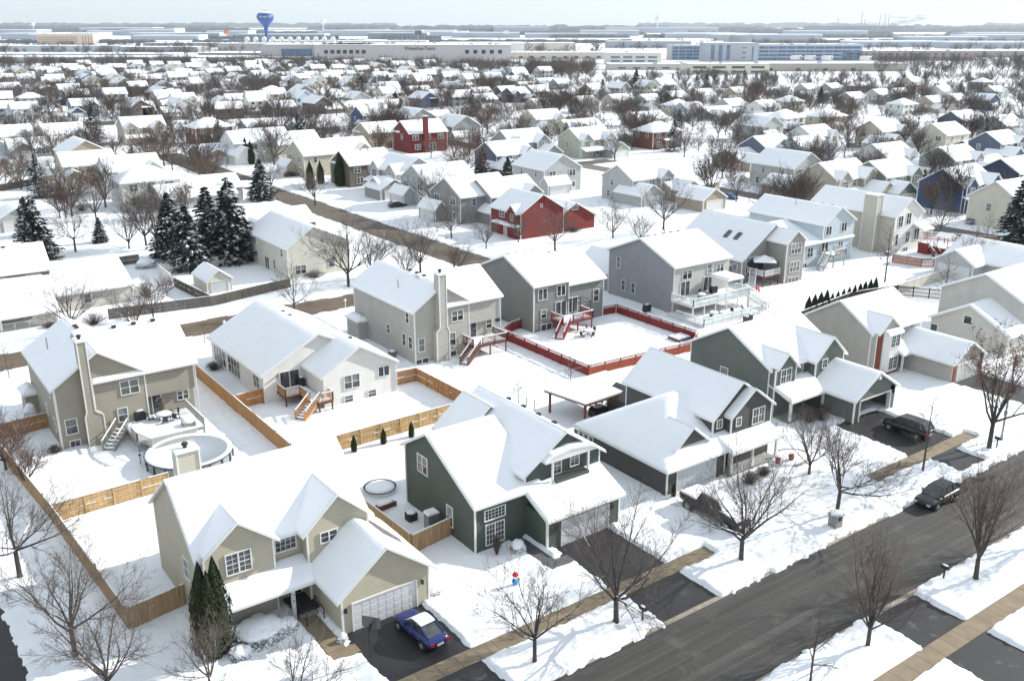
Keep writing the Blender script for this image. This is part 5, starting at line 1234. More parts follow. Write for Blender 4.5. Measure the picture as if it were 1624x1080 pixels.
    return t
pk = vehicle('pickup_truck', 'black pickup truck covered in snow in front of the charcoal house garage', (56.3, 48.2), -.02,
        [(-2.95, .5, .95, .9), (-2.85, .42, 1.12, .98), (-2.0, .42, 1.22, 1.0), (-1.2, .42, 1.25, 1.0), (1.0, .42, 1.25, 1.0), (2.8, .5, 1.25, 1.0), (2.95, .55, 1.22, .96)],
        [(-1.35, 1.22, .84), (-.75, 1.85, .70), (.85, 1.86, .70), (1.15, 1.24, .84)], 1.0, (.012, .012, .013), (-1.9, 1.95), .42, 'pickup truck',
        snow=[(-.8, .95, 1.87, 1.87, .72, .16), (-2.85, -1.0, 1.13, 1.30, .88, .12), (1.2, 2.93, 1.24, 1.24, .93, .16), (-1.34, -.72, 1.26, 1.90, .72, .12), (.85, 1.2, 1.86, 1.3, .66, .08)])
pk.scale = (1.15, 1.15, 1.15)
vehicle('blue_sedan', 'deep blue sedan with snow on its roof on the beige house driveway', (27.5, 48.8), math.pi+.06,
        [(-2.35, .3, .62, .78), (-2.2, .22, .74, .90), (-1.3, .22, .88, .93), (-.6, .22, .93, .93), (1.4, .22, .98, .93), (2.1, .25, .98, .88), (2.35, .35, .88, .80)],
        [(-1.0, .9, .72), (-.2, 1.40, .58), (.75, 1.42, .58), (1.85, .98, .66)], .93, (.014, .025, .13), (-1.45, 1.45), .34,
        snow=[(-.25, .95, 1.42, 1.42, .60, .12), (-1.0, -.2, .95, 1.42, .56, .05)])
vehicle('black_suv', 'black wagon parked in the street at the kerb behind the bare tree', (74.3, 38.7), -math.pi/2,
        [(-2.4, .35, .78, .82), (-2.25, .28, .92, .93), (-1.3, .28, 1.02, .96), (.5, .28, 1.05, .96), (2.2, .3, 1.08, .93), (2.4, .4, 1.05, .86)],
        [(-1.25, 1.03, .78), (-.45, 1.62, .64), (1.6, 1.64, .64), (2.25, 1.1, .74)], .96, (.014, .014, .016), (-1.5, 1.5), .36)
vehicle('black_minivan', 'black minivan on the driveway before the open garage', (85.8, 48.9), math.pi,
        [(-2.5, .35, .80, .85), (-2.35, .28, .95, .96), (-1.5, .28, 1.06, .99), (.5, .28, 1.08, .99), (2.3, .3, 1.1, .96), (2.5, .4, 1.05, .9)],
        [(-1.6, 1.06, .82), (-.7, 1.72, .68), (1.9, 1.74, .68), (2.42, 1.12, .8)], .99, (.010, .010, .011), (-1.55, 1.6), .37)
small = [(-2.2, .3, .7, .78), (-2.05, .22, .82, .88), (-1.2, .22, .92, .9), (.6, .22, .95, .9), (2.0, .25, .98, .86), (2.2, .35, .92, .8)]
sroof = [(-1.1, .92, .72), (-.3, 1.42, .6), (1.1, 1.44, .6), (1.9, 1.0, .68)]
for (px, py, rz, col, sn, lab, nm) in [
    (838, 488, math.pi/2, (.30, .31, .33), 1, 'silver car half buried in snow beside the brown street corner', 'silver_car'),
    (785, 331, math.pi/2, (.012, .012, .013), 1, 'dark car on the driveway left of the red barn coloured house', 'dark_car'),
    (630, 326, math.pi/2, (.02, .02, .02), 1, 'black car beside the small grey garage in the middle distance', 'dark_car'),
    (462, 278, math.pi/2, (.015, .015, .016), 0, 'long dark car by the cream houses up the brown street', 'dark_car'),
    (1158, 313, 0, (.02, .12, .34), 0, 'bright blue car beside the grey street in the right distance', 'blue_car'),
    (1300, 297, .9, (.55, .55, .56), 1, 'white car buried in snow left of the dark green house', 'white_car'),
    (1343, 309, 1.2, (.02, .02, .025), 1, 'black car in the snow in front of the dark green house', 'dark_car'),
    (1548, 353, 1.0, (.4, .42, .45), 1, 'snow covered car on the white driveway below the cream house', 'silver_car'),
    (7, 258, 0, (.015, .015, .016), 0, 'black car in front of the white house at the left edge', 'dark_car'),
    (1352, 232, .5, (.3, .3, .3), 1, 'snow covered car between two far houses right of centre', 'silver_car')]:
    x, y = G(px, py, .5)
    vehicle(nm, lab, (x, y), rz, small, sroof, .9, col, (-1.35, 1.35), .33, snow=[(-.3, 1.1, 1.44, 1.44, .6, .14), (-2.0, -1.1, .84, .96, .74, .1)] if sn else None)
# ---------------------------------------------------------------- trees (prototypes share their meshes)
def bare_tree(seed, H=8.0, spread=1.0, fork=1.7, nl=7, up=.75, dense=1.0, thin=1.0, leaves=0, droop=0.0, trunk_r=None, lvl=4):
    rnd = random.Random(seed); tr = MB(); cr = MB(); lf = MB()
    R0 = trunk_r or H*.019
    def seg(mb, pts, radii, n):
        for i in range(len(pts)-1): mb.tube(pts[i], pts[i+1], radii[i], radii[i+1], n=n, cap=False)
    def branch(p, d, L, r, level):
        n = 4 if level < 2 else (3 if level == 2 else 2)
        pts = [p.copy()]; rad = [r]; q = p.copy(); dd = d.normalized(); kids = []
        for i in range(n):
            dd = (dd+Vector((rnd.uniform(-1, 1), rnd.uniform(-1, 1), rnd.uniform(-.6, .9)+(.35-droop if level < 3 else 0)))*.17).normalized()
            q = q+dd*(L/n); pts.append(q.copy()); rad.append(max(.006*thin, r*(1-.72*(i+1)/n)))
            kids.append((q.copy(), dd.copy(), rad[-1], (i+1)/n))
        seg(tr if level < 2 else cr, pts, rad, 6 if level == 0 else (5 if level == 1 else 3))
        if level >= lvl:
            if leaves:
                for q_, d_, r_, t_ in kids:
                    for _ in range(leaves):
                        c = q_+Vector((rnd.gauss(0, .1), rnd.gauss(0, .1), rnd.gauss(0, .1))); a = Vector((rnd.gauss(0, 1), rnd.gauss(0, 1), rnd.gauss(0, 1))).normalized(); b = a.orthogonal().normalized()
                        s_ = rnd.uniform(.05, .11); lf.face([c-a*s_, c+b*s_*.7, c+a*s_, c-b*s_*.7])
            return
        cnt = {0: 0, 1: 5, 2: 4, 3: 4}[level]; cnt = max(2, int(round(cnt*dense)))
        for k in range(cnt):
            t = .25+.75*(k+rnd.random()*.8)/cnt; i = min(n-1, int(t*n)); f_ = t*n-i
            pp = pts[i].lerp(pts[i+1], min(1, f_)); rr_ = rad[i]+(rad[i+1]-rad[i])*min(1, f_)
            dr = (pts[i+1]-pts[i]).normalized(); ax = dr.orthogonal().normalized(); ax.rotate(Matrix.Rotation(rnd.uniform(0, 6.283), 3, dr))
            ang = R(rnd.uniform(28, 55)); nd = (dr*math.cos(ang)+ax*math.sin(ang)); nd.z += .12-droop*.5
            branch(pp, nd, L*rnd.uniform(.38, .62)*(1.15-.45*t), max(.009*thin, rr_*rnd.uniform(.5, .72)), level+1)
        if level < lvl-0: branch(pts[-1], dd, L*rnd.uniform(.35, .5), max(.007*thin, rad[-1]), level+1)
    # trunk
    pts = [Vector((0, 0, -.1)), Vector((0, 0, .25)), Vector((rnd.uniform(-.05, .05), rnd.uniform(-.05, .05), fork))]
    seg(tr, pts, [R0*1.5, R0*1.08, R0*.9], 8)
    top = pts[-1]; az = rnd.uniform(0, 6.28)
    for k in range(nl):
        a = az+k*2*math.pi/nl*1.0+rnd.uniform(-.35, .35); tilt = R(rnd.uniform(18, 52))*spread if k < nl-2 else R(rnd.uniform(4, 14))
        h0 = rnd.uniform(-.25, .35) if k < nl-2 else 0
        d = Vector((math.cos(a)*math.sin(tilt), math.sin(a)*math.sin(tilt), math.cos(tilt)*up/.75))
        L = (H-fork)*rnd.uniform(.58, .78)
        branch(top+Vector((0, 0, h0)), d, L, R0*rnd.uniform(.42, .62), 1)
    return tr, cr, lf
def leader_tree(seed, H=9.0, leaves=0, wid=.33, nb=26, thin=1.0):
    "slender tree with one leader and side branches"
    rnd = random.Random(seed); tr = MB(); cr = MB(); lf = MB(); R0 = H*.011
    tr.tube((0, 0, -.1), (0, 0, H*.3), R0*1.3, R0, n=7, cap=False); tr.tube((0, 0, H*.3), (.1, 0, H*.7), R0, R0*.5, n=6, cap=False); tr.tube((.1, 0, H*.7), (0, .05, H), R0*.5, .01, n=5, cap=False)
    def tw(p, d, L, r, lev):
        q = p+d*L; cr.tube(p, q, r, max(.006*thin, r*.4), n=3, cap=False)
        if leaves:
            for _ in range(leaves):
                c = p.lerp(q, rnd.random())+Vector((rnd.gauss(0, .12), rnd.gauss(0, .12), rnd.gauss(0, .12))); a = Vector((rnd.gauss(0, 1), rnd.gauss(0, 1), rnd.gauss(0, 1))).normalized(); b = a.orthogonal().normalized(); s_ = rnd.uniform(.05, .11)
                lf.face([c-a*s_, c+b*s_*.7, c+a*s_, c-b*s_*.7])
        if lev == 0: return
        for k in range(4):
            t = .3+.7*(k+rnd.random())/4; nd = (d+Vector((rnd.gauss(0, .5), rnd.gauss(0, .5), rnd.gauss(.1, .35)))).normalized(); tw(p.lerp(q, t), nd, L*rnd.uniform(.35, .6), max(.008*thin, r*.5), lev-1)
    for k in range(nb):
        t = .22+.76*k/nb; z = H*t; a = k*2.4+rnd.uniform(-.4, .4); L = H*wid*(1.05-t)**.7*rnd.uniform(.75, 1.15)
        d = Vector((math.cos(a), math.sin(a), rnd.uniform(.55, 1.1))).normalized(); tw(Vector((0.05*(t > .4), 0, z)), d, L, .03*(1.2-t)+.008, 2)
    return tr, cr, lf
def spruce(seed, H=10.0, Rr=3.9, n=15000, blue=False, bottom=.04):
    rnd = random.Random(seed); cr = MB(); tr = MB(); tr.tube((0, 0, -.1), (0, 0, H*.93), H*.016, .02, n=6, cap=False)
    tiers = int(H*2.3)
    for i in range(tiers):
        t = (i+.3)/tiers; z0 = H*(bottom+(1-bottom)*t); rr_ = Rr*(1-t)**.85*rnd.uniform(.86, 1.1)+.08; nb = max(5, int(6+rr_*5))
        for k in range(nb):
            a = rnd.uniform(0, 6.283); L = rr_*rnd.uniform(.72, 1.12); m = max(3, int(n/tiers/nb))
            ca, sa = math.cos(a), math.sin(a)
            for j in range(m):
                u = (j+rnd.random())/m; rad = L*(.18+.82*u); w_ = .34*(1-u*.55)*min(1, L)
                x = rad*ca+rnd.gauss(0, w_*.45); y = rad*sa+rnd.gauss(0, w_*.45); z = z0-rad*.34+.10*rad*u+rnd.gauss(0, .05)
                s_ = rnd.uniform(.13, .27)*(.8+.25*(Rr/2.9)); dx, dy = ca*s_, sa*s_; tx, ty = -sa*s_*.6, ca*s_*.6; dz = -.35*s_+rnd.gauss(0, .05)
                tw_ = rnd.gauss(0, .06)
                cr.face([(x-dx, y-dy, z-dz*.6), (x+tx, y+ty, z+tw_), (x+dx*1.2, y+dy*1.2, z+dz), (x-tx, y-ty, z-tw_)])
    return tr, cr
def thuja(seed, H=5.0, Rr=.8, n=3500, tips=1):
    rnd = random.Random(seed); cr = MB(); tr = MB(); tr.tube((0, 0, -.1), (0, 0, H*.5), .07, .04, n=6)
    axes = [(0, 0, H)] if tips == 1 else [(-.35*Rr, 0, H), (.4*Rr, .1, H*.97), (0, .4*Rr, H*.9)][:tips]
    core = MB()
    for ax, ay, hh in axes:
        rr0 = Rr if tips == 1 else Rr*.72
        def prof(t): return rr0*(min(1, .72+t*2.2) if t < .25 else 1)*(1-max(0, (t-.3)/.7)**1.7)
        core.lathe([(prof(t)*.80+.01, hh*t*.97+.02) for t in (0, .1, .25, .45, .65, .8, .92, 1)], ax, ay, n=9)
        for k in range(n//len(axes)):
            t = rnd.random()**.85; r = prof(t)*rnd.uniform(.80, 1.07)+.03; a = rnd.uniform(0, 6.283); z = .05+hh*t
            lump = 1+.10*math.sin(a*3+seed)+.08*math.sin(z*2.6+a*2)
            x, y = ax+r*lump*math.cos(a), ay+r*lump*math.sin(a); s_ = rnd.uniform(.07, .16); ux, uy = math.cos(a), math.sin(a)
            cr.face([(x-uy*s_*.4, y+ux*s_*.4, z-s_), (x+ux*s_*.35, y+uy*s_*.35, z-s_*.2), (x+uy*s_*.4, y-ux*s_*.4, z+s_*.3), (x-ux*.04, y-uy*.04, z+s_*1.1)])
    cr.v += []; i = len(cr.v); cr.v += core.v; cr.f += [tuple(q+i for q in f) for f in core.f]; cr.m += core.m
    return tr, cr
def bush_mesh(seed, Rr=1.0, H=1.2, n=260):
    rnd = random.Random(seed); q = MB()
    for k in range(n):
        a = rnd.uniform(0, 6.283); t = rnd.uniform(.1, 1.0); x, y = Rr*t*math.cos(a), Rr*t*math.sin(a); z = H*rnd.uniform(.5, 1)*(1-.45*t*t)
        m = (x*.55, y*.55, z*.6); q.tube((x*.12, y*.12, 0), m, .014, .01, n=3, cap=False); q.tube(m, (x, y, z), .01, .006, n=3, cap=False)
        for _ in range(2): q.tube((x*.8, y*.8, z*.85), (x+rnd.gauss(0, .15), y+rnd.gauss(0, .15), z+rnd.gauss(.05, .12)), .007, .005, n=3, cap=False)
    return q
TP = {}
def proto(kind, seed):
    key = (kind, seed)
    if key in TP: return TP[key]
    tw = TWIG
    if kind == 'maple': a, b, c = bare_tree(seed, 8.8, 1.35, 1.75, 10, up=.66, dense=1.3, thin=1.1)
    elif kind == 'locust': a, b, c = bare_tree(seed, 7.6, 1.5, 1.9, 8, up=.58, dense=1.25, droop=.08, thin=1.1)
    elif kind == 'vase': a, b, c = bare_tree(seed, 8.0, .85, 1.5, 11, dense=1.0, thin=1.05); tw = TWIGR
    elif kind == 'pear': a, b, c = bare_tree(seed, 8.3, 1.1, 1.3, 10, dense=1.2, thin=1.15); tw = TWIG
    elif kind == 'big': a, b, c = bare_tree(seed, 11.5, 1.35, 2.2, 10, dense=1.3, thin=2.0)
    elif kind == 'oak': a, b, c = bare_tree(seed, 9.8, 1.15, 2.3, 10, dense=.9, leaves=2)
    elif kind == 'slim': a, b, c = leader_tree(seed, 9.0)
    elif kind == 'sapling': a, b, c = leader_tree(seed, 4.2, nb=14, wid=.3)
    elif kind == 'leafy': a, b, c = leader_tree(seed, 5.5, leaves=3, nb=22)
    elif kind == 'far': a, b, c = bare_tree(seed, 10.5, 1.25, 1.6, 10, dense=1.5, thin=4.2, lvl=3); tw = TWIGF
    elif kind == 'farred': a, b, c = bare_tree(seed, 9.0, 1.15, 1.3, 10, dense=1.6, thin=4.0, lvl=3); tw = TWIGR
    if kind in ('spruce', 'bluespruce'): a, b = spruce(seed); r = (a.mesh('trunk', BARK), b.mesh('crown', SPRUCE), None)
    elif kind == 'farspruce': a, b = spruce(seed, n=3500); r = (a.mesh('trunk', BARK), b.mesh('crown', SPRUCE), None)
    elif kind == 'pine': a, b = spruce(seed, 12, 4.6, n=8000, bottom=.15); r = (a.mesh('trunk', BARK), b.mesh('crown', mat('pine needles', (.02, .045, .03), .9, noise=.4, nscale=2, snow=.0)), None)
    elif kind == 'thuja': a, b = thuja(seed); r = (a.mesh('trunk', BARK), b.mesh('crown', THUJA), None)
    elif kind == 'twinthuja': a, b = thuja(seed, 5.2, 1.25, 6500, 3); r = (a.mesh('trunk', BARK), b.mesh('crown', THUJA), None)
    elif kind not in ('spruce',): r = (a.mesh('trunk', BARK), b.mesh('crown', tw), c.mesh('leaves', LEAFB) if c.v else None)
    TP[key] = r; return r
TREES = []
def tree(kind, seed, x, y, s=1.0, label=None, group=None, rz=None, name=None, sz=1.0, parts=True, cat='tree'):
    t_, c_, l_ = proto(kind, seed)
    o = empty(name or {'spruce': 'spruce_tree', 'bluespruce': 'spruce_tree', 'farspruce': 'spruce_tree', 'pine': 'pine_tree', 'thuja': 'thuja', 'twinthuja': 'thuja', 'oak': 'oak_tree', 'sapling': 'young_tree'}.get(kind, 'bare_tree'),
              (x, y, .08), label, cat, group, rz if rz is not None else random.uniform(0, 6.28))
    o.scale = (s, s, s*sz); link('trunk', t_, o)
    c = link('crown', c_, o)
    if l_: link('leaves', l_, c)
    return o
def tree_px(kind, seed, px, py, s, label, **k):
    x, y = G(px, py, .1); return tree(kind, seed, x, y, s, label, **k)
near_trees = [
 ('locust', 1, 848, 1050, .82, 'bare spreading tree on the verge in front of the beige and green houses'),
 ('maple', 2, 977, 986, .95, 'snow streaked bare tree on the verge before the dark green house driveway'),
 ('maple', 3, 1175, 888, .92, 'bare tree standing in front of the black pickup'),
 ('locust', 4, 1327, 815, 1.02, 'dark branched bare tree right behind the stone mailbox'),
 ('slim', 5, 1463, 748, .80, 'slender bare tree on the verge below the black minivan'),
 ('vase', 6, 1547, 918, .98, 'bare tree across the street, left of the right picture edge'),
 ('vase', 7, 1376, 1025, .82, 'reddish upswept bare tree across the street in the lower right'),
 ('sapling', 8, 1285, 1080, 1.25, 'small young tree at the bottom edge, left of the reddish upswept tree'),
 ('oak', 9, 1568, 712, .98, 'tree still holding brown leaves next to the street lamp'),
 ('pear', 10, 1283, 752, .66, 'small many stemmed bare tree on the lawn left of the open garage'),
 ('locust', 11, 32, 915, 1.05, 'bare tree at the left edge beside the long tan fence'),
 ('locust', 12, 120, 1040, .95, 'bare tree outside the fence corner at lower left'),
 ('locust', 13, 175, 1120, .9, 'bare tree rising from the bottom edge in front of the fence corner'),
 ('locust', 14, 335, 1105, .62, 'thin bare tree in front of the tall twin thuja'),
 ('locust', 15, 470, 1165, .75, 'bare tree at the bottom edge below the beige house path'),
 ('vase', 16, 1660, 860, .9, 'bare tree crown reaching in at the right edge over the street'),
 ('maple', 17, 115, 530, .82, 'round bare tree in front of the white roofed ranch porch'),
 ('pear', 18, 216, 532, .72, 'bare tree in front of the plank fence corner above the taupe house roof'),
 ('pear', 19, 244, 507, .62, 'reddish bare tree just behind the tree at the plank fence corner'),
 ('locust', 20, 468, 500, .82, 'low spreading bare tree beside the brown street behind the ranch house'),
 ('maple', 21, 553, 455, 1.1, 'big bare tree standing in front of the cream corner house'),
 ('pear', 22, 590, 440, .9, 'bare tree right behind the big one at the cream corner house'),
 ('pear', 23, 644, 447, .75, 'bare tree left of the silver car on the corner lawn'),
 ('maple', 24, 667, 436, .95, 'dense bare tree beside the silver car'),
 ('pear', 25, 722, 440, .62, 'low bare tree by the street corner behind the grey house roof'),
 ('maple', 26, 716, 378, .80, 'bare tree in front of the dark grey house left of the red house'),
 ('pear', 27, 771, 395, .62, 'bare tree at the end of the red house driveway'),
 ('maple', 28, 880, 398, .88, 'bare tree in front of the right wing of the red house'),
 ('pear', 29, 822, 385, .6, 'small bare tree before the red house garage'),
 ('maple', 30, 1052, 365, 1.0, 'dense bare tree above the blue grey house roof'),
 ('pear', 31, 972, 378, .8, 'bare tree right of the red house'), ('pear', 32, 1015, 388, .7, 'low bare tree behind the left ridge of the blue grey house'),
 ('slim', 33, 1403, 448, .98, 'tall slender tree on the lawn in front of the broad chimney'),
 ('maple', 34, 1205, 342, .95, 'dark bare tree by the grey street above the skylight house'),
 ('pear', 35, 1282, 300, .8, 'bare tree in front of the grey house left of the dark green one'),
 ('maple', 36, 1490, 374, .8, 'bare tree below the blue house at right'),
 ('pear', 37, 1538, 430, .75, 'bare tree behind the dark slatted fence at right'), ('slim', 38, 1560, 412, .85, 'thin tree near the spruce at the right edge'),
 ('slim', 39, 1495, 490, .85, 'thin bare tree inside the dark curved fence'), ('leafy', 40, 1283, 325, .8, 'small tree with rust brown leaves by the grey street'),
 ('leafy', 41, 1162, 295, .75, 'small rust leaved tree in front of the long grey tan house'),
 ('slim', 42, 722, 331, .75, 'thin bare tree on the snow near the black car and small grey garage'),
 ('maple', 43, 500, 325, .9, 'bare tree beside the brown street behind the low ranch roof'), ('pear', 44, 430, 300, .7, 'rounded bare tree above the blue spruce'),
 ('locust', 45, 120, 400, 1.05, 'snowy branched tree left of the far dark fence'), ('big', 46, 250, 395, .95, 'tall bare tree rising among the spruces'),
 ('big', 47, 232, 390, .8, 'bare tree at the left flank of the spruce group'), ('pear', 48, 205, 395, .8, 'smaller bare tree in front of the spruce group at left'),
 ('farred', 49, 95, 345, .8, 'reddish brown tree above the blue spruce at far left'), ('farred', 50, 265, 470, .35, 'reddish shrub like tree behind the plank fence near the shed'),
 ('pear', 51, 1002, 238, .85, 'bare tree before the pale contemporary house'), ('maple', 52, 975, 255, .85, 'upright bare tree left of the brick house'),
 ('big', 53, 1085, 250, .75, 'wide bare tree beside the brick house'), ('big', 54, 1170, 222, .95, 'wide rounded bare tree right of the brick house'), ('pear', 55, 680, 232, .9, 'bare tree to the right of the barn red chimney house'),
 ('maple', 56, 815, 240, .9, 'bare tree next to the slate blue house'), ('big', 57, 745, 245, .8, 'wide bare tree between the barn red house and the slate blue house'),
 ('sapling', 58, 15, 600, .9, 'tiny young tree at the left edge by the brown street'), ('sapling', 59, 325, 545, .75, 'thin young tree between the taupe house roof and the brown street'),
 ('sapling', 60, 822, 640, .7, 'thin sapling in the open snow behind the dark green house'), ('sapling', 61, 905, 607, .8, 'sapling outside the near corner of the red fence'),
 ('farred', 62, 10, 745, .62, 'reddish twiggy tree at the left edge beside the taupe house'), ('farred', 63, 45, 775, .5, 'low reddish tree by the start of the tan fence'),
]
for kd, sd2, px, py, s, lb in near_trees: tree_px(kd, sd2 % 9 if kd in ('pear', 'maple', 'locust') and sd2 > 16 else (sd2 % 3 if kd in ('big', 'farred') else sd2), px, py, s*(1.18 if kd in ('maple', 'locust', 'pear', 'vase', 'oak') else 1.1), lb, group=None)
for kd, sd2, px, py, s, sz, lb in [
 ('spruce', 1, 62, 412, 1.15, 1, 'blue green spruce with snow at the left behind the dark house wall'), ('spruce', 2, 302, 428, 1.15, 1, 'front left spruce of the big group behind the shed'),
 ('spruce', 3, 335, 412, 1.32, 1, 'middle spruce in the big group behind the shed'), ('spruce', 1, 370, 414, 1.5, 1, 'tallest and rightmost spruce of the big group behind the shed'),
 ('spruce', 2, 415, 318, 1.0, 1, 'single blue spruce above the low ranch roof'), ('spruce', 3, 1612, 392, 1.35, 1, 'dark spruce at the right edge above the skylight roof'),
 ('spruce', 2, 275, 410, 1.2, 1, 'half hidden spruce behind the bare trees of the big group'), ('spruce', 3, 45, 375, .8, 1, 'spruce partly behind the blue green one at far left'), ('spruce', 1, 160, 385, .5, 1, 'small snowy spruce left of the dark fence'),
 ('spruce', 2, 765, 285, .85, 1, 'spruce beside the slate blue house'), ('spruce', 1, 805, 290, .7, 1, 'small spruce between the slate blue and the white blank walled house'),
 ('pine', 1, 1008, 145, 1.15, 1, 'large dark green pine standing over the far houses'), ('pine', 2, 1300, 168, .8, 1, 'dark pine above the white house right of centre'), ('pine', 1, 628, 172, .7, 1, 'dark round pine behind the blue house'),
 ('farspruce', 1, 898, 232, .85, 1, 'narrow dark spruce next to the pale contemporary house'), ('thuja', 1, 540, 296, 1.75, 1.0, 'tall column thuja at the front of the taupe brown house'),
 ('thuja', 2, 493, 300, 1.3, 1.1, 'column thuja in the shade left of the brown house thuja'), ('thuja', 3, 509, 292, 1.2, 1.0, 'short thuja between two thujas by the brown house'), ('thuja', 1, 391, 258, 1.5, 1, 'left one of two thujas beside the cream houses'), ('thuja', 2, 399, 261, 1.4, 1, 'right one of two thujas beside the cream houses'),
 ('thuja', 3, 357, 247, 1.3, 1, 'shaded thuja left of the twin thujas at the cream houses'), ('twinthuja', 1, 1458, 312, 1.1, 1.2, 'thick dark thuja between the green and the blue house'), ('thuja', 1, 1417, 292, 1.2, 1, 'thuja against the green house side wall'),
 ('twinthuja', 2, 1197, 290, 1.05, 1.15, 'dark rounded thuja right of the long grey tan house'), ('thuja', 3, 1439, 308, 1.1, 1, 'narrow thuja left of the thick dark thuja')]:
    tree_px(kd, sd2, px, py, s, lb, sz=sz)
for kd, sd2, x, y, s, lb in [('thuja', 4, 56.0, 52.9, .26, 'potted spiral evergreen beside the charcoal garage door')]: tree(kd, sd2, x, y, s, lb)
o = tree('twinthuja', 3, 15.3, 55.2, 1.15, 'tall double tipped thuja at the left corner of the beige front house')
o.scale = (.98, .98, 1.36)
for i, (x, y, w_) in enumerate([(34.3, 78.2, 'leftmost'), (37.2, 78.0, 'second from left'), (40.4, 77.9, 'third from left'), (43.5, 77.7, 'rightmost')]):
    tree('thuja', i+1, x, y, .36, '%s snow dusted small thuja in the row before the cedar fence' % w_, 'small thujas along the cedar fence')
for i in range(13):
    t_ = i/12; x, y = 110.3+20*t_, 80.3+2.6*t_
    tree('thuja', i % 4+1, x, y, .5+.16*(i < 4), ['first', 'second', 'third', 'fourth', 'fifth', 'sixth', 'seventh', 'eighth', 'ninth', 'tenth', 'eleventh', 'twelfth', 'thirteenth'][i]+' from left in the thuja row behind the dark curved fence', 'thuja row behind the dark fence')
def shrub(x, y, s, label, kind='twig', H=1.2, snow=True, rz=0, col=None):
    m = {'twig': TWIG, 'red': TWIGR, 'dark': SHRUB}[kind]
    if kind == 'dark':
        t = empty('shrub', (x, y, .05), label, 'shrub', rz=rz); q = MB(); rnd = random.Random(int(x*7+y))
        for k in range(int(900*s)):
            a = rnd.uniform(0, 6.283); ph = math.acos(rnd.uniform(0, 1)); r = rnd.uniform(.88, 1.05); px_, py_, pz_ = s*r*math.sin(ph)*math.cos(a), s*.8*r*math.sin(ph)*math.sin(a), H*r*math.cos(ph)
            c = Vector((px_, py_, pz_)); d1 = Vector((rnd.gauss(0, 1), rnd.gauss(0, 1), rnd.gauss(0, 1))).normalized(); d2 = d1.orthogonal().normalized(); e = rnd.uniform(.05, .12); q.face([c-d1*e, c+d2*e*.6, c+d1*e, c-d2*e*.6])
        lpart('foliage', q, SHRUB, t)
        if snow:
            q = MB(); q.blob(0, 0, H*.62, .80*s, .64*s, H*.5, rnd=.07, n=22, m=12)
            for k in range(max(4, int(9*s))): a = rnd.uniform(0, 6.283); r = s*rnd.uniform(0, .68); q.blob(r*math.cos(a), .8*r*math.sin(a), H*(.98-.6*(r/s)**2), .5*min(1, s), .45*min(1, s), .16, rnd=.16, n=12, m=8)
            lpart('snow_cap', q, SNOW, t, smooth=True)
        return t
    t = empty('shrub', (x, y, .05), label, 'shrub', rz=rz); lpart('twigs', bush_mesh(int(x*3+y), s, H), m, t); return t
shrub(18.4, 55.2, 2.2, 'large snow covered shrub bed in front of the beige house porch', 'dark', .95); shrub(16.6, 53.7, .8, 'low snowy shrub at the foot of the tall thuja', 'dark', .6)
shrub(20.2, 54.6, .8, 'rounded end of the snowy shrub bed beside the porch steps', 'dark', .8)
shrub(39.3, 53.6, .7, 'round shrub with a snow cap beside the green house entry', 'dark', .9); shrub(37.6, 54.1, .35, 'small bare shrub under the tall grid window', 'twig', 1.9)
shrub(30.7, 52.6, .8, 'snow buried bush at the right corner of the beige garage', 'dark', .55); shrub(22.8, 51.3, .35, 'small bush at the left corner of the beige garage', 'dark', .4)
shrub(34.0, 109, 1.2, 'rounded bare bush at the sunroom end of the white ranch house', 'twig', 1.2); shrub(12.8, 104, .7, 'dark evergreen bush at the far left of the taupe house', 'dark', 2.2)
for i, (x, y, s, h) in enumerate([(79.5, 56.4, 1.1, 1.7), (81.0, 56.0, 1.0, 1.4), (82.5, 57, .8, 1.2)]): shrub(x, y, s, ['reddish bare shrub left of the porch of the grey green house', 'bare shrub in the middle below the grey green porch', 'bare shrub right by the open garage wall'][i], 'red' if i == 0 else 'twig', h)
shrub(63.4, 50.6, 1.2, 'tangled shrub beside the charcoal house porch post', 'twig', 1.4); shrub(65.8, 51.0, .9, 'low brown shrub before the charcoal porch railing', 'red', .9); shrub(13.2, 95, .8, 'small twiggy shrub at the near corner of the taupe house', 'twig', .9); shrub(19.0, 94.4, .5, 'little shrub at the foot of the taupe house chimney', 'twig', .7)
for i, (px, py, s, h, k) in enumerate([(150, 515, 2.0, 1.8, 'red'), (165, 470, 2.4, 2.2, 'red'), (232, 470, 2.2, 2.4, 'red'), (450, 425, 2.2, 1.4, 'twig'), (500, 440, 2.0, 1.3, 'twig'), (1180, 288, 1.6, 1.5, 'dark'), (232, 425, 1.8, 1.6, 'dark'), (770, 345, 1.5, 1.2, 'twig'), (870, 370, 2.2, 1.3, 'red'), (910, 368, 1.8, 1.2, 'twig'), (1380, 300, 1.6, 1.8, 'dark'), (80, 520, 1.2, .9, 'red'), (300, 385, 2.5, 2.4, 'dark'), (130, 335, 2.6, 2.4, 'twig'), (70, 310, 2.8, 2.6, 'red')]):
    x, y = G(px, py, .1); shrub(x, y, s, ['rusty hedge at the plank fence corner', 'reddish hedge behind the plank fence', 'tall rusty bush left of the white shed', 'bare hedge along the cream house left part', 'bare hedge along the cream house right part', 'dark bush by the long grey tan house', 'dark evergreen mound below the spruces', 'bare bush at the red house drive', 'rust hedge in front of the red wing', 'bare hedge right of the red wing', 'dark bush before the green house', 'small red bush by the ranch porch', 'dark snowy mound behind the vinyl fence', 'wide bare thicket at upper left', 'wide reddish thicket at the far left'][i], k, h)
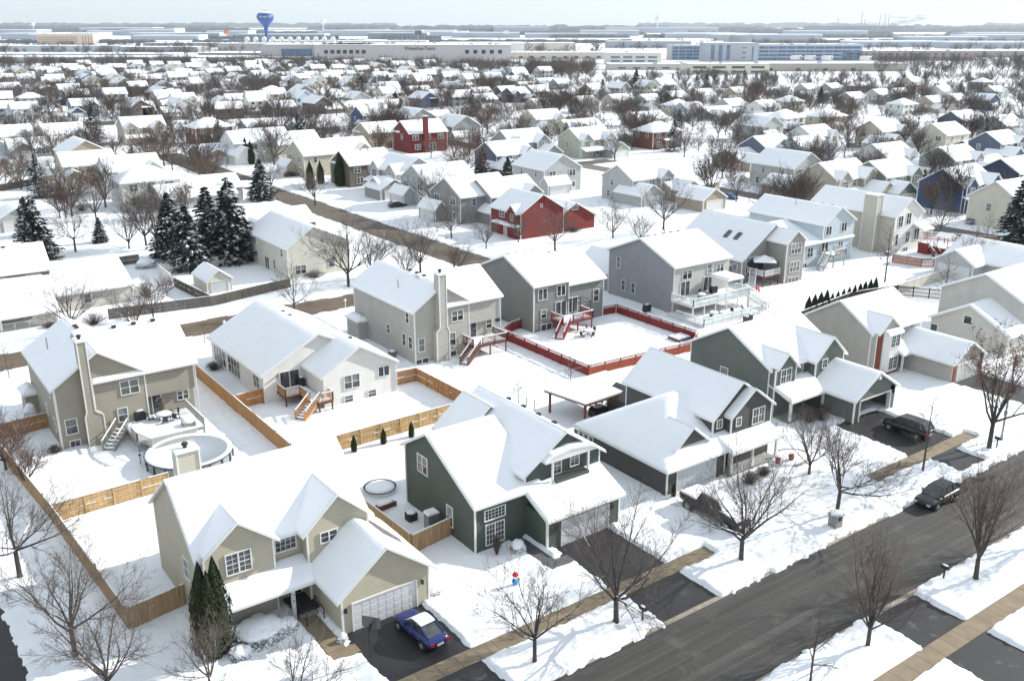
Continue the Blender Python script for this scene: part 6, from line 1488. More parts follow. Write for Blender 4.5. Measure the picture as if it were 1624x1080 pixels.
# ---------------------------------------------------------------- houses of the blocks behind
AUTO = []      # things whose label is worked out from what stands next to them
def gen_house(kind):
    h = House('house', None, 0, 0, (.4, .4, .4), cat='house')
    W_ = dict(blind=.4)
    if kind == 'side':          # ridge along the front, garage wing
        h.wing(-6, 5.5, -4, 5, 5.3, 2.7, 'x', step=1.2); h.wing(-7.4, -1.4, -8.2, 0, 2.7, 2.0, 'y', back=0, step=1.2); h.wing(1.6, 5.4, -4.7, 0, 5.3, 1.5, 'y', back=0, step=1.2)
        h.garage('-y', -4.4, -8.2, w=4.6, h=2.1, rows=4, cols=6); h.door('-y', .3, -4, .2)
        for x in (-3.8, -.4): h.win('-y', x, 3.4, -4, .8, 1.3, 2, blind=.4)
        h.win('-y', 3.5, 3.4, -4.7, .8, 1.4, 2, (2, 2)); h.win('-y', 3.5, .8, -4.7, .85, 1.4, 2, (2, 2))
        for x in (-4, 0, 3.6): h.win('+y', x, 3.4, 5, .8, 1.2, 2, blind=.4)
        h.slider('+y', -1.5, 5, .3); h.win('+y', 3, 1, 5, .8, 1.2, 2); h.win('-x', 2, 3.4, -6, .8, 1.2, 1, blind=.5); h.win('-x', 3, .9, -6, .8, 1.2, 1); h.win('+x', 1, 3.4, 5.5, .8, 1.2, 1)
    elif kind == 'front':       # gable to the front
        h.wing(-5, 5, -6, 6, 5.3, 2.9, 'y', step=1.2); h.wing(-5.6, .2, -8.4, -5.6, 2.6, 1.4, 'x', step=1.2)
        h.garage('-y', -2.7, -8.4, w=4.6, h=2.1, rows=4, cols=6); h.door('-y', 3, -6, .2)
        for x in (-2.8, 2.6): h.win('-y', x, 3.5, -6, .8, 1.3, 2, blind=.3)
        for y in (-3, 2.5):
            h.win('-x', y, 3.4, -5, .8, 1.2, 1, blind=.4); h.win('+x', y, 3.4, 5, .8, 1.2, 1); h.win('-x', y+1.5, .9, -5, .8, 1.3, 1)
        for x in (-2.6, 2.4): h.win('+y', x, 3.4, 6, .8, 1.2, 2, blind=.4); h.win('+y', x, .8, 6, .8, 1.3, 2)
    elif kind == 'twin':        # long side gable with two front dormer gables and porch
        h.wing(-6.5, 6, -4.3, 5, 5.4, 3.0, 'x', step=1.2); h.wing(-6.46, -2.4, -5, 0, 5.4, 1.7, 'y', back=0, left=-.03, step=1.2); h.wing(1.6, 6.1, -5.4, 0, 5.4, 1.8, 'y', back=0, step=1.2)
        h.wing(1.0, 7, -9.4, -4, 2.7, 2.0, 'y', back=0, step=1.2); h.roof(-6.4, 1, -6.4, -4.3, 2.6, .8, kind='shedfront', step=1.2)
        h.garage('-y', 4.0, -9.4, w=4.6, h=2.1, rows=4, cols=6); h.door('-y', 0, -4.3, .2)
        h.win('-y', -4.4, 3.5, -5, .85, 1.4, 2, (2, 2)); h.win('-y', -.4, 3.7, -4.3, 1.2, 1.3, 1, (3, 3)); h.win('-y', 3.8, 4.4, -5.4, .6, .8, 2); h.win('-y', -4.2, .8, -4.3, .9, 1.4, 2)
        for x in (-4, 0, 3.6): h.win('+y', x, 3.4, 5, .8, 1.2, 2, blind=.4); h.win('+y', x, .8, 5, .8, 1.3, 2)
        h.win('-x', 1, 3, -6.5, .9, 1.3, 1, blind=1.0); h.win('+x', 1, 3, 6, .9, 1.3, 1)
    elif kind == 'hip':
        h.wing(-5.8, 5.8, -4.5, 4.5, 5.4, 2.4, kind='hip', step=1.2)
        for x in (-3.5, 0, 3.5): h.win('-y', x, 3.5, -4.5, .8, 1.3, 2, blind=.3); h.win('+y', x, 3.5, 4.5, .8, 1.3, 2, blind=.3)
        h.win('-y', -3.3, .8, -4.5, .8, 1.4, 2); h.win('-y', 3.3, .8, -4.5, .8, 1.4, 2); h.door('-y', 0, -4.5, .2)
        for y in (-2, 2): h.win('-x', y, 3.5, -5.8, .8, 1.3, 1); h.win('+x', y, 3.5, 5.8, .8, 1.3, 1)
        h.roof(-1.5, 1.5, -6, -4.5, 2.6, .5, kind='shedfront', step=1.2)
    elif kind == 'ranch':
        h.wing(-8, 7, -4.5, 4.8, 2.8, 2.2, 'x', step=1.3); h.wing(-7.6, -1.8, -7.4, 0, 2.7, 1.7, 'y', back=0, step=1.2)
        h.garage('-y', -4.7, -7.4, w=4.6, h=2.05, rows=4, cols=6)
        for x in (1, 4.6): h.win('-y', x, .9, -4.5, .9, 1.3, 2, blind=.3)
        for x in (-5, -.5, 4): h.win('+y', x, .9, 4.8, .9, 1.3, 2, blind=.3)
        h.win('-x', 1, .9, -8, .9, 1.2, 1); h.win('+x', 1, .9, 7, .9, 1.2, 1)
    elif kind == 'garage':
        h.wing(-3.3, 3.3, -3.5, 3.5, 2.7, 1.8, 'y', step=1.2); h.garage('-y', 0, -3.5, w=4.6, h=2.1, rows=4, cols=6)
    h.vents([(-1.5, .9, 5.4+2.35), (.4, .9, 5.4+2.35)] if kind in ('side', 'twin') else [])
    return h.done()
HP = {}
TYPEW = {'side': 'two storey', 'front': 'gable fronted', 'twin': 'double gabled', 'hip': 'hip roofed', 'ranch': 'low', 'garage': 'small'}
PALETTE = {'white': (.66, .66, .64), 'cream': (.58, .55, .46), 'yellow': (.50, .46, .36), 'tan': (.40, .34, .26), 'beige': (.46, .42, .35), 'grey': (.27, .28, .28), 'light grey': (.44, .45, .45), 'dark grey': (.12, .125, .13), 'slate blue': (.10, .13, .18),
           'brown': (.14, .115, .095), 'blue': (.045, .085, .18), 'pale blue': (.42, .50, .56), 'navy': (.03, .045, .08), 'green': (.20, .235, .20), 'dark green': (.055, .075, .08), 'red': (.15, .02, .02), 'brick': (.16, .07, .05), 'sage': (.42, .44, .37), 'orange': (.5, .2, .1)}
def put_house(px, py, kind, rot, col, s=1.0, label=None, z=6.5):
    if kind in ('ranch', 'garage'): z = 3.8
    x, y = G(px, py, z*s)
    if kind not in HP: HP[kind] = o = gen_house(kind)
    else: o = copy_tree(HP[kind])
    o.location = (x, y, 0); o.rotation_euler = (0, 0, -rot*math.pi/2+random.uniform(-.04, .04)); o.scale = (s, s, s*random.uniform(.94, 1.03))
    c = PALETTE[col]; f = random.uniform(.9, 1.08)
    for ch in o.children:
        if ch.name.startswith('wall'): ch.color = (c[0]*f, c[1]*f, c[2]*f, 1)
    o['category'] = 'garage' if kind == 'garage' else 'house'
    if label: o['label'] = label
    else: AUTO.append((o, px, py, '%s %s' % (col, TYPEW[kind]), 'house'))
    o['group'] = 'houses of the blocks behind'
    FOOT.append((x, y, 10*s)); return o
FOOT = []
MID = [(15,205,'side',0,'white'),(100,203,'side',0,'grey'),(127,229,'front',0,'tan'),(137,247,'side',0,'yellow'),(207,257,'side',0,'white'),(228,273,'hip',0,'white'),(320,288,'ranch',0,'light grey'),(300,296,'ranch',2,'light grey'),
(38,166,'side',0,'light grey'),(47,150,'hip',0,'light grey'),(108,137,'front',1,'grey'),(120,147,'front',1,'blue'),(132,162,'side',0,'slate blue'),(84,166,'garage',0,'orange'),(217,157,'hip',0,'cream'),(290,153,'side',0,'cream'),
(225,193,'twin',0,'beige'),(330,194,'hip',0,'brick'),(395,216,'side',0,'white'),(418,212,'twin',0,'cream'),(464,215,'front',1,'cream'),(503,233,'front',1,'yellow'),(571,246,'side',2,'brown'),(545,227,'side',0,'tan'),
(640,256,'twin',1,'light grey'),(612,285,'garage',0,'grey'),(695,271,'front',1,'light grey'),(748,291,'front',1,'grey'),(800,290,'side',0,'grey'),(597,199,'side',2,'tan'),
(591,176,'side',0,'blue'),(656,177,'front',0,'grey'),(682,182,'ranch',0,'white'),(724,191,'front',0,'grey'),(500,194,'ranch',0,'grey'),(420,192,'ranch',0,'grey'),(762,169,'ranch',0,'beige'),(803,233,'side',0,'slate blue'),
(695,145,'side',0,'brown'),(713,133,'front',0,'pale blue'),(762,142,'side',0,'beige'),(803,140,'side',0,'brown'),(521,147,'side',0,'cream'),(565,151,'front',0,'light grey'),(431,140,'hip',0,'white'),(408,150,'side',0,'light grey'),
(862,181,'side',0,'cream'),(826,215,'twin',0,'grey'),(867,253,'front',0,'light grey'),(1015,266,'side',0,'light grey'),(919,194,'ranch',0,'cream'),(932,210,'twin',0,'sage'),(978,212,'garage',0,'sage'),(1043,199,'hip',0,'brick'),
(1185,241,'ranch',0,'tan'),(1082,281,'ranch',0,'beige'),(1025,182,'ranch',0,'cream'),(1095,166,'side',0,'pale blue'),(1162,162,'side',0,'light grey'),(1136,173,'ranch',0,'white'),(862,160,'ranch',0,'beige'),(927,157,'side',0,'light grey'),
(919,168,'garage',0,'slate blue'),(981,154,'side',0,'beige'),(1030,153,'side',0,'light grey'),(1071,149,'side',0,'white'),(1115,145,'side',0,'white'),(1170,142,'side',0,'tan'),(865,127,'ranch',0,'light grey'),(890,129,'side',0,'grey'),(914,137,'hip',0,'light grey'),
(1074,161,'hip',0,'beige'),(1203,189,'front',0,'light grey'),(1213,164,'side',0,'white'),(1218,184,'ranch',0,'light grey'),(1244,179,'hip',0,'white'),(1252,156,'hip',0,'cream'),(1257,196,'garage',0,'brown'),(1220,222,'side',0,'slate blue'),
(1291,205,'side',0,'white'),(1250,251,'front',0,'light grey'),(1280,223,'side',0,'pale blue'),(1311,177,'hip',0,'beige'),(1354,151,'side',0,'grey'),(1396,145,'side',0,'light grey'),(1427,143,'side',0,'light grey'),(1432,160,'hip',0,'white'),(1479,156,'side',0,'tan'),
(1495,140,'side',0,'white'),(1516,153,'side',0,'white'),(1560,153,'front',0,'blue'),(1578,141,'side',0,'light grey'),(1558,126,'hip',0,'dark green'),(1362,132,'hip',0,'brown'),(1448,126,'side',0,'beige'),(1320,135,'side',0,'grey'),(1281,136,'side',0,'beige'),
(1401,199,'side',0,'beige'),(1397,219,'garage',0,'tan'),(1495,203,'front',1,'cream'),(1526,183,'side',0,'slate blue'),(1592,190,'side',0,'light grey'),(1584,216,'side',0,'slate blue'),(1553,226,'ranch',0,'navy'),(1409,235,'side',0,'white'),
(1513,240,'side',0,'grey'),(1555,256,'ranch',0,'grey'),(1409,264,'side',0,'green'),(1524,277,'twin',0,'blue'),(1612,258,'side',0,'navy'),(1612,300,'twin',0,'cream'),(1113,301,'garage',0,'tan'),(1330,268,'twin',0,'beige'),(1465,256,'garage',0,'white'),(1610,402,'ranch',1,'light grey'),(1245,282,'garage',0,'beige'),
(60,225,'ranch',0,'grey'),(20,330,'garage',0,'light grey'),(355,232,'ranch',0,'tan'),(15,135,'side',0,'grey')]
SPECIAL = {(661,198): 0}
for t_ in MID: put_house(*t_, s=1.15 if t_[1] > 170 else 1.0)
o = put_house(663, 200, 'side', 2, 'red', 1.25, 'barn red two storey house with a white trimmed chimney far behind the street')
m = MB(); m.box(.2, 5.0, 0, 1.4, 5.9, 9.2); lpart('chimney', m, SIDING, o, (.16, .02, .02)); m = MB(); m.box(.1, 4.95, 9.2, 1.5, 6.0, 9.4); lpart('chimney_cap', m, TRIM, o)
put_house(430, 342, 'ranch', 0, 'brown', 1.05, 'low brown ranch with a long white roof right of the big spruces')
put_house(-15, 405, 'side', 2, 'dark grey', 1.15, 'dark grey walled house cut by the left picture edge'); put_house(20, 437, 'ranch', 1, 'grey', .7, 'small grey gable at the left edge behind the ranch roof') if False else None
# ---- the rows beyond, drawn by simple one mesh walls and roofs
def far_proto(kind):
    t = empty('house', (0, 0, 0)); w_, r_, s_, g_ = MB(), MB(), MB(), MB()
    def wing(x0, x1, y0, y1, e, ri, ax):
        ov = .4
        if ax == 'x':
            c = (y0+y1)/2; w_.prism([(y0, 0), (y1, 0), (y1, e), (c, e+ri), (y0, e)], 'x', x0, x1); k = ri/(c-y0)
            P = [(y0-ov, e-ov*k), (c, e+ri), (y1+ov, e-ov*k)]
        else:
            c = (x0+x1)/2; w_.prism([(x0, 0), (x1, 0), (x1, e), (c, e+ri), (x0, e)], 'y', y0, y1); k = ri/(c-x0)
            P = [(x0-ov, e-ov*k), (c, e+ri), (x1+ov, e-ov*k)]
        a = (x0-ov, x1+ov) if ax == 'x' else (y0-ov, y1+ov)
        r_.prism([(p, z+.02) for p, z in P]+[(p, z-.16) for p, z in reversed(P)], ax, *a)
        s_.prism([(P[0][0]+.05, P[0][1]+.2), (P[1][0], P[1][1]+.26), (P[2][0]-.05, P[2][1]+.2)]+[(p, z+.02) for p, z in reversed(P)], ax, a[0]+.05, a[1]-.05)
    if kind == 0: wing(-6, 5.5, -4, 5, 5.3, 2.7, 'x'); wing(-7, -1.4, -8, 0, 2.7, 2, 'y')
    elif kind == 1: wing(-5, 5, -6, 6, 5.3, 2.9, 'y'); wing(-5.6, 0, -8.4, -5, 2.7, 1.3, 'x')
    elif kind == 2: wing(-8, 7, -4.5, 4.8, 2.9, 2.2, 'x'); wing(-7.6, -2, -7.4, 0, 2.7, 1.7, 'y')
    else: wing(-6.5, 6, -4.3, 5, 5.4, 3, 'x'); wing(-6.5, -2, -5.2, 0, 5.4, 1.8, 'y'); wing(1, 7, -9, -3, 2.7, 2, 'y')
    yf = {0: -4, 1: -6, 2: -4.5, 3: -4.3}[kind]
    zs = (.8,) if kind == 2 else (.8, 3.5)
    for z in zs:
        for x in (-3.6, 0, 3.6):
            if kind != 2 or x > -1: g_.box(x-.8, yf-.05-(.9 if kind == 3 and x < -2 and z > 3 else 0), z, x+.8, yf+.02, z+1.3)
            yb = {0: 5, 1: 6, 2: 4.8, 3: 5}[kind]; g_.box(x-.7, yb-.02, z, x+.7, yb+.05, z+1.2)
        xl = {0: -6, 1: -5, 2: -8, 3: -6.5}[kind]; xr = {0: 5.5, 1: 5, 2: 7, 3: 6}[kind]
        for y in (-2, 2.2): g_.box(xl-.05, y-.5, z, xl+.02, y+.5, z+1.2); g_.box(xr-.02, y-.5, z, xr+.05, y+.5, z+1.2)
    lpart('wall', w_, PLAINW, t, (.4, .4, .4)); ro = lpart('roof', r_, TRIM, t); lpart('roof_snow', s_, SNOW, ro)
    part_each('window', g_, GLASS, t)
    gd = MB(); gx = {0: -4.2, 1: -2.8, 2: -4.8, 3: 4}[kind]; gy = {0: -8, 1: -8.4, 2: -7.4, 3: -9}[kind]; gd.box(gx-2.3, gy-.05, 0, gx+2.3, gy+.02, 2.15); lpart('garage_door', gd, TRIM, t)
    return t
FP = {}
rnd = random.Random(21); cols = ['white', 'light grey', 'cream', 'beige', 'tan', 'grey', 'light grey', 'beige', 'pale blue', 'slate blue', 'brown', 'white', 'sage', 'dark grey']
nfar = 0
for row in range(14):
    yy = 430+row*40+(row//2)*6
    for i in range(60):
        xx = -60+i*19.5+rnd.uniform(-3, 3)+(row % 3)*5; y2 = yy+.12*(xx-300)*math.sin(row*.9)+rnd.uniform(-3.5, 3.5)
        px, py = PJ(xx, y2, 4)
        if not (-25 < px < 1650): continue
        lim = np.interp(px, [0, 90, 250, 420, 620, 760, 860, 900, 1100, 1300, 1450, 1620], [113, 104, 100, 97, 100, 106, 112, 134, 138, 138, 132, 122])
        if py < lim or py > 175: continue
        if any(abs(px-a[0]) < 22 and abs(py-a[1]) < 9 for a in MID): continue
        if rnd.random() < .16 or nfar >= 185: continue
        kd = rnd.choice([0, 0, 1, 2, 3, 3]); col = rnd.choice(cols)
        if kd not in FP: FP[kd] = o = far_proto(kd)
        else: o = copy_tree(FP[kd])
        o.location = (xx, y2, 0); o.rotation_euler = (0, 0, rnd.choice([0, 0, math.pi, math.pi, -math.pi/2, math.pi/2])+rnd.uniform(-.15, .15)); s = rnd.uniform(.92, 1.1); o.scale = (s, s, s*rnd.uniform(.85, 1.05))
        c = PALETTE[col]
        for ch in o.children:
            if ch.name.startswith('wall'): ch.color = (*c, 1)
        o['category'] = 'house'; o['group'] = 'houses in the far rows'; nfar += 1
        AUTO.append((o, px, py, '%s %s' % (col, ['snow roofed', 'gabled', 'low', 'double gabled'][kd]), 'far house')); FOOT.append((xx, y2, 9))
print('far houses', nfar)
# ---- trees between the houses
rnd = random.Random(5); nt_ = 0
HEROPTS = [(64, 160), (20, 165), (117, 156), (47, 150)]
def clear_of(x, y, r=2):
    for a, b, c in FOOT:
        if abs(x-a) < c*.55+r and abs(y-b) < c*.55+r: return False
    return True
def atree(kind, seed, x, y, s, word, group):
    o = tree(kind, seed, x, y, s, None, group, cat='tree'); px, py = PJ(x, y, 0); AUTO.append((o, px, py, word, 'tree')); return o
for i in range(4000):
    if nt_ >= 237: break
    if nt_ < 62:
        z_ = rnd.random(); px, py = (rnd.uniform(-10, 350), rnd.uniform(225, 350)) if z_ < .5 else ((rnd.uniform(430, 800), rnd.uniform(240, 345)) if z_ < .66 else (rnd.uniform(1110, 1640), rnd.uniform(250, 345)))
    else: px = rnd.uniform(-10, 1634); py = 146+100*rnd.random()**1.1
    x, y = G(px, py)
    if any(abs(x-a) < 7 and -26 < y-b < 6 for a, b in HEROPTS): continue
    if not clear_of(x, y): continue
    if 83 < x < 97 and y < 430: continue
    if 178 < x < 191 and y < 230: continue
    kd = rnd.choice(['far', 'far', 'far', 'farred', 'farred', 'maple', 'pear'] if py > 190 else ['far', 'far', 'farred', 'farred', 'far'])
    if rnd.random() < .07: kd = 'farspruce'
    s = rnd.uniform(.8, 1.4)
    atree(kd, rnd.randint(0, 2), x, y, s, {'far': 'bare', 'farred': 'reddish bare', 'maple': 'dark bare', 'pear': 'fine twigged bare', 'farspruce': 'dark evergreen'}[kd], 'trees between the houses behind'); nt_ += 1
# row of small evergreens before the office blocks at right
for i, px in enumerate([1066, 1105, 1120, 1133, 1150, 1168, 1180, 1198, 1207, 1228, 1281, 1465, 1432, 455, 235, 790, 410]):
    py = 141+rnd.uniform(-3, 3) if px > 1050 else rnd.uniform(112, 120); x, y = G(px, py); atree('farspruce', i % 2+1, x, y, rnd.uniform(.8, 1.2), 'pointed dark evergreen', 'evergreens before the office blocks')
# ---------------------------------------------------------------- distance: works, offices, towers, woods
def FX(px, d):            # place by compass bearing (picture column) and distance along the view
    x, y = G(px, 100); k = d/math.hypot(x, y); return x*k, y*k
OSC = 1
VIEW = math.atan2(FW[1], FW[0])
def big_building(name, label, px, py, width, depth, height, col, windows=None, rz=0, wcol=GLASS, units=0, cat='building', roofm=SNOW, d=None):
    """box building whose near face centre stands at a pixel; windows: (rows, columns, w, h, z0, dz)"""
    x, y = G(px, py); t = empty(name, (x, y, 0), label, cat, rz=AZ-math.pi/2+rz)
    t.scale = (OSC, OSC, OSC*.92)
    q = MB(); q.box(-width/2, 0, 0, width/2, depth, height); lpart('wall', q, PLAINW, t, col)
    q = MB(); q.box(-width/2-.2, -.2, height, width/2+.2, depth+.2, height+.8); ro = lpart('roof', q, PLAINW, t, tuple(c*.8 for c in col)); q = MB(); q.box(-width/2+.2, .2, height+.8, width/2-.2, depth-.2, height+1.1); lpart('roof_snow', q, roofm, ro)
    if windows:
        for (rows, cnum, ww, wh, z0, dz, xa, xb) in windows:
            for r in range(rows):
                for c in range(cnum):
                    cx = xa+(xb-xa)*(c+.5)/cnum; q = MB(); q.box(cx-ww/2, -.25, z0+r*dz, cx+ww/2, .05, z0+r*dz+wh); lpart('window', q, wcol, t)
    for i in range(units):
        q = MB(); ux = random.uniform(-width*.45, width*.45); uy = random.uniform(depth*.1, depth*.8); s = random.uniform(1, 2.4); q.box(ux-s, uy-s, height+1.0, ux+s, uy+s, height+1+s); lpart('roof_unit', q, PLAINW, t, (.45, .46, .47))
    return t
OFFG = mat('blue office glass', (.10, .17, .27), .2, spec=.7, noise=.35, nscale=.12)
PAPER = (.60, .57, .52)
big_building('warehouse', 'long pale distribution warehouse lettered with its company name', 655, 101, 215, 150, 20, (.46, .45, .44), [(1, 7, 4.2, 4.2, 11, 5, -98, -50), (1, 5, 4.2, 4.2, 11, 5, 55, 100)], units=22)
x, y = G(607, 101)
cu = bpy.data.curves.new('t', 'FONT'); cu.body = 'WeatherTech'; cu.size = 5.4; cu.align_x = 'CENTER'; cu.extrude = .15; cu.materials.append(mat('sign maroon', (.10, .02, .03), .6))
to = bpy.data.objects.new('t', cu); me = bpy.data.meshes.new_from_object(to); bpy.data.objects.remove(to)
wh = [o for o in bpy.data.objects if o.name.startswith('warehouse')][0]; lt = link('sign_lettering', me, wh, (8, -.4, 15.2)); lt.rotation_euler = (math.pi/2, 0, 0); lt.scale = (1.1, 1, 1)
big_building('warehouse', 'pale warehouse wing with a curved blue glass front left of the lettered one', 500, 100, 120, 100, 20, (.44, .43, .43), [(1, 5, 4, 4, 11, 5, 12, 56), (1, 1, 34, 8, 8, 5, -40, 0)], wcol=OFFG, units=8)
big_building('warehouse', 'low grey brown warehouse below the blue water tower', 385, 96, 105, 80, 8, (.27, .25, .24), None, units=6)
big_building('warehouse', 'wide pale warehouse behind the water tower base', 440, 82, 190, 90, 12, (.42, .40, .39), None, units=14)
for i in range(11):
    x, y = FX(395+i*13.5, math.hypot(*G(440, 81))+30); t = empty('silo', (x, y, 12), ['first','second','third','fourth','fifth','sixth','seventh','eighth','ninth','tenth','eleventh'][i]+' white roof tank from the left behind the water tower base', 'tank', 'white roof tanks')
    q = MB(); q.lathe([(4, 0), (4, 7), (2.5, 9), (.4, 9.6)], n=14); lpart('tank_shell', q, TRIM, t); q = MB(); q.box(-.4, -4.3, 0, .4, -3.9, 7); lpart('ladder', q, METAL, t)
big_building('hotel_block', 'long peach coloured block with rows of small dark windows at the left horizon', 105, 73, 190, 40, 30, (.66, .52, .42), [(4, 19, 3, 3.2, 4, 5.6, -92, 40), (4, 4, 3.4, 3.2, 4, 5.6, 55, 92)], units=5).scale = (.60, .60, .72)
for px, py, w_, d_, h_, lb, c in [(60, 93, 330, 60, 5, 'very long low white roofed depot at the left edge', (.42, .44, .46)), (190, 101, 420, 70, 6, 'long low grey walled depot nearer to the left houses', (.36, .37, .38)), (60, 83, 260, 60, 9, 'pale blue walled store below the peach block', (.46, .50, .53)),
      (760, 90, 120, 120, 17, 'bright white ended warehouse behind the lettered one', (.66, .66, .65)), (850, 84, 120, 80, 14, 'pale hall right of the lettered warehouse', (.60, .57, .52)), (870, 95, 150, 60, 8, 'low cream warehouse left of the white office', (.56, .52, .47)),
      (300, 76, 170, 60, 8, 'low dark fronted store right of the peach block', (.30, .30, .32)), (1560, 92, 260, 60, 8, 'low brown store at the right edge', (.34, .31, .29)), (1030, 77, 150, 60, 12, 'long glazed hall behind the white office', (.36, .38, .42)),
      (250, 84, 120, 60, 8, 'small grey office left of the low warehouse', (.33, .32, .33)), (555, 74, 300, 70, 10, 'white roofed hall behind the warehouses', (.45, .45, .47))]:
    big_building('warehouse', lb, px, py, w_, d_, h_, c, [(1, int(w_/14), 5, 2.2, 2, 4, -w_*.45, w_*.45)] if w_ < 200 else None, units=5)
OSC = .80
# offices at right
big_building('office_building', 'white three storey office with dark window bands left of the pine', 1005, 103, 72, 40, 15, (.62, .60, .54), [(2, 4, 12, 2.6, 3.5, 5.4, -33, 33)], wcol=OFFG, units=2)
big_building('office_building', 'curved low cream hall below the white three storey office', 1040, 112, 110, 40, 6.5, (.50, .47, .42), [(1, 4, 9, 1.6, 2, 4, -48, 20)], units=3)
big_building('office_building', 'two storey cream office with wide window slots', 1155, 119, 86, 50, 11, (.62, .58, .49), [(2, 4, 14, 2.4, 2, 5, -41, 41)], units=4)
big_building('office_building', 'glass walled atrium block left of the grey tower block', 1098, 96, 66, 40, 22, (.45, .46, .48), [(4, 6, 9.4, 4.3, 1.2, 5.2, -31, 31)], wcol=OFFG, units=2)
big_building('office_building', 'grey concrete tower block joined to the blue glass block', 1160, 99, 74, 50, 27, (.40, .42, .45), [(1, 3, 5, 23, 2, 5, -33, 0), (3, 1, 6, 1.8, 6, 7, 10, 24), (1, 1, 2.4, 21, 2, 5, 24, 34)], wcol=OFFG, units=0)
big_building('office_building', 'stepped grey plant room block on top behind the concrete tower', 1172, 95, 34, 30, 37, (.40, .42, .45), None, units=2)
big_building('office_building', 'long blue glass office block at right', 1276, 97, 168, 50, 24, (.50, .52, .55), [(4, 12, 12.8, 4.0, 1.0, 5.7, -81, 81)], wcol=OFFG, units=6)
big_building('office_building', 'low tan hall in front of the blue glass block', 1290, 114, 210, 45, 8.5, (.40, .36, .32), [(1, 5, 5, 3, 1, 4, -95, 60)], units=5)
big_building('office_building', 'long low brown brick block with small windows right of the glass block', 1440, 97, 195, 40, 14, (.33, .28, .26), [(2, 16, 4, 2, 4, 5, -90, 90)], units=4)
for px, lb in [(1262, 'leftmost'), (1284, 'second'), (1311, 'third'), (1372, 'rightmost')]:
    x, y = FX(px, math.hypot(*G(1290, 113))+14); t = empty('roof_plant', (x, y, 9.4), lb+' silvery cooling unit on the low tan hall roof', 'cooling unit', 'cooling units'); q = MB(); q.lathe([(5, 0), (5.2, 3.2), (4.6, 3.6)], n=18); lpart('casing', q, TRIM, t); q = MB(); q.box(-1, -5.4, .5, 1, -5.0, 3); lpart('grille', q, METAL, t)
OSC = 1
# blue water tower
BLUE = mat('tower blue paint', (.010, .070, .27), .55)
x, y = G(424, 72); t = empty('water_tower', (x, y, 0), 'tall blue single stem water tower with white lettering', 'water tower', rz=AZ-math.pi/2)
q = MB(); q.lathe([(8, 0), (5.2, 6), (3.6, 14), (3.4, 24)], n=24); lpart('stem_base', q, BLUE, t, smooth=True)
q = MB(); q.lathe([(3.4, 23.5), (3.4, 30), (4.6, 30.4), (4.6, 32.6), (3.6, 33), (4.2, 36)], n=24); lpart('stem', q, BLUE, t, smooth=False)
q = MB(); q.lathe([(4.2, 35.5), (8.5, 41), (15, 48), (17.6, 54), (17.2, 58), (14, 62.5), (8, 65), (2, 65.8)], n=32); tk = lpart('tank', q, BLUE, t, smooth=True)
q = MB(); q.lathe([(14.4, 62.6), (8.2, 65.3), (2, 66.2)], n=32); q.f.pop(); q.m.pop(); lpart('snow_cap', q, SNOW, tk, smooth=True)
q = MB(); q.bar((-6, 0, 68.5), (7, 0, 69), .5, .5); q.bar((0, 0, 65), (0, 0, 69.5), .6, .6); q.bar((3.5, 0, 65), (6, 0, 69), .4, .4); lpart('antenna', q, METAL, t)
cu = bpy.data.curves.new('t', 'FONT'); cu.body = 'Bolingbrook'; cu.size = 5.2; cu.align_x = 'CENTER'; cu.extrude = .1; cu.offset = .09; cu.materials.append(TRIM)
to = bpy.data.objects.new('t', cu); me = bpy.data.meshes.new_from_object(to); bpy.data.objects.remove(to)
for v in me.vertices:
    a = (v.co.x+3.5)/17.6; r = 17.75; zz = v.co.y+54.5; v.co = (r*math.sin(a), -r*math.cos(a), zz)
link('lettering', me, tk)
# small distant towers, stacks, masts
def small_tower(px, py, s, label, m=TRIM):
    x, y = G(px, py); t = empty('water_tower', (x, y, 0), label, 'water tower'); q = MB(); q.lathe([(2.5*s, 0), (1.6*s, 8*s), (1.6*s, 24*s), (8*s, 30*s), (9*s, 34*s), (7*s, 39*s), (1*s, 41*s)], n=18); lpart('tower_shell', q, m, t, smooth=True); q = MB(); q.box(-.3*s, -.3*s, 40*s, .3*s, .3*s, 46*s); lpart('mast', q, METAL, t)
small_tower(1042, 53, 2.0, 'white water tower on the horizon right of the centre'); small_tower(513, 52, 1.7, 'tiny white water tower on the horizon right of the blue one'); small_tower(54, 52, 1.3, 'faint white tower on the left horizon')
for px, h in [(1328, 45), (1365, 70), (1394, 62), (1402, 66), (1408, 58), (1370, 40)]:
    x, y = G(px, 47); t = empty('chimney_stack', (x, y, 0), ['slim refinery stack furthest left on the horizon', 'tallest refinery stack on the right horizon', 'refinery stack left in the close group of three', 'middle stack in the close group of three', 'right stack in the close group of three', 'short refinery stack beside the tallest one'][[1328, 1365, 1394, 1402, 1408, 1370].index(px)], 'smokestack', 'refinery stacks')
    q = MB(); q.tube((0, 0, 0), (0, 0, h*2.2), 5, 3, n=10); lpart('stack', q, METAL, t); q = MB(); q.tube((0, 0, h*2.2), (0, 0, h*2.2+4), 4, 4, n=10); lpart('rim', q, DMETAL, t)
for px, py, hh, lb in [(360+0, 66, 18, 'orange sign on a mast left of the water tower'), (664, 75, 22, 'dark double billboard on a pole above the lettered warehouse'), (803, 66, 18, 'pale billboard beyond the warehouses')]:
    x, y = G(px, py); t = empty('billboard', (x, y, 0), lb, 'billboard', rz=AZ-math.pi/2); q = MB(); q.box(-.7, -.4, 0, .7, .4, hh); lpart('pole', q, METAL, t)
    q = MB(); q.box(-6.5, -.6, hh, 6.5, .6, hh+8); lpart('panel', q, {360: mat('orange panel', (.8, .16, .05), .5), 664: mat('billboard back', (.08, .10, .16), .5), 803: TRIM}[px], t)
for px, h, lb in [(66+1206, 0, '')][:0]: pass
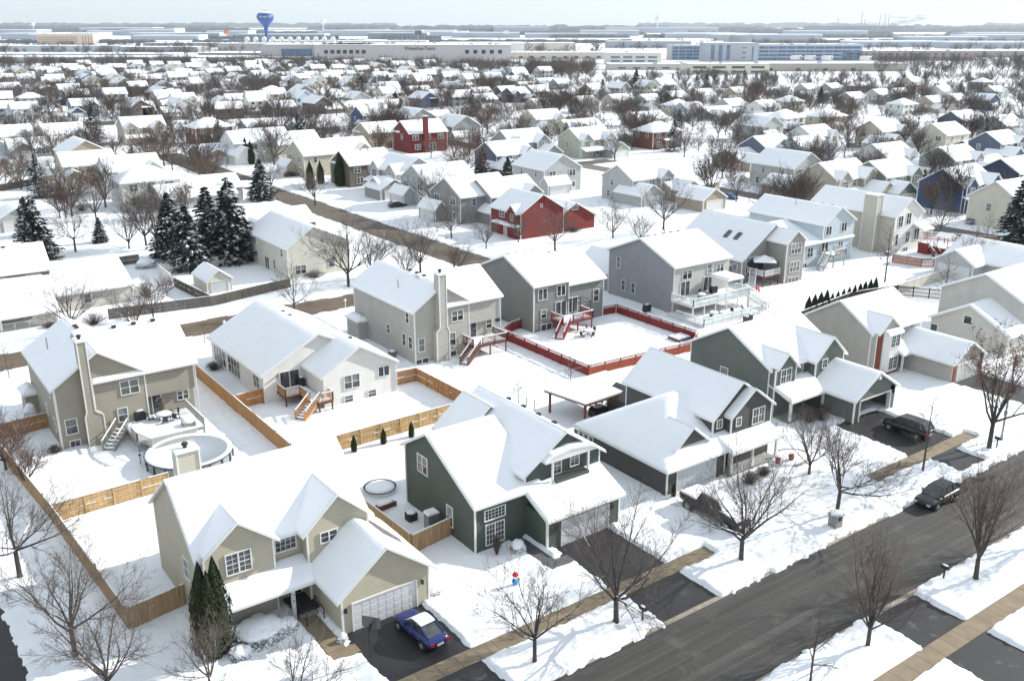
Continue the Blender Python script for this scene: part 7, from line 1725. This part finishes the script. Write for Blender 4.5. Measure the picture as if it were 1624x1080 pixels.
# faraway long white roofs and fields
rnd = random.Random(12); k = 0
ordw = ['first', 'second', 'third', 'fourth', 'fifth', 'sixth', 'seventh', 'eighth', 'ninth', 'tenth', 'eleventh', 'twelfth', 'thirteenth', 'fourteenth', 'fifteenth', 'sixteenth', 'seventeenth', 'eighteenth', 'nineteenth', 'twentieth']
spots = sorted([(rnd.uniform(0, 1624), rnd.uniform(50.5, 66)) for _ in range(34)]+[(1500, 70), (1580, 78), (1420, 76), (1250, 66), (1180, 62)])
FARB = []
for px, py in spots:
    x, y = G(px, py); D_ = math.hypot(x, y); w_ = rnd.uniform(60, 150)*D_/1500; t = empty('depot', (x, y, 0), None, 'warehouse', 'depots near the horizon', AZ-math.pi/2)
    q = MB(); h_ = rnd.uniform(8, 14)*D_/3000+3; q.box(-w_/2, 0, 0, w_/2, D_*.03, h_); lpart('wall', q, PLAINW, t, (.40, .44, .50)); q = MB(); q.box(-w_/2, -.5, h_, w_/2, D_*.03+.5, h_+2); lpart('roof', q, SNOW, t); AUTO.append((t, px, py, 'long white roofed', 'depot'))
# woods that read as masses
def gap_pick(x0, x1, y0, y1):
    def f(r):
        for _ in range(60):
            p, q_ = r.uniform(x0, x1), r.uniform(y0, y1); a, b = G(p, q_)
            if clear_of(a, b, .5) and not (83 < a < 98 and b < 430) and not (178 < a < 191 and b < 230): return p, q_
        return p, q_
    return f
def wood(name, label, n, pick, hgt, m, seed=1, dens=1):
    rnd = random.Random(seed); a, b, c = bare_tree(seed+50, 10.0, 1.25, 1.2, 8, dense=1.0, thin=7.0, lvl=3); base = a; i0 = len(base.v); base.v += b.v; base.f += [tuple(q+i0 for q in f) for f in b.f]; base.m += b.m
    V = np.array(base.v); F = base.f; P = []
    for i in range(n):
        px, py = pick(rnd); x, y = G(px, py); P.append((x, y, rnd.uniform(.7, 1.25)*hgt, rnd.uniform(0, 6.28)))
    vs = []; fs = []
    for j, (x, y, s, az) in enumerate(P):
        ca, sa = math.cos(az), math.sin(az); W2 = np.stack([(V[:, 0]*ca-V[:, 1]*sa)*s*1.15+x, (V[:, 0]*sa+V[:, 1]*ca)*s*1.15+y, V[:, 2]*s], 1); vs.append(W2)
    vs = np.concatenate(vs); nV = len(V); quads = np.array([f for f in F if len(f) == 4], dtype=np.int64)
    allq = np.concatenate([quads+j*nV for j in range(n)])
    me = bpy.data.meshes.new(name); me.vertices.add(len(vs)); me.vertices.foreach_set('co', vs.astype(np.float32).ravel()); me.loops.add(allq.size); me.loops.foreach_set('vertex_index', allq.astype(np.int32).ravel())
    me.polygons.add(len(allq)); me.polygons.foreach_set('loop_start', np.arange(len(allq), dtype=np.int32)*4); me.polygons.foreach_set('loop_total', np.full(len(allq), 4, dtype=np.int32)); me.materials.append(m); me.update(calc_edges=True)
    o = link(name, me); tag(o, label, 'woodland', kind='stuff'); return o
WOODM = mat('far bare wood', (.088, .075, .070), .95, noise=.25, nscale=.02); WOODM2 = mat('far red brown wood', (.10, .076, .066), .95, noise=.2, nscale=.02)
wood('tree_belt', 'belt of bare trees between the far houses and the warehouses', 330, lambda r: (r.uniform(-20, 960), 0) and (lambda p: (p, float(np.interp(p, [0, 200, 420, 700, 900, 960], [109, 106, 108, 112, 120, 124]))+r.uniform(-5, 5)))(r.uniform(-20, 900)), 1.0, WOODM, 1)
wood('tree_belt', 'reddish bare wood left of the big pine', 70, lambda r: (r.uniform(840, 940), r.uniform(110, 124)), 1.15, WOODM2, 2)
wood('tree_belt', 'bare trees along the office blocks at right', 120, lambda r: (r.uniform(900, 1640), r.uniform(124, 139)), .8, WOODM, 3)
wood('tree_belt', 'bare wood at the right of the low tan hall', 70, lambda r: (r.uniform(1390, 1640), r.uniform(100, 122)), 1.2, WOODM, 4)
wood('tree_belt', 'scattered grey trees among the left depots', 160, lambda r: (r.uniform(0, 470), r.uniform(74, 92)), 1.15, WOODM, 5)
wood('tree_belt', 'bare trees among the stores right of the warehouses', 150, lambda r: (r.uniform(780, 1640), r.uniform(68, 90)), 1.3, WOODM, 6)
wood('tree_belt', 'fine grey trees weaving between the far left houses', 260, gap_pick(-10, 420, 110, 165), .8, WOODM, 7)
wood('tree_belt', 'fine brown trees weaving between the far central houses', 240, gap_pick(400, 860, 110, 165), .8, WOODM2, 8)
wood('tree_belt', 'fine grey trees weaving between the far right houses', 220, gap_pick(880, 1640, 138, 180), .75, WOODM, 9)
wood('tree_belt', 'fine bare trees filling the gardens of the middle left blocks', 190, gap_pick(-10, 520, 135, 235), .62, WOODM, 10)
wood('tree_belt', 'fine bare trees filling the gardens of the middle blocks', 150, gap_pick(520, 1000, 135, 240), .58, WOODM2, 11)
wood('tree_belt', 'fine bare trees filling the gardens of the middle right blocks', 180, gap_pick(1000, 1640, 150, 250), .58, WOODM, 12)
# long low wooded rises towards the horizon: lumpy strips with depth
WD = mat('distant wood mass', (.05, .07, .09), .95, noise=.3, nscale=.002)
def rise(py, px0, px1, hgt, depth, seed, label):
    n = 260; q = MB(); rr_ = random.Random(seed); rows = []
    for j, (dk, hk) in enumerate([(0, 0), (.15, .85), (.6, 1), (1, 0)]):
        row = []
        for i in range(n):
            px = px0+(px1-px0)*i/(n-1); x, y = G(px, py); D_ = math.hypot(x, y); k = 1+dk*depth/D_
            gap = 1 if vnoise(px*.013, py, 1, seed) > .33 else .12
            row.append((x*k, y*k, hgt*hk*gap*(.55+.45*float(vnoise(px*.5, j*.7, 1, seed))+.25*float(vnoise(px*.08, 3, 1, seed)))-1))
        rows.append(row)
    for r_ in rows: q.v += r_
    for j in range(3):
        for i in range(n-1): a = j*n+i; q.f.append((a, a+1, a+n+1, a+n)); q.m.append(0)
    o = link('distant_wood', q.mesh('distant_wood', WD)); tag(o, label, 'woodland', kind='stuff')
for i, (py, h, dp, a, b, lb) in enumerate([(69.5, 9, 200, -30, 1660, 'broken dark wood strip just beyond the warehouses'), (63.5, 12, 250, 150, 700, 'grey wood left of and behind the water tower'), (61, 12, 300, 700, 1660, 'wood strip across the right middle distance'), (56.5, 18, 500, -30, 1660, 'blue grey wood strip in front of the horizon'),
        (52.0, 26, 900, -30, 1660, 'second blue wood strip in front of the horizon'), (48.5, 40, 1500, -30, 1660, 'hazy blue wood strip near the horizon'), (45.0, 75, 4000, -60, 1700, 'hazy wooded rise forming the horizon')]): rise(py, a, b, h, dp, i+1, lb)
# steam over the refinery
q = MB(); rs = random.Random(4); x0, y0 = G(1440, 46.5); D0 = math.hypot(x0, y0)
for k in range(16):
    px = rs.uniform(1366, 1470); x, y = G(px, 46.5); s = rs.uniform(18, 40); q.blob(x, y, rs.uniform(40, 120)+(px-1400)*.3, s*2.6, s*2.6, s*.6, rnd=.1, n=12, m=8)
st = link('steam', q.mesh('steam', mat('steam white', (.9, .9, .9), 1), smooth=True)); tag(st, 'white steam drifting over the refinery on the right horizon', 'steam', kind='stuff')

# ---------------------------------------------------------------- labels for the repeats
LAND = [(423, 60, 'the blue water tower'), (663, 200, 'the barn red house'), (1043, 199, 'the brick hip roofed house'), (1276, 85, 'the blue glass office'), (1008, 125, 'the big dark pine'), (1524, 277, 'the bright blue house'), (867, 253, 'the blank walled pale house'),
        (803, 233, 'the slate blue house'), (571, 246, 'the taupe brown house'), (105, 60, 'the peach coloured block'), (610, 90, 'the lettered warehouse'), (20, 205, 'the left edge white house'), (330, 194, 'the left brick house'), (225, 193, 'the beige double gabled house'),
        (1185, 241, 'the long grey tan house'), (1409, 264, 'the green two storey house'), (1612, 300, 'the right edge cream house'), (1155, 112, 'the cream two storey office'), (1005, 95, 'the white three storey office'), (1440, 90, 'the brown brick block'), (591, 176, 'the far blue house'), (1300, 150, 'the dark pine at right'),
        (870, 335, 'the red house'), (335, 350, 'the big spruces'), (1400, 60, 'the refinery stacks'), (1042, 45, 'the white horizon water tower'), (762, 142, 'the far beige house'), (500, 150, 'the far cream house'), (290, 153, 'the far cream house at left'), (1480, 150, 'the far tan house at right')]
buckets = {}
for o, px, py, word, kind in AUTO:
    dist = [math.hypot((px-a)/1.0, (py-b)*1.8) for a, b, _ in LAND]; cand = [i for i in sorted(range(len(LAND)), key=lambda i: dist[i]) if dist[i] > 9][0]
    a, b, nm = LAND[cand]; dx, dy = px-a, py-b
    side = ('left of' if dx < 0 else 'right of') if abs(dx) > 1.6*abs(dy) else ('behind' if dy < 0 else 'in front of')
    buckets.setdefault((word, kind, side, nm), []).append((px, o))
for (word, kind, side, nm), lst in buckets.items():
    lst.sort(key=lambda t: t[0]); noun = {'house': 'house', 'far house': 'distant house', 'tree': 'tree', 'depot': 'depot'}[kind]
    for i, (px, o) in enumerate(lst):
        pre = '' if len(lst) == 1 else ('%s from left, ' % ordw[i] if i < 20 else 'rightmost, ')
        o['label'] = '%s%s %s %s %s' % (pre, word, noun, side, nm)
# ---------------------------------------------------------------- air
hz = bpy.data.materials.new('haze'); hz.use_nodes = True; hn = hz.node_tree; hn.nodes.remove(hn.nodes['Principled BSDF'])
pv = hn.nodes.new('ShaderNodeVolumePrincipled'); pv.inputs['Color'].default_value = (.85, .93, 1, 1); pv.inputs['Density'].default_value = HAZE_D; pv.inputs['Anisotropy'].default_value = .2
hn.links.new(pv.outputs[0], hn.nodes['Material Output'].inputs['Volume'])
q = MB(); q.box(-9500, -700, -3, 31000, 31000, 420)
o = link('haze', q.mesh('haze', hz)); tag(o, 'thin winter haze in the air', 'haze', kind='stuff')
